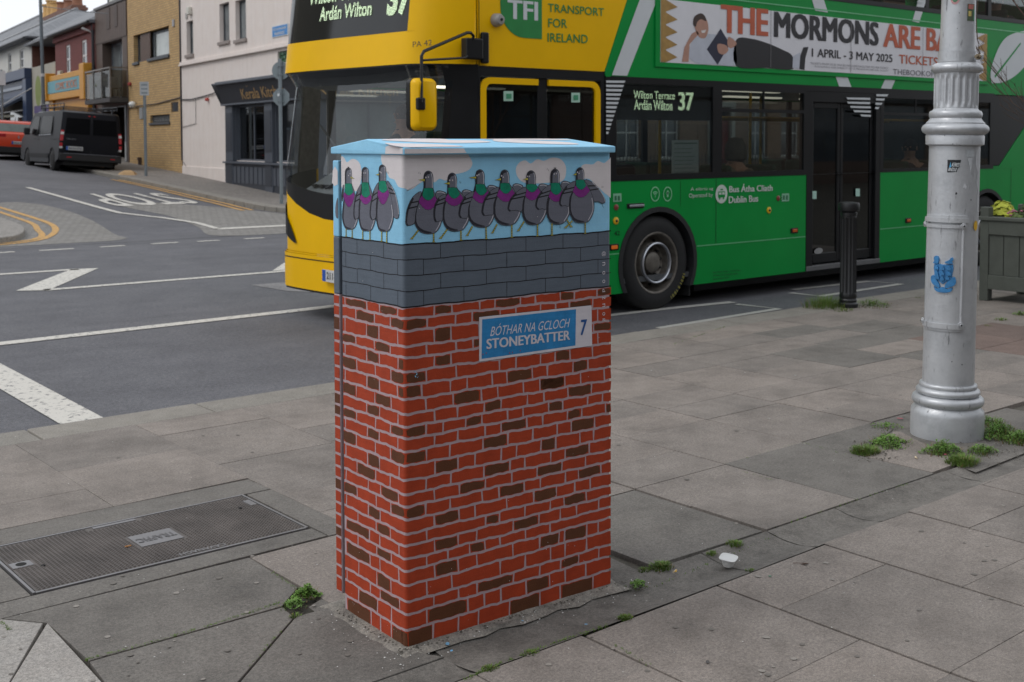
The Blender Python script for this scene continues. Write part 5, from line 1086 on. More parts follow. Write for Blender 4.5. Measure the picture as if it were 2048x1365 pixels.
vrear('number_plate', xl+.20, xl+.72, .70, .82, M('#b9babb', .4), .02, .01, .003); vrear('plate_band', xl+.20, xl+.26, .702, .818, M('#2b55a8', .4), .031, .002, 0); vrear('brake_light', cxv-.12, cxv-.05, 1.80, 1.83, RED, .01, .01, 0); vrear('brake_light', cxv+.05, cxv+.12, 1.80, 1.83, RED, .01, .01, 0)
m = MB(); put_text(m, '08-KE-2765', (xl+.28, -.92, .73), (xl+.70, -.92, .73), (xl+.28, -.92, .79), bold=.02); L_('plate_lettering', m, DKT, VAN, fix=False); m = MB(); put_text(m, 'TRAFIC', (xl+.2, -.905, 1.03), (xl+.5, -.905, 1.03), (xl+.2, -.905, 1.07)); L_('badge_lettering', m, M('#8d9096', .3, .5), VAN, fix=False)
for y in (0, 3.5):
    for x, s in ((xl+.0, 1), (xr-.22, 1)):
        m = MB(); m.lathe([(.20, .0), (.30, .01), (.335, .04), (.34, .1), (.335, .20), (.2, .22)], 28, (x, y, .34), 'x'); L_('tyre', m, RUB, VAN, smooth=True); m = MB(); m.lathe([(.21, -.004), (.195, .006), (.12, .03), (.06, .005), (.002, .0)], 20, (x, y, .34), 'x', cap=False); L_('rim', m, M('#85868a', .4, .4, .2, 9), VAN, smooth=True)
L_('wheel_arch', MB().box(xl+.02, xr-.02, -.42, .42, .40, .80).box(xl+.02, xr-.02, 3.08, 3.92, .40, .80).box(xl+.2, xr-.2, -.7, 4.2, .22, .40), VP, VAN)
L_('door_mirror', MB().box(xl-.22, xl-.02, 3.1, 3.2, 1.18, 1.42), VP, VAN, bev=.04); L_('door_mirror', MB().box(xr+.02, xr+.22, 3.1, 3.2, 1.18, 1.42), VP, VAN, bev=.04)
m = MB()
for x in (xl+.14, xr-.14): m.tube([(x, -.62, 2.05), (x, -.62, 2.18), (x, 2.4, 2.20), (x, 2.4, 2.05)], .017, 6)
for x in (xl+.14, xr-.14): m.tube([(x, -.62, 2.08), (x, 2.4, 2.10)], .014, 6)
for y in (-.6, .15, .9, 1.65, 2.38): m.tube([(xl+.14, y, 2.09), (xr-.14, y, 2.09)], .014, 6); 
for y in (-.6, -.2, .2, .6, 1.0, 1.4, 1.8, 2.2):
    for x in (xl+.14, xr-.14): m.tube([(x, y, 2.09), (x, y, 2.18)], .009, 5)
for x in (xl+.2, xr-.2):
    for y in (-.3, .9, 2.1): m.box(x-.02, x+.02, y-.03, y+.03, 1.95, 2.09)
L_('roof_rack', m, M('#3b3d42', .4, .5), VAN, smooth=True)
# ------------------------------------------------------------------ red car ahead of the van
CB = M('#cc4528', .3, 0, .05, 2, 0, 60, .0, .4)
CLOC = Vector((12.95, 46.3, 0)); CLOC.z = TZ(13.6, 46.3)+.04
CAR = thing('parked_car', 'bright orange red hatchback parked ahead of the black van', 'car', tuple(CLOC), rot=(0, R(3.5), R(-6.5)))
cp_ = [(-.62, .45), (-.66, .75), (-.60, .98), (-.45, 1.05), (-.12, 1.42), (.3, 1.49), (1.3, 1.50), (1.9, 1.38), (2.55, 1.02), (3.2, .90), (3.42, .70), (3.42, .35), (2.92, .28)]+[(2.58+.34*math.cos(R(a)), .30+.34*math.sin(R(a))) for a in range(0, 181, 30)]+[(2.2, .24), (.36, .24)]+[(.34*math.cos(R(a)), .30+.34*math.sin(R(a))) for a in range(0, 181, 30)]+[(-.36, .28)]
n = len(cp_); rows_ = []
for t in (0, .04, .15, .85, .96, 1):
    for y, z in cp_:
        tz = max(0, (z-.95)/.55); e = 1 if t in (0, 1) else 0; x = .9+( -.88+1.76*t)*(1-.22*tz); rows_.append((x, 1.4+(y-1.4)*(.965 if e else 1), z if not (e and z > 1.3) else z-.03))
L_('car_body', MB().add(rows_, [tuple(range(n))[::-1], tuple(range(5*n, 6*n))]+[(i*n+j, i*n+(j+1) % n, (i+1)*n+(j+1) % n, (i+1)*n+j) for i in range(5) for j in range(n)]), CB, CAR, smooth=True)
def crear(name, x0, x1, z0, z1, mat, off=.004, slope=True, th=.015):
    ry = lambda z: -.66 if z < .80 else (-.60+.15*max(0, (z-.98)/.07) if z < 1.05 else -.45+.33*(z-1.05)/.37); m = MB()
    m.prism([(x0, ry(z0)-off, z0), (x1, ry(z0)-off, z0), (x1-(.0 if not slope else .06)*(1 if x1 > .9 else -1), ry(z1)-off, z1), (x0+(.0 if not slope else .06), ry(z1)-off, z1)], (0, -th, 0)); return L_(name, m, mat, CAR, bev=.01)
crear('rear_window', .22, 1.58, 1.06, 1.37, M('#59625f', .1, 0, .3, 2), .0); crear('tail_lamp', .06, .46, .86, .97, RED, .03, False); crear('tail_lamp', 1.34, 1.74, .86, .97, RED, .03, False)
crear('number_plate', .66, 1.16, .60, .71, M('#b9babb', .4), .01, False); crear('plate_band', .66, .72, .602, .708, M('#2b55a8', .4), .028, False, .002); crear('rear_bumper', .05, 1.75, .28, .50, VP, .0, False, .03)
m = MB(); e_ = [(.86, .86), (.9, .80), (.94, .86), (.9, .93)]; m.prism([(x, -.67, z) for x, z in e_], (0, -.01, 0)); L_('badge', m, STEELB, CAR); m = MB(); put_text(m, '191-D-30456', (.74, -.695, .63), (1.14, -.695, .63), (.74, -.695, .68), bold=.02); L_('plate_lettering', m, DKT, CAR, fix=False)
for y in (0, 2.58):
    for x in (.03, 1.56):
        L_('tyre', MB().lathe([(.18, 0), (.27, .01), (.30, .04), (.30, .17), (.27, .2), (.18, .21)], 24, (x, y, .30), 'x'), RUB, CAR, smooth=True)
L_('wheel_arch', MB().box(.08, 1.72, -.34, .34, .3, .62).box(.08, 1.72, 2.24, 2.92, .3, .62).box(.2, 1.6, -.5, 3.2, .18, .32), VP, CAR)
L_('roof_aerial', MB().tube([(.9, .2, 1.48), (.9, .05, 1.62)], .01, 5), VP, CAR)
m = MB(); m.poly([(.9-.885*(1-.22*.3)-.003, y, z) for y, z in ((.35, 1.05), (.55, 1.38), (1.3, 1.42), (1.3, 1.05))]); L_('side_window', m, VG, CAR, fix=False)

# ------------------------------------------------------------------ silver lamp column
def silvermat():
    m, n, l, p = newmat('silver_paint'); co = coords(n, l)
    nz = noise(n, l, co, 5, 6, .7)
    c1 = ramp(n, l, nz, [(.25, srgb('#a0a3a6')), (.5, srgb('#b9bbbe')), (.8, srgb('#c6c8ca'))])
    st = noise(n, l, coords(n, l, scale=(6, 6, 1.2)), 7, 5); f = ramp(n, l, st, [(.62, (0, 0, 0, 1)), (.72, (1, 1, 1, 1))])
    l.new(mixc(n, l, f, c1, srgb('#77777a')), p.inputs['Base Color'])
    p.inputs['Metallic'].default_value = .35; p.inputs['Roughness'].default_value = .38
    bump(n, l, p, noise(n, l, co, 45, 4), .35, .004); return m
SILV = silvermat()
LC = Vector((5.87, 3.385, 0)); LEAN = R(.75)
lean_ax = Vector((math.sin(YAW), math.cos(YAW), 0))
LQ = Matrix.Rotation(LEAN, 3, lean_ax).to_euler()
COLM = thing('lamp_column', 'silver painted cast iron lamp column with fluted collar and blue crest', 'lamp column', tuple(LC), rot=tuple(LQ))
def zy(y): return 2.349-.002705*y          # measured height on the column axis
K = .002846
prof = [(.188, -.02), (.190, .01), (.190, zy(826)), (.187, zy(818)), (.170, zy(811)), (.166, zy(808))]
def torus(y0, y1, r_in, r_out, n=6):
    z0, z1 = zy(y0), zy(y1); return [(r_in+(r_out-r_in)*math.sin(math.pi*k/n)**.6, z0+(z1-z0)*k/n) for k in range(n+1)]
prof += torus(808, 789, .172, .187)+torus(788, 774, .152, .166)+torus(773, 765, .146, .150)+[(.134, zy(764)), (.133, zy(650)), (.131, zy(440)), (.130, zy(290))]
obj('shaft', MB().lathe(prof, 48), SILV, COLM, world=False, smooth=True)
# upper collar, torus mouldings and fluted drum
p2 = [(.130, zy(290)), (.149, zy(287)), (.150, zy(270)), (.146, zy(268))]+torus(267, 246, .150, .172)+[(.150, zy(244)), (.138, zy(240)), (.132, zy(236))]+torus(235, 221, .130, .136)+[(.118, zy(219)), (.1125, zy(216))]
obj('collar', MB().lathe(p2, 48), SILV, COLM, world=False, smooth=True)
nf = 20
def flute(a, h, r): 
    q = (a*nf/(2*math.pi)) % 1; return r-.0085*max(0, math.sin(math.pi*min(1, max(0, (q-.16)/.68))))**.7
m = MB(); zs_ = [zy(217), zy(212), zy(208)]+[zy(208-k*8) for k in range(1, 7)]+[zy(155), zy(151), zy(146)]
seg = nf*8; vs = []
for h in zs_:
    e = 1 if zy(209) <= h <= zy(154) else 0
    for k in range(seg):
        a = 2*math.pi*k/seg; r = .1125+.0015*e; r = flute(a, h, r) if e else r; vs.append((r*math.cos(a), r*math.sin(a), h))
m.add(vs, [(i*seg+k, i*seg+(k+1) % seg, (i+1)*seg+(k+1) % seg, (i+1)*seg+k) for i in range(len(zs_)-1) for k in range(seg)])
obj('fluted_drum', m, SILV, COLM, world=False, smooth=True)
obj('capital_ring', MB().lathe([(.1125, zy(146))]+torus(145, 128, .118, .133)+[(.112, zy(127)), (.095, zy(124))], 48), SILV, COLM, world=False, smooth=True)
obj('upper_shaft', MB().lathe([(.095, zy(126)), (.092, zy(100)), (.088, zy(40)), (.082, 3.2), (.075, 5.0), (.06, 8.0)], 40), SILV, COLM, world=False, smooth=True)
# the frame used for things seen on the camera side: tt = across (right), ff = towards the camera
ff = Vector((-LC.x, -LC.y, 0)).normalized(); tt = Vector((-ff.y, ff.x, 0))
def onc(deg, z, r):
    a = R(deg); v = ff*math.cos(a)+tt*math.sin(a); return (v.x*r, v.y*r, z)
def cylpatch(mb, d0, d1, z0, z1, r, n=8, mi=0, thick=0.):
    for k in range(n):
        a, b = d0+(d1-d0)*k/n, d0+(d1-d0)*(k+1)/n
        mb.quad(onc(a, z0, r), onc(b, z0, r), onc(b, z1, r), onc(a, z1, r), mi=mi)
        if thick:
            mb.quad(onc(a, z1, r), onc(b, z1, r), onc(b, z1, r-thick), onc(a, z1, r-thick), mi=mi); mb.quad(onc(a, z0, r), onc(b, z0, r), onc(b, z0, r-thick), onc(a, z0, r-thick), mi=mi)
    if thick:
        for d in (d0, d1): mb.quad(onc(d, z0, r), onc(d, z1, r), onc(d, z1, r-thick), onc(d, z0, r-thick), mi=mi)
    return mb
# band clamp with lug and bolt
m = cylpatch(MB(), -175, 185, zy(124), zy(103), .0985, 40, thick=.008); obj('band_clamp', m, SILV, COLM, world=False, smooth=True)
m = MB(); a = onc(62, zy(120), .095); b = onc(66, zy(120), .150)
for d0, d1 in ((60, 62), (65, 67)):
    p = [onc(d0, zy(121), .095), onc(d0, zy(121), .142), onc(d0, zy(110), .145), onc(d0, zy(109), .095)]; v = Vector(onc(d1, 0, .12))-Vector(onc(d0, 0, .12)); m.prism(p, v)
obj('clamp_lug', m, SILV, COLM, world=False, bev=.002)
c = Vector(onc(60, zy(115), .126)); v = (Vector(onc(45, 0, .126))-Vector(onc(60, 0, .126))).normalized()
obj('bolt', MB().tube([c-v*.02, c+v*.03], .0085, 6).tube([c+v*.004, c+v*.014], .016, 6), M('#8a7d68', .5, .8, .3, 30), COLM, world=False)
# access door on the lower shaft, hinged frame lips, bolts
DL, DR = -62, 22
obj('access_door', cylpatch(MB(), DL, DR, zy(640), zy(447), .1385, 14, thick=.01), SILV, COLM, world=False, smooth=True)
m = cylpatch(MB(), DL-7, DR+12, zy(440), zy(431), .150, 16, thick=.022); cylpatch(m, DL-4, DR+10, zy(431), zy(426), .144, 16, thick=.016); obj('door_hood', m, SILV, COLM, world=False, bev=.002, seg=1)
m = cylpatch(MB(), DL-7, DR+9, zy(451), zy(444), .147, 16, thick=.014); cylpatch(m, DL-9, DR+9, zy(650), zy(640), .147, 16, thick=.016); cylpatch(m, DL-4, DR+8, zy(655), zy(650), .140, 16, thick=.01)
m.tube([onc(DR+1, zy(445), .139), onc(DR+1, zy(642), .139)], .0075, 8); m.tube([onc(DL-1, zy(445), .137), onc(DL-1, zy(642), .137)], .005, 8)
obj('door_frame', m, SILV, COLM, world=False, smooth=True)
for d, y in ((DR, 446), (DR, 641), (DL-8, 640), (DL-8, 446)):
    c = Vector(onc(d, zy(y), .143)); v = Vector(onc(d, 0, 1)).normalized()
    obj('door_bolt', MB().tube([c, c+v*.008], .0165, 14).tube([c, c+v*.013], .009, 6), SILV, COLM, world=False, bev=.002)
    obj('bolt_recess', MB().tube([c+v*.0131, c+v*.0136], .005, 6), M('#1f2022', .6), COLM, world=False)
# blue municipal crest: shield of three by three, supporters and two scrolls
CR = M('#3579ae', .5, 0, .25, 40, .25, 150)
cz_ = zy(540)
def cr_pt(u, v, h=0.): 
    r = .1385+h; return onc(-17+math.degrees(u*.86/.1385), cz_+v*.93, r)
def relief(mb, pts, h):
    """closed outline pts (u, v) raised by h from the column face"""
    n = len(pts); cx_ = sum(p[0] for p in pts)/n; cy_ = sum(p[1] for p in pts)/n
    top = [(cx_+(p[0]-cx_)*.92, cy_+(p[1]-cy_)*.92) for p in pts]
    mb.add([cr_pt(*p, -.002) for p in pts]+[cr_pt(*p, h) for p in top], [(i, (i+1) % n, n+(i+1) % n, n+i) for i in range(n)])
    bm = bmesh.new(); bm.faces.new([bm.verts.new((*p, 0)) for p in top])
    for k in range(-9, 10): bmesh.ops.bisect_plane(bm, geom=bm.verts[:]+bm.edges[:]+bm.faces[:], plane_co=(k*.009, 0, 0), plane_no=(1, 0, 0), dist=1e-6)
    bm.verts.index_update(); mb.add([cr_pt(v.co.x, v.co.y, h) for v in bm.verts], [tuple(v.index for v in f.verts) for f in bm.faces]); bm.free()
m = MB()
sh = spline([(-.060, .054), (0, .050), (.060, .054), (.058, .0), (.052, -.03), (.02, -.052), (0, -.066), (-.02, -.052), (-.052, -.03), (-.058, 0)], 2)
relief(m, sh, .0055)
for i in range(3):
    for j in range(3):
        u, v = -.035+i*.035, .030-j*.030
        if j == 2 and i != 1: v += .006; u *= .8
        relief(m, [(u-.011, v-.012), (u+.011, v-.012), (u+.011, v+.004), (u+.007, v+.004), (u+.006, v+.013), (u-.006, v+.013), (u-.007, v+.004), (u-.011, v+.004)], .0145)
obj('crest_shield', m, CR, COLM, world=False, smooth=False)
m = MB(); 
relief(m, spline([(-.062, .052), (-.028, .052), (-.026, .064), (-.022, .078), (-.030, .094), (-.044, .098), (-.056, .090), (-.056, .074), (-.052, .066)], 2), .011)
relief(m, spline([(.016, .056), (.056, .056), (.052, .070), (.060, .084), (.052, .094), (.040, .086), (.030, .074), (.010, .066)], 2), .011)
obj('crest_top', m, CR, COLM, world=False)
m = MB()
relief(m, spline([(-.072, -.018), (-.052, -.020), (-.018, -.062), (-.014, -.086), (-.034, -.084), (-.062, -.066), (-.076, -.046)], 2), .010)
relief(m, spline([(.072, -.020), (.052, -.022), (.016, -.060), (.012, -.084), (.034, -.084), (.064, -.070), (.078, -.050)], 2), .010)
relief(m, spline([(-.055, -.078), (-.030, -.090), (0, -.078), (.030, -.090), (.060, -.078), (.054, -.102), (.020, -.112), (-.020, -.112), (-.050, -.100)], 2), .008)
obj('crest_scroll', m, CR, COLM, world=False)
# stickers
def sticker(name, d0, d1, y0, y1, col, r=.1312, label=None, rag=None):
    m = MB()
    if rag:
        bm = bmesh.new()
        for q in rag: bm.faces.new([bm.verts.new((u, v, 0)) for u, v in q])
        for k in range(1, 8): bmesh.ops.bisect_plane(bm, geom=bm.verts[:]+bm.edges[:]+bm.faces[:], plane_co=(k/8, 0, 0), plane_no=(1, 0, 0), dist=1e-5)
        bm.verts.index_update(); m.add([onc(d0+(d1-d0)*v.co.x, zy(y1)+(zy(y0)-zy(y1))*v.co.y, r) for v in bm.verts], [tuple(v.index for v in f.verts) for f in bm.faces]); bm.free()
    else: cylpatch(m, d0, d1, zy(y1), zy(y0), r, 5)
    return obj(name, m, M(col, .6, 0, .15, 30), COLM, world=False, label=label, fix=False)
sticker('sticker', -15, 15, 317, 342, '#1d1f22', label='torn black sticker on the column', rag=[[(0, 0), (0, 1), (1, 1), (.96, .8), (.86, .72), (.9, .45), (.75, .3), (.7, .05)]])
m = MB(); put_text(m, 'ALWAYS', onc(-6, zy(330), .1345), onc(9, zy(331), .1345), onc(-4, zy(322), .1345), bold=.03); put_text(m, 'ANTI-F', onc(-13, zy(339), .1345), onc(5, zy(340), .1345), onc(-12, zy(332), .1345), bold=.03); obj('sticker_lettering', m, M('#d7dcdf', .6), COLM, world=False, fix=False)
sticker('sticker', -11, -6, 321, 333, '#4f9ec8', r=.1318, rag=[[(0, 0), (.6, 1), (1, .2)]])
sticker('sticker', 26, 48, 297, 311, '#a9adb0', label='pale torn sticker remains'); sticker('sticker', 30, 44, 313, 345, '#b9bcbf', rag=[[(0, 1), (1, 1), (.8, .4), (.5, 0), (.4, .5)]]); sticker('sticker', 20, 30, 360, 375, '#bcbec1', rag=[[(0, .2), (.5, 1), (.7, .6), (1, .5), (.8, 0), (.4, .3)]])
sticker('sticker', 48, 72, 300, 420, '#b3b5b8', r=.1316, label='ragged strip of peeled paper', rag=[[(.3, 1), (1, 1), (1, 0), (.7, 0), (.55, .2), (.8, .35), (.4, .5), (.6, .65), (.2, .8)]])
c_ = MB(); c_.poly([onc(60+math.degrees(.018*math.cos(a*.449)/.131), zy(446)+.027*math.sin(a*.449), .1345) for a in range(14)]); obj('sticker', c_, M('#d2a62c', .5), COLM, world=False, label='round yellow sticker', fix=False)
sticker('sticker', 30, 62, 12, 45, '#4d5a44', r=.0895, label='small poster in dark green and red')
sticker('sticker', 33, 60, 13, 22, '#b06a62', r=.0899); sticker('sticker', 34, 46, 26, 36, '#c8b66a', r=.0899); sticker('sticker', 56, 62, 16, 44, '#37805f', r=.0902)
c_ = MB(); c_.poly([onc(-12+math.degrees(.024*math.cos(a*.449)/.088), zy(2)+.03*math.sin(a*.449), .0893) for a in range(14)]); obj('sticker', c_, M('#b88a8c', .6, 0, .3, 90), COLM, world=False, label='round pink and green sticker', fix=False)
c_ = MB(); c_.poly([onc(-12+math.degrees(.014*math.cos(a*.449)/.088), zy(2)+.018*math.sin(a*.449), .0897) for a in range(14)]); obj('sticker', c_, M('#4d7b5e', .6, 0, .3, 90), COLM, world=False, fix=False)
m = MB()
rc = random.Random(5)
for d, y, r_ in ((6, 383, .006), (-4, 286, .003), (7, 714, .003), (3, 30, .003), (-20, 270, .003), (42, 395, .004), (-2, 60, .002), (30, 720, .004)):
    rr_ = .1135 if y < 60 else .1312; rr_ = .0898 if y < 90 else (.1508 if y < 290 else (.1342 if y > 650 else .1312))
    m.poly([onc(d+math.degrees(r_*math.cos(a)*rc.uniform(.6, 1.2)/rr_), zy(y)+r_*math.sin(a)*rc.uniform(.7, 1.4), rr_) for a in (0, 1, 2, 3, 4, 5)])
obj('paint_chip', m, M('#26262a', .7), COLM, world=False, fix=False)

# ------------------------------------------------------------------ black fluted bollard
BLK = M('#1b1c1e', .42, 0, .2, 12, .25, 60)
bp = G(1701, 617); BO = thing('bollard', 'black fluted cast iron bollard at the kerb beside the bus door', 'bollard', (bp.x+.06, bp.y+.07, 0))
def fl16(a, h, r):
    q = (a*16/(2*math.pi)) % 1; return r-(.010*math.sin(math.pi*q)**.8 if .14 < h < .86 else 0)
obj('shaft', MB().lathe([(.092, 0), (.094, .035), (.080, .05), (.084, .07), (.076, .085), (.082, .10), (.079, .135), (.079, .15), (.074, .84), (.074, .865), (.070, .87)], 96, fl=fl16), BLK, BO, world=False, smooth=True)
obj('cap', MB().lathe([(.068, .868), (.076, .878), (.076, .905), (.070, .912), (.074, .918), (.094, .925), (.099, .945), (.099, .985), (.094, 1.0), (.05, 1.008)], 40), BLK, BO, world=False, smooth=True)

# ------------------------------------------------------------------ planter
PGR = M('#4d514b', .6, 0, .12, 8, .25, 40)
PX0, PX1, PY0, PY1 = 11.03, 11.85, 3.3, 6.03
PLN = thing('planter', 'dark green grey wooden trough planter with vertical boards', 'planter', (11.4, 4.7, 0))
def bxo(n, *a, mat=PGR, par=PLN, bev=.004, **k): return obj(n, MB().box(*a), mat, par, bev=bev, seg=1, **k)
for y in (PY0, PY1-.09, (PY0+PY1)/2-.045):
    for x in (PX0-.008, PX1-.08): bxo('post', x, x+.09, y, y+.09, .0, .84 if y != PY1-.09 else .93)
bxo('rim', PX0-.03, PX0+.10, PY0-.03, PY1+.03, .80, .835); bxo('rim', PX1-.1, PX1+.03, PY0-.03, PY1+.03, .80, .835); bxo('rim', PX0+.101, PX1-.101, PY1-.07, PY1+.03, .80, .835); bxo('rim', PX0+.101, PX1-.101, PY0-.03, PY0+.07, .80, .835)
bxo('rail', PX0-.012, PX0+.03, PY0+.09, PY1-.09, .66, .799); bxo('rail', PX0-.012, PX0+.03, PY0+.09, PY1-.09, .12, .26)
bxo('rail', PX0+.09, PX1-.09, PY1-.05, PY1+.008, .66, .799); bxo('rail', PX0+.09, PX1-.09, PY1-.05, PY1+.008, .12, .26)
y = PY0+.09
while y < PY1-.1:
    bxo('board', PX0+.008, PX0+.022, y+.003, min(y+.157, PY1-.09), .261, .659, bev=.003); y += .16
x = PX0+.09
while x < PX1-.1: bxo('board', x+.003, min(x+.157, PX1-.09), PY1-.03, PY1-.014, .261, .659, bev=.003); x += .16
bxo('soil', PX0+.03, PX1-.03, PY0+.08, PY1-.06, .3, .80, mat=M('#2b231c', .95, 0, .3, 20, .8, 40), bev=0)

# ------------------------------------------------------------------ leaves, weeds, grass
def leafmat(name, c, v=.3):
    m, n, l, p = newmat(name); co = coords(n, l); b = srgb(c)
    l.new(ramp(n, l, noise(n, l, co, 14, 3), [(.3, sc_(b, 1-v)), (.7, sc_(b, 1+v))]), p.inputs['Base Color']); p.inputs['Roughness'].default_value = .6
    p.inputs['Specular IOR Level'].default_value = .3; return m
GRS = leafmat('grass_green', '#5d7534'); GRS2 = leafmat('weed_green', '#62843a', .4); DRY = leafmat('dry_grass', '#7f6d48'); HEU = leafmat('lime_leaf', '#a7ad3b'); DKL = leafmat('dark_leaf', '#3d4a2f', .4); PNK = leafmat('pink_bloom', '#a8697c')
def blade(mb, p, h, wd, az, lean, r):
    d = Vector((math.cos(az), math.sin(az), 0)); s = Vector((-d.y, d.x, 0))*wd/2; p = Vector(p)
    a = p+d*lean*h*.3+Vector((0, 0, h*.55)); b = p+d*lean*h+Vector((0, 0, h*(1-.3*lean)))
    mb.add([p-s, p+s, a+s*.75, a-s*.75, b], [(0, 1, 2, 3), (3, 2, 4)])
def tuft(mb, c, rad, n, h, r, wd=.004, dens=.6):
    for _ in range(n):
        a = r.uniform(0, 6.283); q = rad*r.random()**dens
        p = (c[0]+q*math.cos(a), c[1]+q*math.sin(a)*.8, (c[2] if len(c) > 2 else 0)-.004); blade(mb, p, h*r.uniform(.4, 1.1)*(1-.45*q/rad), wd*r.uniform(.7, 1.3), a+r.uniform(-.9, .9), r.uniform(.2, 1.1), r)
def weed(mb, c, rad, n, h, r, lf=.0075):
    p1, p2 = r.uniform(0, 6), r.uniform(0, 6)
    for _ in range(n):
        a = r.uniform(0, 6.283); k = .72+.30*math.sin(2*a+p1)+.18*math.sin(5*a+p2); u = r.random()**.6; q = rad*1.15*u*k; z = h*(1-u**2)*r.uniform(.2, 1)*(.6+.4*math.sin(3*a+q*60+p1)**2)+.004
        if r.random() < .06: q *= 1.35; z = .006
        p = Vector((c[0]+q*math.cos(a), c[1]+q*math.sin(a)*.85, z)); u = Vector((r.uniform(-1, 1), r.uniform(-1, 1), r.uniform(-.4, .6))).normalized(); v = u.cross(Vector((r.uniform(-.5, .5), r.uniform(-.5, .5), 1))).normalized(); s = lf*r.uniform(.5, 1.2)
        mb.add([p-u*s, p-v*s*.5, p+u*s, p+v*s*.5], [(0, 1, 2, 3)])
def patch(name, label, cat, c, parts):
    o = None
    for nm, mb, mt in parts:
        if not mb.f: continue
        if o is None: o = obj(nm, mb, mt, fix=False); tag(o, label, cat, kind='stuff'); top = o
        else: obj(nm, mb, mt, top, fix=False, kind='stuff')
    return o
rg = random.Random(21)
def clump(px, py, rad, kind, h, label, n=260, name='grass_tuft', cat='grass'):
    c = G(px, py); a, b, d = MB(), MB(), MB()
    if kind == 'grass': tuft(a, c, rad, n, h, rg); tuft(d, c, rad*1.1, n//9, h*.8, rg)
    elif kind == 'weed': weed(b, c, rad, n*3, h, rg); tuft(d, c, rad*1.2, n//6, h*1.15, rg, .003); tuft(a, c, rad*1.1, n//4, h*.8, rg)
    else: tuft(a, c, rad, n//2, h*1.1, rg); weed(b, (c[0]+rad*.2, c[1]+rad*.1, 0), rad*.8, n*2, h*.8, rg); tuft(d, c, rad*1.2, n//6, h*.7, rg)
    patch(name, label, cat, c, [('grass_blades', a, GRS), ('weed_leaves', b, GRS2), ('dry_stalks', d, DRY)])
clump(1648, 614, .24, 'grass', .17, 'tall ragged grass on the left of the black bollard', 520); clump(1745, 612, .22, 'mix', .10, 'low weeds on the right of the black bollard', 260)
clump(1688, 622, .10, 'grass', .05, 'short grass in front of the black bollard', 90)
clump(1730, 905, .085, 'grass', .06, 'grass at the left end of the weeds by the silver column', 420); clump(1775, 888, .13, 'weed', .055, 'leafy weeds just left of the silver column', 420); clump(1772, 855, .10, 'mix', .03, 'thin weeds in the joint behind the left weeds', 90)
clump(1885, 905, .10, 'weed', .07, 'round leafy weed at the foot of the silver column', 420); clump(1925, 925, .095, 'grass', .06, 'dense grass cushion in front of the silver column', 520); clump(1965, 905, .09, 'mix', .05, 'mixed weeds on the front right of the silver column', 200)
clump(1998, 870, .12, 'weed', .09, 'leafy weed on the right of the silver column', 520); clump(2038, 882, .12, 'mix', .07, 'weeds at the right edge beyond the silver column', 360); clump(1975, 850, .1, 'mix', .07, 'tall weed stems behind the silver column foot', 160)
clump(612, 1193, .042, 'weed', .045, 'small leafy weed left of the painted cabinet', 260); clump(585, 1212, .055, 'mix', .02, 'dry stalks and moss in the joint left of the painted cabinet', 120); clump(590, 1232, .02, 'grass', .02, 'tiny grass below the leafy weed', 50)
clump(1322, 1134, .05, 'grass', .032, 'grass tuft in the joint left of the white tub', 260); clump(1290, 1140, .03, 'grass', .02, 'sparse grass in the joint right of the cabinet', 70); clump(1275, 1172, .045, 'mix', .018, 'dry weeds at the right foot of the painted cabinet', 80)
clump(1250, 1236, .028, 'grass', .022, 'small grass tuft in front of the cabinet on the right', 120); clump(1470, 1088, .04, 'grass', .025, 'grass tuft behind the white tub', 150); clump(1424, 1107, .025, 'grass', .02, 'small tuft beside the white tub', 70)
clump(980, 1336, .03, 'grass', .016, 'low grass in the joint at the bottom centre', 120); clump(1060, 1306, .03, 'grass', .015, 'short grass in the front edge of the channel', 100); clump(1500, 1140, .02, 'grass', .012, 'few blades in the joint right of the white tub', 40)
clump(2002, 640, .07, 'grass', .04, 'small grass tuft on the paving before the planter', 90); clump(2040, 630, .07, 'mix', .05, 'weed tuft at the right edge below the planter', 90); clump(1975, 652, .05, 'grass', .02, 'thin grass on the paving by the column', 50); clump(1835, 596, .05, 'grass', .02, 'thin grass in the far joint', 40)
# moss and grass along joints: too many blades to count
m = MB(); m2 = MB()
def jointgrass(L, n, h=.010, wd=.004, sp_=.006):
    for a, b in zip(L[:-1], L[1:]):
        A, B = G(*a), G(*b)
        for _ in range(n):
            t = rg.random(); c = A+(B-A)*t
            for _ in range(rg.randint(1, 4)): blade(m, (c.x+rg.uniform(-sp_, sp_), c.y+rg.uniform(-sp_, sp_), -.006), h*rg.uniform(.3, 1.2), .0026, rg.uniform(0, 6.28), rg.uniform(.2, 1.2), rg)
jointgrass([(170, 1320), (275, 1292), (405, 1255), (500, 1225), (560, 1205)], 110); jointgrass([(545, 1145), (595, 1178)], 60); jointgrass([(0, 1245), (22, 1262)], 40, .014)
jointgrass([(575, 1245), (500, 1330)], 26); jointgrass([(930, 1360), (985, 1332), (1110, 1285), (1215, 1250)], 60, .012)
jointgrass([(1345, 690), (1455, 652)], 60, .02); jointgrass([(1455, 928), (1600, 885)], 60); jointgrass([(1600, 885), (1690, 910)], 60, .012); jointgrass([(1485, 942), (1553, 962), (1705, 1002)], 50, .008)
jointgrass([(1550, 1055), (1705, 1002), (1815, 968)], 30, .012); jointgrass([(1230, 1290), (1300, 1330)], 40, .01); jointgrass([(1300, 1175), (1560, 1065)], 30, .008)
o = obj('joint_grass', m, GRS, fix=False); tag(o, 'moss and short grass growing along the paving joints', 'grass', kind='stuff')
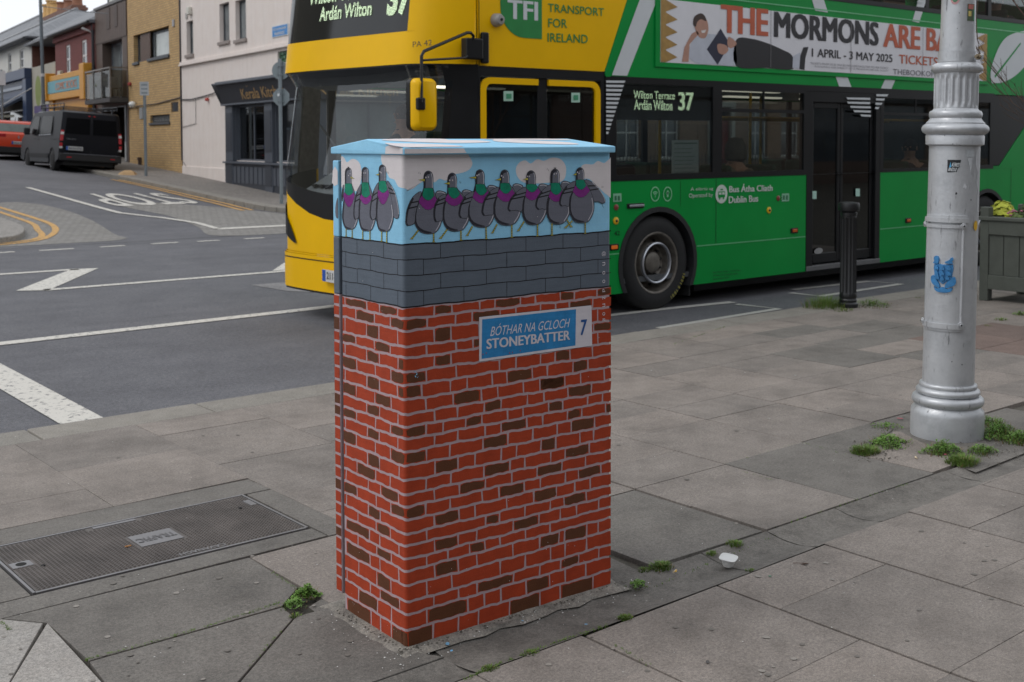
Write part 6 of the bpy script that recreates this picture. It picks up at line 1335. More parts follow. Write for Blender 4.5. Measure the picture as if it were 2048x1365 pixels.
# planter flowers
def plantball(name, label, cat, c, rad, h, n, lf, mt, extra=None):
    a = MB(); st = MB()
    for _ in range(n):
        th_ = rg.uniform(0, 6.283); u = rg.random()**.5; z = h*math.sqrt(max(0, 1-u*u))*rg.uniform(.55, 1)
        p = Vector((c[0]+rad*u*math.cos(th_), c[1]+rad*u*math.sin(th_), c[2]+z)); d = Vector((math.cos(th_)*u, math.sin(th_)*u, .6+rg.uniform(-.3, .5))).normalized(); v = d.cross(Vector((rg.uniform(-1, 1), rg.uniform(-1, 1), .2))).normalized(); w_ = d.cross(v); s = lf*rg.uniform(.6, 1.2)
        k = 7; a.add([p+(v*math.cos(q*6.283/k)+w_*math.sin(q*6.283/k))*s*rg.uniform(.75, 1.1)+d*rg.uniform(-.1, .15)*s for q in range(k)], [tuple(range(k))])
        if rg.random() < .15: st.tube([(c[0], c[1], c[2]), tuple(p)], .002, 4)
    o = tag(obj(name, a, mt, fix=False), label, cat); 
    obj('stem', st, DRY, o, fix=False)
    if extra:
        e = MB()
        for _ in range(extra[0]):
            p = Vector((c[0]+rg.uniform(-rad, rad), c[1]+rg.uniform(-rad, rad), c[2]+h*rg.uniform(.5, 1.1))); e.lathe([(.001, 0), (.012, .004), (.014, .012), (.004, .018)], 6, p)
        obj('bloom', e, extra[1], o, fix=False)
f0 = G(1998, 560)
plantball('lime_plant', 'lime green ruffled plant at the left end of the planter', 'plant', (11.28, 5.98-.04, .82), .13, .17, 190, .030, HEU)
plantball('dark_plant', 'dark green clipped plant further right in the planter', 'plant', (11.32, 5.60, .80), .19, .24, 460, .018, DKL)
plantball('pink_flowers', 'low pink flowering plant between the lime and the dark one', 'plant', (11.18, 5.72, .80), .09, .09, 150, .012, leafmat('mid_leaf', '#5b6d3c'), (12, PNK))
plantball('grey_plant', 'grey green leafy plant in the middle of the planter', 'plant', (11.4, 4.8, .80), .2, .25, 260, .024, leafmat('grey_leaf', '#5f6b55'))

# ------------------------------------------------------------------ bare young tree at the right edge
BARK = M('#54443a', .8, 0, .25, 20, .4, 60)
tr_ = Vector((9.6, 4.15, 0)); TREE = thing('young_tree', 'bare young tree with thin brown twigs at the right edge', 'tree', tuple(tr_))
trunk = MB(); trunk.tube([tr_, tr_+Vector((.02, .01, 1.0)), tr_+Vector((-.03, .02, 1.55))], [.045, .035, .028], 10); obj('trunk', trunk, BARK, TREE, smooth=True)
rt_ = random.Random(4); rgt = Vector((math.cos(YAW), -math.sin(YAW), 0)); twigs = MB()
def grow_twig(p, d, L, r, lvl):
    pts = [p]; n = 7
    for k in range(n):
        d = (d+Vector((rt_.uniform(-.14, .14), rt_.uniform(-.14, .14), rt_.uniform(-.05, .13)))).normalized(); p = p+d*L/n; pts.append(p)
        if lvl < 3 and k > 0 and rt_.random() < (.9 if lvl < 2 else .5):
            s = Vector((rt_.uniform(-1, 1), rt_.uniform(-1, 1), rt_.uniform(-.2, .5))); grow_twig(p, (d+s*.6).normalized(), L*rt_.uniform(.35, .6), r*.55, lvl+1)
    twigs.tube(pts, [max(r*(1-.8*k/n), .0016) for k in range(n+1)], 5 if lvl < 2 else 4)
top = tr_+Vector((-.03, .02, 1.5))
for a, el, L, r in ((-.7, 1.2, 1.7, .012), (-.45, 1.5, 2.0, .014), (-1.0, .75, 1.5, .009), (-.9, .3, 1.1, .007), (.5, 1.2, 2, .015), (.8, .8, 1.8, .014), (.1, 1.5, 2.4, .016)):
    dpt = rt_.uniform(-.5, .5); d = rgt*a+Vector((0, 0, el))+Vector((rgt.y, -rgt.x, 0))*dpt; grow_twig(top-Vector((0, 0, rt_.uniform(0, .35))), d.normalized(), L, r, 0)
obj('twigs', twigs, BARK, TREE, kind='stuff', fix=False, smooth=True)

# ------------------------------------------------------------------ litter
cp = G(1456, 1128); CUP = thing('plastic_tub', 'small empty white plastic tub lying tilted on the channel', 'tub', (cp.x, cp.y, -.008), rot=(R(5), R(-5), .4))
WPL = M('#d3d3d0', .35, 0, .03)
m = MB(); N = 32
def sq(a, r, e=.35): 
    c_, s_ = math.cos(a), math.sin(a); k = (abs(c_)**4+abs(s_)**4)**(-.25); return (r*(1+(k-1)*e)*c_, r*(1+(k-1)*e)*s_)
prs = [(.012, .001, .0), (.019, .001, .0), (.021, .004, 0), (.0215, .012, 0), (.0235, .013, 0), (.024, .020, 0), (.0255, .021, 0), (.027, .033, .3), (.031, .034, 1), (.0325, .032, 1), (.033, .0345, 1), (.031, .0355, 1), (.026, .035, .3), (.0245, .022, 0), (.02, .006, 0), (.01, .004, 0)]
vs = [(*sq(2*math.pi*k/N, r, e), z) for r, z, e in prs for k in range(N)]
m.add(vs, [(i*N+k, i*N+(k+1) % N, (i+1)*N+(k+1) % N, (i+1)*N+k) for i in range(len(prs)-1) for k in range(N)]+[tuple(range((len(prs)-1)*N, len(prs)*N)), tuple(range(N))[::-1]])
obj('tub_body', m, WPL, CUP, world=False, smooth=True); m = MB(); m.poly([(*sq(2*math.pi*k/N, .0285, .5), .0345) for k in range(N)]); obj('tub_film', m, WPL, CUP, world=False)
def flake(name, px, py, L, W_, colr, label, cat, h=.0015, rot=None, z=.002):
    p = G(px, py); a = rot if rot is not None else rg.uniform(0, 3.14); m = MB(); n = 7
    pts = [(p.x+math.cos(a)*L*math.cos(k*6.283/n)*rg.uniform(.8, 1.1)-math.sin(a)*W_*math.sin(k*6.283/n), p.y+math.sin(a)*L*math.cos(k*6.283/n)+math.cos(a)*W_*math.sin(k*6.283/n)*rg.uniform(.8, 1.1), z) for k in range(n)]
    m.prism(pts, (0, 0, h)); return tag(obj(name, m, M(colr, .7, 0, .15, 60)), label, cat)
def butt(px, py, label, colr='#c9b79a', L=.012, a=None):
    p = G(px, py); a = a if a is not None else rg.uniform(0, 3.14); d = Vector((math.cos(a), math.sin(a), 0))*L
    tag(obj('cigarette_butt', MB().tube([p-d+Vector((0, 0, .004)), p+d+Vector((0, 0, .004))], .0038, 8), M(colr, .8), smooth=True), label, 'cigarette butt', 'cigarette butts on the paving')
butt(256, 1095, 'orange brown cigarette butt on the iron cover', '#b5814f'); butt(1832, 917, 'pale cigarette butt on the pale slab before the silver column'); butt(1350, 1145, 'cigarette butt beside the yellow wrapper')
flake('yellow_wrapper', 1352, 1147, .013, .004, '#b98f2a', 'bit of yellow wrapper in the grass right of the cabinet', 'wrapper', z=.008)
flake('pink_paper', 1800, 838, .02, .008, '#a34a58', 'pink paper scrap left of the silver column', 'paper'); flake('pink_paper', 1891, 914, .008, .004, '#c2506f', 'bright pink scrap in the weeds before the silver column', 'paper', z=.012)
flake('paint_splash', 895, 1289, .011, .007, '#6d9fc0', 'light blue paint splash close before the cabinet corner', 'paint splash', h=.0004); flake('paint_splash', 903, 1303, .007, .004, '#6aa6cf', 'bright blue paint drop in front of the cabinet', 'paint splash', h=.0004)
flake('paint_splash', 1172, 1250, .006, .004, '#6d9fc0', 'blue paint drop right front of the cabinet', 'paint splash', h=.0004); flake('paint_splash', 1045, 1243, .006, .003, '#7aa4c0', 'blue paint drop below the cabinet middle', 'paint splash', h=.0004)
flake('leaf', 1540, 1154, .006, .003, '#2f7a5a', 'green scrap on the slab right of the tub', 'scrap'); flake('dark_stain', 1415, 1325, .012, .006, '#4b4846', 'dark stain on the slab at the bottom', 'stain', h=.0003)
flake('twig', 1600, 1128, .03, .0015, '#5d4436', 'thin brown twig on the slab right of the tub', 'twig', rot=-.7); flake('twig', 1610, 1130, .02, .001, '#5d4436', 'second thin twig crossing the first one', 'twig', rot=-.3)
for px, py, s in ((1590, 752, .012), (1538, 838, .008), (1303, 742, .01), (1490, 746, .008)): flake('paper_scrap', px, py, s, s*.5, '#b4b2ae', 'pale scrap of litter at '+{1590: 'the joint left of the silver column', 1538: 'the middle slabs left of the column', 1303: 'the slabs just right of the cabinet', 1490: 'the slabs in the middle right'}[px], 'scrap')
# chips, specks and grit: too small and many to count
m = MB(); mg = MB()
def speck(mb, x, y, s, z=.001):
    n = 5; a0 = rg.uniform(0, 6); mb.add([(x+s*math.cos(a0+k*1.257)*rg.uniform(.5, 1.2), y+s*math.sin(a0+k*1.257)*rg.uniform(.5, 1.2), z) for k in range(n)]+[(x, y, z+s*.5)], [(k, (k+1) % n, n) for k in range(n)])
for _ in range(150):
    p = G(rg.uniform(0, 2048), rg.uniform(700, 1365)); speck(m, p.x, p.y, rg.uniform(.0012, .0035), .002)
for _ in range(130):
    t = rg.random(); d = abs(rg.gauss(0, .07)); q = CL(rg.uniform(-.1, 1.0), -d-.01, 0) if rg.random() < .7 else CL(-d-.01, rg.uniform(-.1, .4), 0); speck(m, q.x, q.y, rg.uniform(.0008, .0042), .0045)
for _ in range(500):
    q = CL(rg.uniform(-.05, .92), rg.gauss(-.012, .012), 0) if rg.random() < .65 else CL(rg.gauss(-.012, .012), rg.uniform(-.02, .4), 0); speck(mg, q.x, q.y, rg.uniform(.001, .005), .006)
for _ in range(260):
    p = G(rg.uniform(1900, 2048), rg.uniform(880, 935)) if rg.random() < .5 else G(rg.uniform(1700, 1800), rg.uniform(880, 925)); speck(mg, p.x, p.y, rg.uniform(.002, .008), .001)
gd, gp_ = MB(), MB()
for _ in range(150):
    p = G(rg.uniform(0, 2048), 640+725*rg.random()**.7); r_ = rg.uniform(.005, .013); k = 9
    if p.y > 6.35 or p.y < 2.0 or (1.3 < p.x < 2.42 and 4.24 < p.y < 4.85) or abs(p.y-2.88) < .14: continue
    (gd if rg.random() < .55 else gp_).poly([(p.x+r_*math.cos(q*6.283/k)*rg.uniform(.75, 1.1), p.y+r_*math.sin(q*6.283/k)*rg.uniform(.75, 1.1), .0011+.00004*(_ % 7)) for q in range(k)])
tag(obj('gum_spots', gd, M('#6a655f', .8, 0, .1, 60), fix=False), 'dark trodden gum spots scattered on the paving', 'gum', kind='stuff'); tag(obj('gum_spots', gp_, M('#8a847d', .8, 0, .1, 60), fix=False), 'pale trodden gum spots scattered on the paving', 'gum', kind='stuff')
tag(obj('paint_specks', m, M('#c2c1bd', .7), fix=False), 'white paint specks and tiny litter scattered on the paving', 'specks', kind='stuff')
tag(obj('grit', mg, SOIL, fix=False), 'dark grit and crumbs round the cabinet and column feet', 'grit', kind='stuff')

# ------------------------------------------------------------------ people (one skinned body each; hair and coat are children)
SKIN = M('#b98a72', .55, 0, .08); HAIR = M('#3a2f28', .7, 0, .2)
def lathe_body(mb, rings, seg=14, mi=0):
    """rings: (centre, rx, ry, axis tangent) lofted into one continuous skin"""
    vs = []
    for c, rx, ry, ax in rings:
        ax = Vector(ax).normalized(); a = ax.cross(Vector((0, 1, 0)));  a = a.normalized() if a.length > .1 else Vector((1, 0, 0)); b = ax.cross(a).normalized()
        for k in range(seg): q = 2*math.pi*k/seg; vs.append(Vector(c)+a*rx*math.cos(q)+b*ry*math.sin(q))
    mb.add(vs, [(i*seg+k, i*seg+(k+1) % seg, (i+1)*seg+(k+1) % seg, (i+1)*seg+k) for i in range(len(rings)-1) for k in range(seg)]+[tuple(range(seg))[::-1], tuple(range((len(rings)-1)*seg, len(rings)*seg))], mi)
def person(label, seat, face=math.pi, coat='#2c3038', hair='#3a2f28', hood=False, group=None, wheel=False):
    """seated figure; seat = point on the seat, face = heading; local +x is forward"""
    t = thing('person', label, 'person', seat, rz=face, group=group)
    V = [(0, 0, .10), (0, 0, .28), (.01, 0, .46), (.02, 0, .56), (.035, 0, .635), (.045, 0, .72), (.045, 0, .80),
         (.0, .17, .50), (.03, .22, .28), (.26, .16, .20 if not wheel else .38), (.34, .14, .19 if not wheel else .42), (0, -.17, .50), (.03, -.22, .28), (.26, -.16, .20 if not wheel else .38), (.34, -.14, .19 if not wheel else .42),
         (.02, .10, .08), (.44, .11, .10), (.46, .11, -.34), (.58, .11, -.40), (.02, -.10, .08), (.44, -.11, .10), (.46, -.11, -.34), (.58, -.11, -.40)]
    E_ = [(0, 1), (1, 2), (2, 3), (3, 4), (4, 5), (5, 6), (3, 7), (7, 8), (8, 9), (9, 10), (3, 11), (11, 12), (12, 13), (13, 14), (0, 15), (15, 16), (16, 17), (17, 18), (0, 19), (19, 20), (20, 21), (21, 22)]
    rad = [(.15, .13), (.14, .12), (.16, .12), (.10, .08), (.055, .055), (.088, .075), (.082, .075), (.065, .065), (.05, .05), (.035, .035), (.03, .04), (.065, .065), (.05, .05), (.035, .035), (.03, .04), (.09, .09), (.07, .07), (.045, .045), (.04, .04), (.09, .09), (.07, .07), (.045, .045), (.04, .04)]
    me = bpy.data.meshes.new('body'); me.from_pydata(V, E_, []); me.materials.append(SKIN)
    o = bpy.data.objects.new('body', me); COL.objects.link(o); o.parent = t; WM[o.name] = WM[t.name]
    sk = o.modifiers.new('skin', 'SKIN'); sk.use_smooth_shade = True
    for i, r_ in enumerate(rad): me.skin_vertices[0].data[i].radius = r_
    me.skin_vertices[0].data[0].use_root = True
    ss_ = o.modifiers.new('sub', 'SUBSURF'); ss_.levels = 1; ss_.render_levels = 2
    # coat: torso and sleeves a little outside the body
    c = MB(); lathe_body(c, [((0, 0, -.02), .20, .17, (0, 0, 1)), ((0, 0, .12), .185, .155, (0, 0, 1)), ((0, 0, .3), .18, .145, (0, 0, 1)), ((.005, 0, .46), .215, .14, (0, 0, 1)), ((.01, 0, .53), .19, .12, (0, 0, 1)), ((.02, 0, .58), .085, .08, (0, 0, 1)), ((.03, 0, .62), .075, .075, (0, 0, 1))], 18)
    for s in (1, -1): c.tube([(0, .15*s, .51), (0, .20*s, .47), (.03, .235*s, .30), (.10, .22*s, .24), (.27, .165*s, V[9][2]+.005)], [.07, .078, .066, .062, .048], 12)
    obj('coat', c, M(coat, .8, 0, .15, 10), t, world=False, smooth=True)
    h = MB()
    k = 14; prof = []
    for i in range(9):
        a = i/8*math.pi*.62; r_ = .098*math.sin(a); z = .765+.115*math.cos(a); prof.append((max(r_, .002), z))
    h.lathe(prof, 18, (.02, 0, 0)); 
    if hood: h.lathe([(.07, .62), (.115, .66), (.125, .74), (.115, .82), (.07, .89), (.01, .90)], 18, (.015, 0, 0))
    obj('hood' if hood else 'hair', h, M(coat if hood else hair, .8, 0, .2, 40), t, world=False, smooth=True)
    f = MB(); f.lathe([(.001, .0), (.012, .006), (.010, .03), (.003, .045)], 8, (.128, 0, .725))
    for s in (1, -1): f.lathe([(.001, -.012), (.010, -.006), (.010, .006), (.001, .012)], 8, (.118, .032*s, .775)); f.lathe([(.001, -.03), (.012, -.02), (.014, .015), (.001, .03)], 8, (.045, .088*s, .755))
    f.tube([(.122, -.022, .692), (.128, 0, .69), (.122, .022, .692)], .005, 6)
    obj('face', f, SKIN, t, world=False, smooth=True)
    return t

# ------------------------------------------------------------------ double-deck bus
BG = M('#0a8a3c', .33, 0, .07, 1.5, .0, 60, .0, .22); BYW = M('#e8b400', .33, 0, .05, 1.5, 0, 60, .0, .22); BW = M('#c9cdd0', .35, 0, .04, 3); BK = M('#17181a', .35, 0, .12, 5, 0, 60, 0, .3)
BKM = M('#1d1e20', .55, 0, .12, 9, .2, 50); RUB = M('#1b1b1c', .8, 0, .15, 20, .3, 80)
GLS = glass('bus_glass', (.70, .73, .72), .06); GLF = glass('windscreen_glass', (.72, .75, .75), .06, .02, .5); GDK = glass('door_glass', (.12, .13, .13), .07)
Y = 8.09; YF = 10.63; XE = 17.05; XS = 6.32; ZR = -.1
BUS = thing('double_decker_bus', 'yellow and green double decker bus on route 37 passing behind the cabinet', 'bus', (11.5, 9.36, ZR))
def side_poly(name, pts, mat, off=0., thick=.03, parent=None, **k):
    """polygon given as (X, Z) on the near side; off = how far proud"""
    m = MB(); m.prism([(x, Y-off, z) for x, z in pts], (0, thick, 0)); return obj(name, m, mat, parent or BUS, **k)
def decal(name, polys, mat, off=.003, parent=None, **k):
    if name == 'service_symbol':
        m = MB()
        for p in polys: m.poly([(x, Y-off, z) for x, z in p])
        return obj(name, m, mat, parent or BUS, fix=False, **k)
    for p in polys: obj(name, MB().poly([(x, Y-off, z) for x, z in p]), mat, parent or BUS, fix=False, **k)
def rect(x0, x1, z0, z1): return [(x0, z0), (x1, z0), (x1, z1), (x0, z1)]
HX, HZ, HR = 8.585, .375, .565
def arch(cx_, n=22, r=HR, z0=.115):
    a0 = math.asin((z0-HZ)/r)
    return [(cx_-r*math.cos(a0+(math.pi-2*a0)*k/n), HZ+r*math.sin(a0+(math.pi-2*a0)*k/n)) for k in range(n+1)]
# lower body side, with wheel arches
lowA = [(7.84, .115)]+arch(HX)+[(10.985, .115), (10.985, 1.205), (7.84, 1.205)]
side_poly('side_panel', lowA, BG)
RX = 14.95
lowB = [(12.44, .115)]+arch(RX)+[(XE, .2), (XE, 1.215), (12.44, 1.205)]
side_poly('side_panel', lowB, BG)
decal('panel_line', [rect(9.15, 10.98, .505, .517), rect(7.845, 8.03, .50, .512), rect(12.45, 14.4, .515, .527)], M('#5fae78', .4), .004)
decal('panel_gap', [rect(9.445, 9.451, .52, 1.2), rect(8.9, 8.904, .93, 1.2), rect(15.583, 15.59, .6, 1.2), rect(7.846, 7.851, .12, 1.2), rect(13.7, 13.705, .53, 1.2)], BK, .0045)
for cx_ in (HX, RX):
    m = MB(); a = arch(cx_, 22, HR+.0, .115); b = arch(cx_, 22, HR-.05, .115)
    for i in range(len(a)-1): m.add([(a[i][0], Y-.012, a[i][1]), (a[i+1][0], Y-.012, a[i+1][1]), (b[i+1][0], Y-.012, b[i+1][1]), (b[i][0], Y-.012, b[i][1]), (a[i][0], Y+.5, a[i][1]), (a[i+1][0], Y+.5, a[i+1][1]), (b[i+1][0], Y+.5, b[i+1][1]), (b[i][0], Y+.5, b[i][1])], [(0, 1, 2, 3), (0, 1, 5, 4), (3, 2, 6, 7)])
    obj('wheel_arch', m, BKM, BUS)
    obj('wheel_box', MB().box(cx_-.56, cx_+.56, Y+.5, Y+.52, -.02, .95), BKM, BUS)
    m = MB().box(cx_+.50, cx_+.515, Y+.04, Y+.36, -.0, .30); obj('mud_flap', m, RUB, BUS)
# wheels
STEEL = M('#6f6a63', .5, .45, .3, 14, .2, 40); STEELB = M('#b9bcc2', .3, .8, .06)
def wheel(cx_, yy=Y+.015, sgn=1):
    f = lambda L: [(r, yy+sgn*h) for r, h in L]
    R_ = .478
    m = MB(); m.lathe([(r, h*sgn) for r, h in [(.300, .03), (.315, .006), (.36, -.004), (.42, .004), (.455, .022), (.474, .05), (.478, .08), (.478, .25), (.47, .28), (.40, .30), (.29, .29)]], 56, (cx_, yy, HZ), 'y', cap=False)
    ty = obj('tyre', m, RUB, BUS, smooth=True)
    # tread marks as shallow grooves round the shoulder
    g = MB()
    for k in range(48):
        a = k*2*math.pi/48; c, s = math.cos(a), math.sin(a); t = Vector((-s, 0, c))*.006
        p = [Vector((cx_+.478*c, yy+sgn*.085, HZ+.478*s)), Vector((cx_+.460*c, yy+sgn*.035, HZ+.460*s))]; g.add([p[0]-t, p[0]+t, p[1]+t, p[1]-t], [(0, 1, 2, 3)])
    obj('tread_groove', g, M('#0c0c0c', .9), BUS, fix=False, kind='stuff')
    m = MB(); m.lathe([(r, h*sgn) for r, h in [(.302, .035), (.312, .01), (.306, .006), (.29, .012), (.283, .05), (.272, .12), (.245, .155)]], 48, (cx_, yy, HZ), 'y', cap=False); rm = obj('rim', m, STEEL, BUS, smooth=True)
    m = MB(); m.lathe([(r, h*sgn) for r, h in [(.246, .155), (.225, .150), (.205, .115), (.203, .02), (.196, .008), (.188, .012), (.18, .10), (.15, .125), (.115, .10), (.105, .06), (.085, .045), (.03, .040), (.002, .040)]], 48, (cx_, yy, HZ), 'y', cap=False); obj('hub', m, STEEL, BUS, smooth=True)
    m = MB(); m.lathe([(r, h*sgn) for r, h in [(.206, .03), (.207, .004), (.197, -.004), (.187, .004), (.186, .03)]], 48, (cx_, yy, HZ), 'y', cap=False); obj('trim_ring', m, STEELB, BUS, smooth=True)
    for k in range(10):
        a = k*.6283+.2; m = MB(); m.lathe([(.014, 0), (.014, -.03*sgn), (.009, -.035*sgn)], 6, (cx_+.145*math.cos(a), yy+sgn*.115, HZ+.145*math.sin(a)), 'y'); obj('wheel_nut', m, BKM, BUS)
    m = MB()
    for k in range(10):
        a = k*.6283+.5; m.lathe([(.022, 0), (.022, -.002*sgn)], 10, (cx_+.226*math.cos(a), yy+sgn*.146, HZ+.226*math.sin(a)), 'y')
    obj('rim_hole', m, M('#0b0b0b', .9), BUS, fix=False)
wheel(HX); wheel(RX); wheel(HX, YF-.015, -1); wheel(RX, YF-.015, -1)
m = MB(); 
for k in range(9):
    a = R(-62+k*5.4); c, s = math.cos(a), math.sin(a); t = Vector((-s, 0, c))
    for w0, w1 in ((-.010, -.004), (.002, .008)): 
        p0 = Vector((HX+.395*c, Y+.0085, HZ+.395*s)); p1 = Vector((HX+.43*c, Y+.0085, HZ+.43*s)); 
        if (k+int(w0*1000)) % 5: m.add([p0+t*w0, p0+t*w1, p1+t*w1, p1+t*w0], [(0, 1, 2, 3)])
obj('tyre_marking', m, M('#a8a04a', .7), BUS, fix=False)
# upper body side between the decks; ends of livery colours
side_poly('upper_panel', [(XS, 2.247), (7.83, 2.247), (8.135, 2.953), (8.235, 3.185), (XS, 3.185)], BYW)
side_poly('upper_panel', [(7.835, 2.215), (XE, 2.20), (XE, 3.185), (8.24, 3.185), (8.14, 2.953), (7.835, 2.247)], BG)
decal('livery_stripe', [[(7.93, 2.222), (8.135, 2.222), (8.55, 2.984), (8.64, 3.18), (8.39, 3.18), (8.305, 2.965)]], BW, .004)
decal('livery_stripe', [[(7.84, 2.205), (7.9, 2.205), (7.935, 2.235), (7.845, 2.235)]], BG, .012)
def pys(L): return [(PY(x, y, Y).x, PY(x, y, Y).z) for x, y in L]
c3 = lambda L: pys([(1200+x/2.415, y/2.415) for x, y in L]); c4 = lambda L: pys([(1200+x/2.415, 300+y/2.415) for x, y in L]); c2 = lambda L: pys([(560+x/3.012, y/3.012) for x, y in L])
decal('livery_stripe', [c3([(1005, -60), (1060, -60), (1100, 62), (1038, 52)]), c3([(1130, 352), (1188, 358), (1216, 428), (1153, 418)]), c3([(1380, 374), (1430, 376), (1403, 438), (1355, 430)]), c3([(1545, -30), (1585, -30), (1540, 112), (1507, 104)])], BW, .004)
decal('roof_rail_line', [rect(8.7, 16.9, 3.062, 3.075)], M('#6fba86', .3), .006)
decal('upper_gap', [rect(XS+.0, 7.84, 2.247, 2.252)], BK, .004)
# vented white bars running down over the glass
bars = []
for k in range(13):
    y = 390+k*20.6; x1 = 118-k*6.6; x0 = 25
    bars.append(c3([(x0, y), (x1, y+1), (x1-5, y+12), (x0, y+11)]))
bars2 = []
for k, (xa, xb) in enumerate([(1185, 1300), (1188, 1300), (1202, 1303), (1218, 1303), (1252, 1303)]):
    y = 472+k*20.5; bars2.append(c3([(xa, y), (xb, y+2), (xb, y+12), (xa+6, y+9)]))
for k, (xa, xb) in enumerate([(1330, 1388), (1328, 1372), (1326, 1360), (1325, 1345)]):
    y = 456+k*20.5; bars2.append(c3([(xa, y), (xb, y+1), (xb-6, y+11), (xa, y+10)]))
decal('livery_bar', bars, BW, .014); decal('livery_bar', bars2, BW, .014)
# advert panel: frame and print
side_poly('advert_frame', rect(8.52, 14.92, 2.325, 3.02), BG, .016, .012)
side_poly('advert_panel', rect(8.585, 14.86, 2.372, 2.995), M('#d9d8dd', .4, 0, .03), .018, .002)
def adt(s, q, mat, off=.0225, **k):
    (x0, y0), (x1, y1), (x2, y2) = q; P = [PY(1200+x/2.415, y/2.415, Y) for x, y in q]
    P[0].y = P[1].y = P[2].y = Y-off; z0 = (P[0].z+P[1].z)/2; h = P[2].z-P[0].z
    m = MB(); put_text(m, s, (P[0].x, Y-off, z0), (P[1].x, Y-off, z0), (P[0].x, Y-off, z0+h), **k); return obj('advert_lettering', m, mat, BUS, fix=False)
ORG = M('#b8593a', .5); DKT = M('#242227', .5)
GOLD = M('#a8864d', .4, .3, .2, 10)
adt('THE', [(575, 155), (805, 175), (575, 25)], ORG, bold=.045); adt('MORMONS', [(832, 178), (1338, 222), (832, 58)], DKT, bold=.045); adt('ARE BACK', [(1360, 228), (1800, 262), (1375, 118)], ORG, bold=.04)
adt('1 APRIL - 3 MAY 2025', [(1015, 272), (1405, 305), (1015, 232)], DKT, bold=.02); adt('TICKETS FROM', [(1436, 308), (1760, 330), (1436, 265)], ORG, bold=.015)
adt('THEBOOKOFMORMON', [(1408, 358), (1745, 382), (1408, 332)], M('#6d6a70', .5), bold=.0); adt('TICKETS FROM 25.00. PRICES INCLUDE FACILITIES FEE PER TICKET', [(1008, 312), (1385, 335), (1008, 302)], M('#8a878c', .5)); adt('BOOKINGS ARE SUBJECT TO A MAXIMUM FEE PER TICKET', [(1030, 328), (1385, 350), (1030, 318)], M('#8a878c', .5))
sb_ = []
for k in range(5):
    y = -18+k*72; sb_.append(c3([(288, y-40+8), (365, y), (288, y+34)]))
decal('advert_print', [rect(8.587, 8.66, 2.375, 2.99)]+[[(8.66, 2.375+.125*k), (8.83, 2.43+.125*k), (8.66, 2.49+.125*k)] for k in range(5)], GOLD, .0215)
decal('advert_print', [rect(14.79, 14.857, 2.375, 2.99)]+[[(14.79, 2.375+.125*k), (14.60, 2.43+.125*k), (14.79, 2.49+.125*k)] for k in range(5)], GOLD, .0215)
decal('advert_seam', [rect(10.305, 10.312, 2.38, 2.99), rect(11.78, 11.787, 2.38, 2.99), rect(13.3, 13.307, 2.38, 2.99)], M('#7d7a7c', .5), .024)
# plain printed figure: person in a white shirt lying on his side holding a dark book
WS = M('#b9bdc8', .5, 0, .08, 8); SKP = M('#b08573', .5, 0, .08, 8); NVY = M('#22243a', .5); BKP = M('#1c1b1f', .5)
decal('advert_print', [spline(c3([(650, 195), (720, 188), (800, 210), (870, 240), (920, 270), (925, 335), (800, 330), (650, 320)]), 4)], BKP, .0213); decal('advert_print', [c3([(975, 230), (1000, 228), (985, 280), (980, 340), (955, 335), (960, 270)])], BKP, .0213)
decal('advert_print', [c3([(925, 272), (960, 255), (955, 335), (922, 330)])], WS, .0217)
decal('advert_print', [spline(c3([(455, 170), (500, 165), (560, 170), (600, 180), (640, 190), (650, 250), (645, 318), (545, 312), (470, 310), (420, 270)]), 4)], WS, .0213)
decal('advert_print', [spline(c3([(445, 100), (470, 75), (495, 80), (512, 110), (515, 150), (500, 185), (470, 180), (452, 140)]), 4), c3([(435, 165), (460, 150), (470, 165), (425, 215), (420, 300), (388, 300), (400, 230)]), spline(c3([(560, 215), (600, 220), (612, 245), (590, 265), (565, 255)]), 3), spline(c3([(612, 180), (640, 195), (652, 215), (625, 235), (608, 220)]), 3)], SKP, .0221)
decal('advert_print', [spline(c3([(442, 105), (450, 80), (480, 66), (500, 82), (505, 105), (480, 95), (462, 108), (455, 130), (445, 125)]), 3)], M('#3d2b24', .5), .0225)
decal('advert_print', [c3([(575, 140), (620, 215), (560, 315), (508, 240)])], NVY, .0219); decal('advert_print', [c3([(480, 150), (505, 145), (498, 160), (485, 162)])], M('#d5cfcb', .5), .0229)
# leaf emblem near the rear
lf_ = spline(c3([(1890, 400), (1885, 350), (1900, 290), (1930, 220), (1970, 175), (2040, 152), (2120, 150), (2110, 230), (2060, 310), (2000, 370), (1940, 400), (1905, 402)]), 4)
decal('leaf_emblem', [lf_], BW, .005); decal('leaf_emblem', [seg_(c3([(1905, 372)])[0], c3([(2030, 210)])[0], .018, .012)], BG, .007)
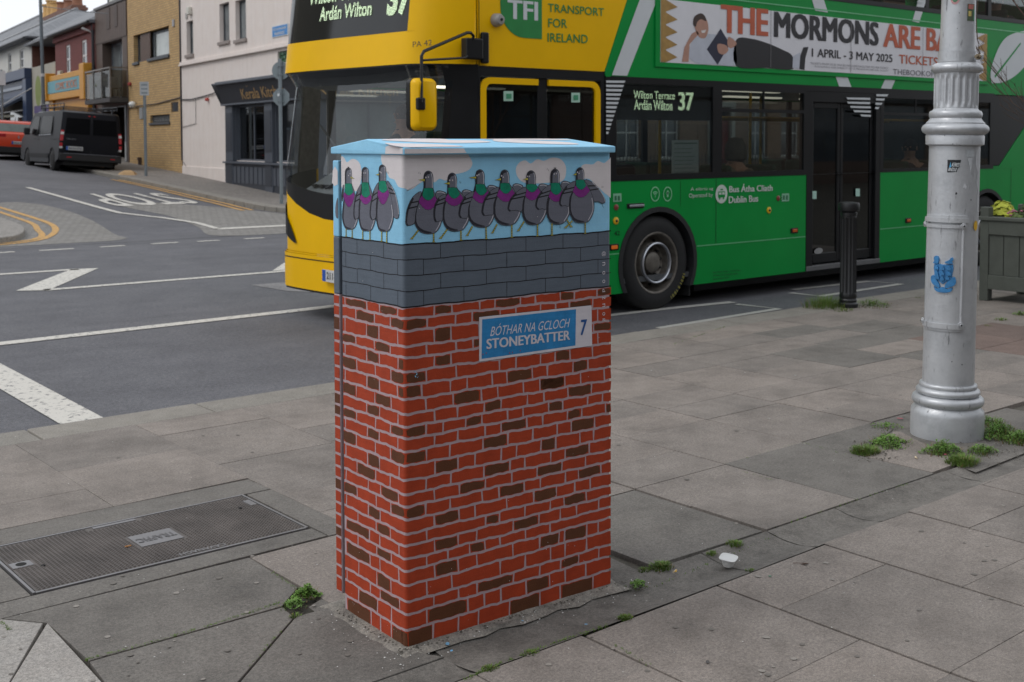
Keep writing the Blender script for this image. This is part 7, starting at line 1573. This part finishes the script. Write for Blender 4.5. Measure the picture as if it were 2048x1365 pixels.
# window band: black surround with openings, glass set back
m = MB()
def band(z0, z1, holes, x0, x1, name='window_surround', thick=.04, off=.006):
    """black band from x0 to x1 with rectangular openings"""
    xs_ = sorted({x0, x1, *[h[0] for h in holes], *[h[1] for h in holes]}); zz = sorted({z0, z1, *[h[2] for h in holes], *[h[3] for h in holes]}); m = MB()
    for a, b in zip(xs_[:-1], xs_[1:]):
        for c, d in zip(zz[:-1], zz[1:]):
            mx, mz = (a+b)/2, (c+d)/2
            if any(h[0] < mx < h[1] and h[2] < mz < h[3] for h in holes): continue
            m.quad((a, Y-off, c), (b, Y-off, c), (b, Y-off, d), (a, Y-off, d)); m.quad((a, Y+thick, c), (b, Y+thick, c), (b, Y+thick, d), (a, Y+thick, d))
    for h in holes:
        for (p, q) in (((h[0], h[2]), (h[1], h[2])), ((h[1], h[2]), (h[1], h[3])), ((h[1], h[3]), (h[0], h[3])), ((h[0], h[3]), (h[0], h[2]))):
            m.quad((p[0], Y-off, p[1]), (q[0], Y-off, q[1]), (q[0], Y+thick, q[1]), (p[0], Y+thick, p[1]))
    return obj(name, m, BK, BUS, fix=False)
W = [(7.99, 9.39, 1.265, 2.15), (9.53, 10.93, 1.265, 1.895), (9.53, 10.93, 1.93, 2.12), (12.50, 13.95, 1.245, 1.90), (12.50, 13.95, 1.93, 2.10), (14.03, 15.0, 1.26, 2.09)]
band(1.207, 2.213, W+[(11.0, 12.43, 1.207, 2.15)], 7.845, 15.1)
side_poly('rear_surround', [(15.1, 1.25), (15.25, 1.25), (15.93, 1.78), (16.0, 2.19), (15.1, 2.19)], BK, .006, .03); side_poly('rear_panel', [(15.1, 1.207), (17.05, 1.207), (17.05, 2.2), (16.02, 2.2), (15.95, 1.77), (15.26, 1.24), (15.1, 1.24)], BG, .004, .03)
decal('rear_grille', [rect(16.0, 16.8, .55+.06*k, .58+.06*k) for k in range(9)], BKM, .006)
for x0, x1, z0, z1 in W:
    obj('side_window', MB().box(x0, x1, Y+.006, Y+.010, z0, z1), GLS, BUS)
for x in (10.23, 13.2): obj('window_bar', MB().box(x-.008, x+.008, Y-.001, Y+.02, 1.93, 2.12), BK, BUS)
WU = [(8.9+1.52*k, 10.34+1.52*k, 3.24, 3.86) for k in range(5)]
band(3.187, 3.93, [h for h in WU]+[(XS+.25, 8.1, 3.24, 3.86)], XS, 16.9)
for x0, x1, z0, z1 in WU+[(XS+.25, 8.1, 3.24, 3.86)]: obj('upper_window', MB().box(x0, x1, Y+.006, Y+.010, z0, z1), GLS, BUS)
decal('livery_bar', [c3([(1530+q, 4-k*18), (1560+q, 6-k*18), (1556+q, 16-k*18), (1526+q, 13-k*18)]) for k, q in ((0, 0), (1, 6), (2, 12))], BW, .014)
# centre exit doors
obj('door_surround', MB().box(10.99, 12.44, Y+.0, Y+.10, 2.03, 2.212).box(10.99, 11.10, Y-.004, Y+.1, .12, 2.03).box(12.34, 12.44, Y-.004, Y+.1, .12, 2.03), BK, BUS)
for a, b in ((11.11, 11.665), (11.675, 12.33)):
    fr = MB(); fr.box(a, a+.05, Y+.03, Y+.07, .19, 2.03).box(b-.05, b, Y+.03, Y+.07, .19, 2.03).box(a+.05, b-.05, Y+.03, Y+.07, 1.96, 2.03).box(a+.05, b-.05, Y+.03, Y+.07, .19, .30)
    d = obj('exit_door', fr, BK, BUS, bev=.006); obj('door_glass', MB().box(a+.05, b-.05, Y+.045, Y+.05, .30, 1.96), GDK, d)
for q in ([(1036, 200), (1056, 200), (1056, 238), (1036, 238)], [(1245, 188), (1265, 188), (1265, 225), (1245, 225)]): decal('door_sticker', [c4(q)], M('#a9cdc0', .5), -.028)
decal('door_sticker', [spline(c4([(1045, 490), (1062, 475), (1082, 478), (1085, 492), (1070, 503), (1050, 502)]), 3)], M('#8f8f8f', .5), -.028)
obj('door_step', MB().box(10.99, 12.44, Y-.015, Y+.3, .115, .17), M('#6f6f70', .5, .5), BUS, bev=.004)
# front entrance doors with yellow frames
obj('entrance_surround', MB().box(XS, 7.84, Y+.0, Y+.08, 2.165, 2.246).box(XS, 6.335, Y, Y+.08, .12, 2.165).box(7.785, 7.84, Y, Y+.08, .12, 2.165).box(7.01, 7.125, Y+.02, Y+.06, .2, 2.165), BK, BUS)
for a, b in ((6.337, 7.005), (7.13, 7.783)):
    le, ri = (.065, .0) if a < 7 else (.0, .065)
    m = MB(); N_ = 8
    o_ = [(a if le else b, .2)]; c = .09
    def corner(X, Z, r, sx): return [(X+sx*(r-r*math.cos(t*math.pi/2/5)), Z-(r-r*math.sin(t*math.pi/2/5))) for t in range(6)]
    if le: outer = [(a, .2)]+corner(a, 2.155, .11, 1)+[(b, 2.155)]; inn = [(a+.065, .2)]+corner(a+.065, 2.10, .06, 1)+[(b, 2.10)]
    else: outer = [(b, .2)]+corner(b, 2.155, .11, -1)+[(a, 2.155)]; inn = [(b-.065, .2)]+corner(b-.065, 2.10, .06, -1)+[(a, 2.10)]
    for i in range(len(outer)-1): m.prism([(outer[i][0], Y-.002, outer[i][1]), (outer[i+1][0], Y-.002, outer[i+1][1]), (inn[i+1][0], Y-.002, inn[i+1][1]), (inn[i][0], Y-.002, inn[i][1])], (0, .03, 0))
    d = obj('entrance_door', m, BYW, BUS); obj('door_glass', MB().box(a, b, Y+.02, Y+.025, .2, 2.155), GDK, d)
decal('door_sticker', [c2([(1352, 550), (1410, 550), (1410, 610), (1352, 610)]), c2([(1760, 560), (1812, 560), (1812, 618), (1760, 618)])], M('#a9cdbb', .5), -.012)
decal('door_sticker', [c2([(1366, 566), (1398, 566), (1398, 596), (1366, 596)]), c2([(1772, 574), (1800, 574), (1800, 604), (1772, 604)])], M('#3f8f68', .5), -.008)
# LED signs
def ledmat(name, k):
    m, n, l, p = newmat(name); co = coords(n, l); sx = n.new('ShaderNodeSeparateXYZ'); l.new(co, sx.inputs[0])
    def wv(i, s):
        a = n.new('ShaderNodeMath'); a.operation = 'MULTIPLY'; a.inputs[1].default_value = s; l.new(sx.outputs[i], a.inputs[0])
        b = n.new('ShaderNodeMath'); b.operation = 'SINE'; l.new(a.outputs[0], b.inputs[0]); c = n.new('ShaderNodeMath'); c.operation = 'GREATER_THAN'; c.inputs[1].default_value = -.35; l.new(b.outputs[0], c.inputs[0]); return c.outputs[0]
    mm = n.new('ShaderNodeMath'); mm.operation = 'MULTIPLY'; l.new(wv(2, 2*math.pi/.0125), mm.inputs[0]); l.new(wv(k, 2*math.pi/.0125), mm.inputs[1])
    m2 = n.new('ShaderNodeMath'); m2.operation = 'MULTIPLY'; m2.inputs[1].default_value = 1.9; l.new(mm.outputs[0], m2.inputs[0])
    p.inputs['Base Color'].default_value = (.01, .01, .01, 1); p.inputs['Emission Color'].default_value = srgb('#d9f2c8'); l.new(m2.outputs[0], p.inputs['Emission Strength']); return m
LED = ledmat('led_side', 0); LEDF = ledmat('led_front', 1)
obj('side_display', MB().box(8.0, 9.38, Y+.03, Y+.06, 1.80, 2.145), M('#0a0b0b', .6), BUS)
def ledt(s, q, bold=0.):
    m = MB(); P = [PY(1200+x/2.415, y/2.415, Y) for x, y in q]; o = .028; put_text(m, s, (P[0].x, Y+o, P[0].z), (P[1].x, Y+o, P[0].z), (P[0].x, Y+o, P[2].z), bold=bold); obj('led_lettering', m, LED, BUS, fix=False)
ledt('Wilton Terrace', [(172, 477), (372, 490), (172, 437)], .02); ledt('Ardán Wilton', [(175, 530), (360, 540), (175, 482)], .02); ledt('37', [(388, 532), (462, 538), (388, 446)], .04)
# small side markings
def st(s, q, mat, src=c4, off=.005, **k):
    P = src(q); m = MB(); put_text(m, s, (P[0][0], Y-off, P[0][1]), (P[1][0], Y-off, P[1][1] if abs(P[1][1]-P[0][1]) < .02 else P[0][1]), (P[0][0], Y-off, P[2][1]), **k); return obj('side_lettering', m, mat, BUS, fix=False)
LWH = M('#c3ccc4', .5)
st('Bus Átha Cliath', [(622, 206), (832, 198), (622, 168)], LWH, bold=.03); st('Dublin Bus', [(620, 258), (762, 250), (620, 226)], LWH, bold=.03)
st('Á oibriú ag', [(436, 202), (545, 198), (436, 180)], LWH); st('Operated by', [(428, 238), (543, 232), (428, 212)], LWH)
def disc(cx_, cz2, rx, rz2, n=22): return [(cx_+rx*math.cos(6.2832*k/n), cz2+rz2*math.sin(6.2832*k/n)) for k in range(n)]
lg = c4([(585, 214)])[0]; decal('operator_emblem', [disc(lg[0], lg[1], .095, .098)], LWH, .005)
decal('operator_emblem', [rect(lg[0]-.055, lg[0]+.055, lg[1]-.035, lg[1]+.028), disc(lg[0]-.03, lg[1]-.045, .012, .012, 8), disc(lg[0]+.03, lg[1]-.045, .012, .012, 8), rect(lg[0]-.02, lg[0]+.02, lg[1]+.04, lg[1]+.055)], BG, .007)
decal('operator_emblem', [rect(lg[0]-.045, lg[0]-.006, lg[1]-.005, lg[1]+.018), rect(lg[0]+.006, lg[0]+.045, lg[1]-.005, lg[1]+.018)], LWH, .009)
for q, kind in ((265, 0), (325, 1)):
    c = c4([(q, 214)])[0]; ring = []
    for k in range(20):
        a, b = 6.2832*k/20, 6.2832*(k+1)/20; ring.append([(c[0]+r_*math.cos(t)*.9, c[1]+r_*math.sin(t)*1.05) for r_, t in ((.072, a), (.072, b), (.060, b), (.060, a))])
    if kind == 0:
        for rr_ in (.015, .03, .045):
            for k in range(6):
                a, b = R(45+k*15), R(60+k*15); ring.append([(c[0]+r_*math.cos(t), c[1]-.022+r_*math.sin(t)) for r_, t in ((rr_+.005, a), (rr_+.005, b), (rr_-.003, b), (rr_-.003, a))])
        ring.append(disc(c[0], c[1]-.026, .007, .007, 8))
    else: ring += [rect(c[0]-.012, c[0]+.012, c[1]-.03, c[1]+.035), rect(c[0]-.02, c[0]+.02, c[1]+.0, c[1]+.02)]
    decal('service_symbol', ring, M('#7fbf93', .5), .005)
obj('panel_handle', MB().box(8.135, 8.37, Y-.012, Y, .935, .985), BK, BUS, bev=.01); obj('handle_bar', MB().box(8.16, 8.36, Y-.024, Y-.013, .950, .972), STEELB, BUS, bev=.004)
def marker(px, py, col, name, rx=.028, rz2=.028, src=c4, em=None):
    c = src([(px, py)])[0]; m = MB(); m.lathe([(rx, 0), (rx, -.006), (rx*.6, -.012), (.002, -.013)], 14, (c[0], Y-.001, c[1]), 'y'); return obj(name, m, em or M(col, .35), BUS, smooth=True)
AMB = glow('#e0701a', .35)
for px, py in ((937, 390), (1487, 341), (65, 470)):
    c = c4([(px, py)])[0]; obj('marker_base', MB().box(c[0]-.065, c[0]+.065, Y-.010, Y, c[1]-.03, c[1]+.03), BK, BUS, bev=.012); obj('marker_light', MB().box(c[0]-.04, c[0]+.04, Y-.020, Y-.0101, c[1]-.018, c[1]+.018), AMB if px == 65 else M('#b9561b', .3), BUS, bev=.008)
for px, py in ((815, 292), (76, 343)): marker(px, py, '#d6a81c', 'fuel_button', .036); marker(px, py, '#23252c', 'button_centre', .014).location.y = -.008
for px, py in ((77, 278), (860, 234)): marker(px, py, '#7d3a33', 'red_button', .03)
decal('side_sticker', [c4([(62, 212), (102, 210), (102, 250), (62, 252)]), c4([(876, 212), (912, 210), (912, 248), (876, 250)])], M('#7fb594', .5), .005)
decal('side_sticker', [c4([(68, 222), (78, 222), (78, 245), (68, 245)]), c4([(84, 222), (94, 222), (94, 245), (84, 245)]), c4([(881, 220), (890, 220), (890, 242), (881, 242)]), c4([(896, 220), (905, 220), (905, 242), (896, 242)])], M('#2c6b48', .5), .007)
st('42', [(68, 415), (94, 412), (68, 393)], BK); 
for k, s in enumerate(('Bus Átha Cliath - Dublin Bus,', '59 Sráid Uí Chonaill Uacht.,', 'Baile Átha Cliath')):
    st(s, [(545, 596+k*17), (680 if k == 0 else 668 if k == 1 else 622, 585+k*17), (545, 586+k*17)], M('#123d24', .5))
# operator badge and words on the yellow
leaf = c2([(1325, -60), (1580, -60), (1578, 242), (1440, 225), (1375, 180), (1335, 100), (1325, 40)])
bdg = [(6.56, 3.07), (6.56, 2.80)]+[(6.56+.27-.27*math.cos(t*math.pi/16), 2.78-.262*math.sin(t*math.pi/16)) for t in range(1, 9)]+[(7.045, 2.518), (7.045, 2.80), (7.045, 3.07)]
TG = M('#23803f', .4); decal('operator_badge', [bdg], TG, .004)
st('TFI', [(1368, 112), (1552, 125), (1368, 0)], BW, c2, .006, bold=.03)
st('TRANSPORT', [(1612, 72), (1950, 100), (1612, 22)], TG, c2, bold=.01); st('FOR', [(1614, 165), (1728, 170), (1614, 112)], TG, c2, bold=.01); st('IRELAND', [(1610, 252), (1852, 262), (1610, 200)], TG, c2, bold=.01)
decal('panel_gap', [rect(XS-.001, XS+.006, 2.247, 3.18)], BK, .0045)
# small camera pod and mirror bracket on the front corner
m = MB(); m.lathe([(.06, 0), (.055, -.05), (.04, -.075), (.012, -.08)], 18, (6.51, Y-.003, 2.655), 'y'); obj('side_camera', m, M('#8f8c88', .4), BUS, smooth=True)
obj('camera_lens', MB().lathe([(.014, 0), (.012, -.006)], 12, (6.51, Y-.083, 2.655), 'y'), BK, BUS)
# passenger side mirror on its cranked arm
obj('mirror_bracket', MB().box(6.14, 6.32, Y-.07, Y+.02, 2.30, 2.48).box(6.33, 6.40, Y-.05, Y-.0035, 2.27, 2.54), BK, BUS, bev=.012)
ma = PX(945, 66, 6.20); 
XM = 5.80
def PM(x, y): return PX(x, y, XM+.0)
YM = 7.86
q0 = Vector((6.22, Y-.05, 2.47)); 
def PMY(x, y, yy): return PY(x, y, yy)
arm = [Vector((6.20, Y-.05, 2.42)), PMY(947, 72, 8.02), PMY(941, 66, 8.0), PMY(934, 66, 7.99), PMY(848, 103, 7.88), PMY(843, 112, YM), PMY(843, 205, YM)]
obj('mirror_arm', MB().tube(arm, .014, 10).tube([PMY(846, 121, YM), PMY(930, 116, 8.0), Vector((6.18, Y-.04, 2.34))], .010, 8), BK, BUS, smooth=True)
a, b = PMY(828, 158, YM-.03), PMY(872, 260, YM-.03); mw = (b.x-a.x)/2; mh = (a.z-b.z)/2; mc = (a+b)/2
shell = []
def rrect(w_, h_, r, n=5):
    o = []
    for sx, sy, a0 in ((1, 1, 0), (-1, 1, 90), (-1, -1, 180), (1, -1, 270)):
        for k in range(n+1): t = R(a0+90*k/n); o.append((sx*(w_-r)+r*math.cos(t), sy*(h_-r)+r*math.sin(t)))
    return o
def rloft(mb, c, ax, ay, az, L):
    """stack of rounded rectangles: (half w, half h, radius, depth)"""
    vs = []; n = None
    for w_, h_, r, d in L:
        q = rrect(w_, h_, r); n = len(q); vs += [c+ax*x+ay*y+az*d for x, y in q]
    mb.add(vs, [(i*n+k, i*n+(k+1) % n, (i+1)*n+(k+1) % n, (i+1)*n+k) for i in range(len(L)-1) for k in range(n)]+[tuple(range(n))[::-1], tuple(range((len(L)-1)*n, len(L)*n))])
    return mb
AX, AZ, AYv = Vector((1, 0, 0)), Vector((0, 0, 1)), Vector((0, -1, 0))
obj('mirror_back', rloft(MB(), mc, AX, AZ, AYv, [(mw*1.06, mh*1.04, .05, -.09), (mw*1.06, mh*1.04, .05, -.02), (mw*.98, mh, .05, .015), (mw*.8, mh*.9, .045, .035)]), BYW, BUS, smooth=True)
obj('mirror_frame', rloft(MB(), mc, AX, AZ, AYv, [(mw*1.10, mh*1.055, .055, -.10), (mw*1.10, mh*1.055, .055, -.045)]), BK, BUS, smooth=True)
pv = PMY(844, 208, YM-.07); obj('mirror_pivot', MB().box(pv.x-.045, pv.x+.03, pv.y-.012, pv.y+.08, pv.z-.05, pv.z+.05), BK, BUS, bev=.012); obj('mirror_arm', MB().tube([PMY(843, 150, YM-.05), PMY(843, 205, YM-.075)], .012, 8), BK, BUS, smooth=True)

# front: curved in plan
def noseX(y, z):
    """front face X for a given Y (plan curve) and height (rake)"""
    u = abs(y-9.36)/1.27; base = 5.73-.12*sst(8.5, 10.3, y)+.07*u**2+.52*max(0, (u-.70)/.30)**2.4
    rake = 0 if z < 1.35 else (.13*(z-1.35)/.9 if z < 2.25 else (0.03+.10*(z-2.3)/.9))
    return min(base+rake*(1-.6*max(0, (u-.8)/.2)), XS)
ysn = [Y+.0, Y+.01, Y+.03, Y+.07, Y+.12, Y+.18, Y+.25, Y+.35, 8.6, 8.85, 9.1, 9.36, 9.6, 9.85, 10.1, YF-.35, YF-.25, YF-.18, YF-.12, YF-.07, YF-.03, YF-.01, YF]
def nose_strip(name, zlo, zhi, mat, nz=4, off=0., y0=Y, y1=YF, **k):
    """zlo/zhi: numbers or functions of y"""
    m = MB(); yl = sorted(set([y for y in ysn if y0 <= y <= y1]+[y0, y1])); f = lambda z, y: z(y) if callable(z) else z
    for y in yl:
        for i in range(nz+1):
            z = f(zlo, y)+(f(zhi, y)-f(zlo, y))*i/nz; x = noseX(y, z)-off; m.v.append((x, y, z))
    for j in range(len(yl)-1):
        for i in range(nz): a = j*(nz+1)+i; m.f.append((a, a+1, a+nz+2, a+nz+1)); m.m.append(0)
    o = obj(name, m, mat, BUS, smooth=True, fix=False, **k); return o
# lower yellow: dips towards the middle (seen from the photograph: high at the corners)
def lowtop(y):
    u = min(1, abs(y-9.36)/1.27); return .86+.46*u**2.2
nose_strip('bumper', .19, .52, BYW, 5, .03); nose_strip('bumper_ledge', .52, .535, BYW, 1, .015)
nose_strip('front_panel', .535, lowtop, BYW, 6, 0.)
nose_strip('front_grille', lambda y: lowtop(y)+.001, lambda y: 1.10+.22*min(1, abs(y-9.36)/1.27)**2.2, BK, 4, .002)
nose_strip('bumper_line', .475, .485, BK, 1, .034, Y+.2, YF-.2); nose_strip('bumper_lip', .17, .19, BK, 1, .02)
scr_lo = lambda y: 1.10+.22*min(1, abs(y-9.36)/1.27)**2.2
nose_strip('windscreen', scr_lo, lambda y: 2.262, GLF, 8, 0., Y+.10, YF-.10)
nose_strip('cab_liner', .6, scr_lo, BKM, 4, -.03, Y+.05, YF-.02); nose_strip('corner_pillar', lambda y: scr_lo(y), 2.262, BK, 6, -.004, Y, Y+.13); nose_strip('corner_pillar', lambda y: scr_lo(y), 2.262, STEEL, 6, .004, YF-.11, YF)
nose_strip('screen_header', lambda y: 2.262-.05-.15*max(0, 1-(abs(y-9.36)/1.1)**2), 2.264, M('#0d0e0f', .6), 3, -.012, Y+.1, YF-.1)
nose_strip('upper_front', 2.262, 2.545, BYW, 4, .03); nose_strip('upper_lip', 2.25, 2.263, BK, 1, .02)
DY0, DY1 = 8.42, YF-.20
nose_strip('upper_front', 2.545, 3.2, BYW, 6, .03, Y, DY0); nose_strip('upper_front', 2.545, 3.2, BYW, 6, .03, DY1, YF); nose_strip('upper_front', 3.12, 3.2, BYW, 1, .03, DY0, DY1)
nose_strip('destination_glass', 2.545, 3.12, M('#121415', .08, 0, .05), 4, .026, DY0, DY1)
nose_strip('upper_windscreen', 3.2, 3.95, GLS, 4, .02)
# destination letters on the curved glass
def nose_text(s, q, mat, bold=0., out=0.):
    vs, fs = text_pts(s, bold); x0 = min(v[0] for v in vs); x1 = max(v[0] for v in vs); y0 = min(v[1] for v in vs); y1 = max(v[1] for v in vs)
    (ya_, za), (yb2, zb) = q; m = MB(); P = []
    for x, y in vs:
        yy = ya_+(yb2-ya_)*(x-x0)/(x1-x0); zz = za+(zb-za)*(y-y0)/(y1-y0); P.append((noseX(yy, zz)-.034-out, yy, zz))
    m.add(P, fs); obj('led_lettering', m, mat, BUS, fix=False)
def hit_nose(px, py):
    v = ray(px, py); t = 5.
    for _ in range(40):
        p = EYEP+v*t; t += (noseX(min(max(p.y, Y), YF), p.z)-.03-p.x)/v.x*.9
    return EYEP+v*t
h0, h1 = hit_nose(639, 44), hit_nose(743, 30); nose_text('Ardán Wilton', ((h0.y, h0.z), (h1.y, h0.z+.135)), LEDF, .02)
h0b, h1b = hit_nose(618, 12), hit_nose(750, 2); nose_text('Wilton Terrace', ((h0b.y, h0b.z), (h1b.y, h0b.z+.15)), LEDF, .02)
h2, h3 = hit_nose(774, 28), hit_nose(824, 20); nose_text('37', ((h2.y, h2.z-.03), (h3.y, h2.z+.30)), LEDF, .05)
h4, h5 = hit_nose(826, 96), hit_nose(864, 92); m = MB(); oo = Vector((-.03, -.04, 0)); put_text(m, 'PA 42', h4+oo, h5+oo, h4+oo+Vector((0, 0, .048))); obj('fleet_number', m, DKT, BUS, fix=False)
# headlamp, plate, dashboard
def noseq(name, pts, mat, off): 
    """polygon given by sight lines met with the curved nose"""
    m = MB(); P = [hit_nose(*p) for p in pts]; m.poly([(p.x-off, p.y, p.z) for p in P]); return obj(name, m, mat, BUS, fix=False)
for s in (1, -1):
    yc = 9.36+s*1.27; m = MB(); N_ = 8; P = []
    for k in range(N_+1):
        t = k/N_; y = yc-s*(.09+.46*t); zc = .98-.36*t; hh = .16*(1-t)**.7+.005; 
        P.append(((noseX(y, zc+hh)-.014, y, zc+hh), (noseX(y, zc-hh)-.014, y, zc-hh)))
    for a, b in zip(P[:-1], P[1:]): m.quad(a[0], b[0], b[1], a[1])
    obj('headlamp', m, BK, BUS, fix=False)
    for t, z in ((.10, .93), (.17, .86)):
        y = yc-s*(.09+.46*t); m = MB()
        for k in range(3): m.box(noseX(y, z)-.03, noseX(y, z)-.009, y-.05, y+.05, z+.03-k*.035-.012, z+.03-k*.035+.008)
        obj('headlamp_led', m, glow('#e8e9c9', .8) if s > 0 else BW, BUS)
hp_ = hit_nose(642, 562); HXp = 5.60
obj('number_plate', MB().box(HXp-.012, HXp, 9.01, 9.53, .30, .41), M('#c9c9c6', .4), BUS); obj('plate_band', MB().box(HXp-.0135, HXp-.0121, 9.47, 9.53, .302, .408), M('#2b55a8', .4), BUS)
m = MB(); put_text(m, '211-D-8427', (HXp-.0135, 9.45, .325), (HXp-.0135, 9.03, .325), (HXp-.0135, 9.45, .39), bold=.02); obj('plate_lettering', m, DKT, BUS, fix=False)
obj('wiper', MB().tube([(5.74, 9.0, 1.18), (5.80, 9.9, 1.75)], .01, 6).tube([(5.735, 9.7, 1.15), (5.80, 8.8, 1.5)], .01, 6), BK, BUS)
# the rest of the shell and the interior
INT = M('#4a4c4e', .7, 0, .1); INL = M('#77797a', .7); DASH = M('#777a7c', .6, 0, .1)
obj('far_side', MB().box(XS, XE, YF-.03, YF, .115, 1.21).box(XS, XE, YF-.03, YF, 2.15, 3.2).box(XS, XE, YF-.03, YF, 3.86, 3.98), BG, BUS)
pl = MB()
for x in (XS+.03, 7.9, 9.45, 10.99, 12.45, 13.99, 15.4): pl.box(x-.045, x+.045, YF-.035, YF-.001, 1.21, 2.15); pl.box(x-.045, x+.045, YF-.035, YF-.001, 3.2, 3.86)
obj('far_pillar', pl, BK, BUS, kind=None)
for x0, x1 in ((6.4, 7.85), (7.95, 9.4), (9.5, 10.94), (11.04, 12.4), (12.5, 13.94), (14.04, 15.35)): obj('far_window', MB().box(x0, x1, YF-.02, YF-.016, 1.21, 2.15), GLS, BUS)
for x0, x1 in ((7.95, 9.4), (9.5, 10.94), (11.04, 12.4), (12.5, 13.94), (14.04, 15.35)): obj('far_window', MB().box(x0, x1, YF-.02, YF-.016, 3.2, 3.86), GLS, BUS)
obj('floor', MB().box(6.0, XE-.05, Y+.04, YF-.04, .20, .25), INT, BUS); obj('upper_floor', MB().box(XS, XE-.05, Y+.045, YF-.04, 2.19, 2.30), INT, BUS); obj('roof', MB().box(XS-.1, XE, Y, YF, 3.95, 4.20), BG, BUS, bev=.08, seg=4)
obj('rear_wall', MB().box(XE-.05, XE-.001, Y+.001, YF-.001, .15, 3.94), BG, BUS); obj('chassis', MB().box(9.4, 13.9, Y+.25, YF-.25, .0, .19).box(6.6, 7.9, Y+.25, YF-.25, .05, .19).box(15.6, 16.9, Y+.2, YF-.2, .0, .19), BKM, BUS)
obj('rear_bulkhead', MB().box(15.3, 15.4, Y+.05, YF-.04, .25, 2.18), INT, BUS)
obj('dashboard', MB().prism([(5.86, 8.4, 1.10), (6.2, 8.4, 1.28), (6.4, 8.4, 1.28), (6.4, 8.4, .9), (5.86, 8.4, .9)], (0, 2.0, 0)), DASH, BUS, bev=.03); obj('dash_vent', MB().box(5.93, 5.96, 8.5, 10.3, 1.15, 1.17), BK, BUS)
m = MB()
for k in range(14): m.box(5.905, 5.935, 8.5+k*.13, 8.57+k*.13, 1.150, 1.175)
obj('dash_vent', m, M('#2a2b2c', .6), BUS)
wc = Vector((6.42, 9.95, 1.30)); wr = []
for k in range(25): a = 2*math.pi*k/24; wr.append(wc+Vector((.10*math.sin(a), .23*math.cos(a), .20*math.sin(a))))
obj('steering_wheel', MB().tube(wr, .016, 8, cap=False).tube([wc, wc+Vector((-.12, 0, -.25))], .03, 8), BK, BUS, smooth=True)
obj('cab_partition', MB().box(7.18, 7.22, 9.45, YF-.05, .25, 1.1), M('#2e3031', .7), BUS); obj('cab_screen', MB().box(7.19, 7.20, 9.45, YF-.05, 1.1, 2.0), GLS, BUS); obj('cab_door', MB().box(6.5, 7.18, 9.42, 9.45, .25, 1.25), INT, BUS)
SEATM = M('#2f4a3b', .85, 0, .3, 30); YPOLE = M('#c9a11c', .4)
def seat(x, y, z=.25, par=BUS):
    s = MB(); s.box(x-.22, x+.20, y-.21, y+.21, z+.38, z+.46); s.box(x+.16, x+.24, y-.21, y+.21, z+.40, z+1.08); s.box(x-.04, x+.04, y-.1, y+.1, z, z+.38)
    return obj('seat', s, SEATM, par, bev=.03)
obj('ceiling', MB().box(XS, 15.2, Y+.1, YF-.06, 2.17, 2.188), M('#b5b7b6', .6), BUS)
for y in (8.75, 9.95):
    for x in (7.0, 8.6, 10.2, 11.8, 13.4): obj('ceiling_lamp', MB().box(x, x+1.1, y-.05, y+.05, 2.15, 2.169), glow('#fff6e2', 2.6 if x < 8 else .55), BUS)  # front pair is the lit strip; dim rows behind are added to brighten the interior
seat(7.0, 10.0, .62)
for x in (9.6, 10.35, 13.0, 13.9, 14.95):
    for y in ((8.4, 8.85, 9.85, 10.3) if x > 12 or x < 10.95 else ()): seat(x, y)
for x in (9.0, 10.6, 12.4, 14.2, 15.4):
    for y in (8.4, 10.3): seat(x, y, 2.30)
for x, y in ((7.95, 9.3), (9.3, 8.75), (11.0, 8.9), (12.45, 8.9), (12.2, 9.7), (14.1, 9.2)): obj('grab_pole', MB().tube([(x, y, .25), (x, y, 2.18)], .017, 8), YPOLE, BUS, smooth=True)
obj('grab_rail', MB().tube([(9.5, 8.95, 1.86), (15.2, 8.95, 1.86)], .016, 8).tube([(8, 9.75, 1.86), (15.2, 9.75, 1.86)], .016, 8), YPOLE, BUS, smooth=True)
nb = MB().box(8.88, 9.28, Y+.09, Y+.10, 1.14, 1.60); obj('notice_board', nb, M('#aab0ad', .6, 0, .05, 30), BUS)
m = MB()
for k in range(9): m.box(8.91, 9.16+(k*37 % 7)*.012, Y+.087, Y+.0885, 1.19+k*.04, 1.195+k*.04)
m.box(8.91, 9.25, Y+.087, Y+.0885, 1.56, 1.575); obj('notice_print', m, M('#6d7c74', .6), BUS)
obj('luggage_rack', MB().box(8.05, 8.8, 8.6, 9.1, .25, 1.35), BK, BUS, bev=.04)
# people aboard
person('bus driver in dark clothes behind the windscreen', (6.86, 10.0, 1.10), math.pi, '#2b3140', '#5a4a40', wheel=True)
person('passenger with a beige fur hood seen from behind in the second bus window', (10.27, 8.5, .73), math.pi, '#6b5d4d', hood=True)
person('short haired man in a dark coat looking out of the window after the exit door', (13.86, 8.56, .73), math.pi+.25, '#1f2228', '#2a211c')
person('passenger in dark clothes in the last lower window', (14.95, 8.5, .73), math.pi+.1, '#1d2430', '#241c18')
person('passenger in a grey coat on the upper deck at the right edge', (16.0, 8.55, 2.78), math.pi+.2, '#6c6a6a', '#3a2f28')
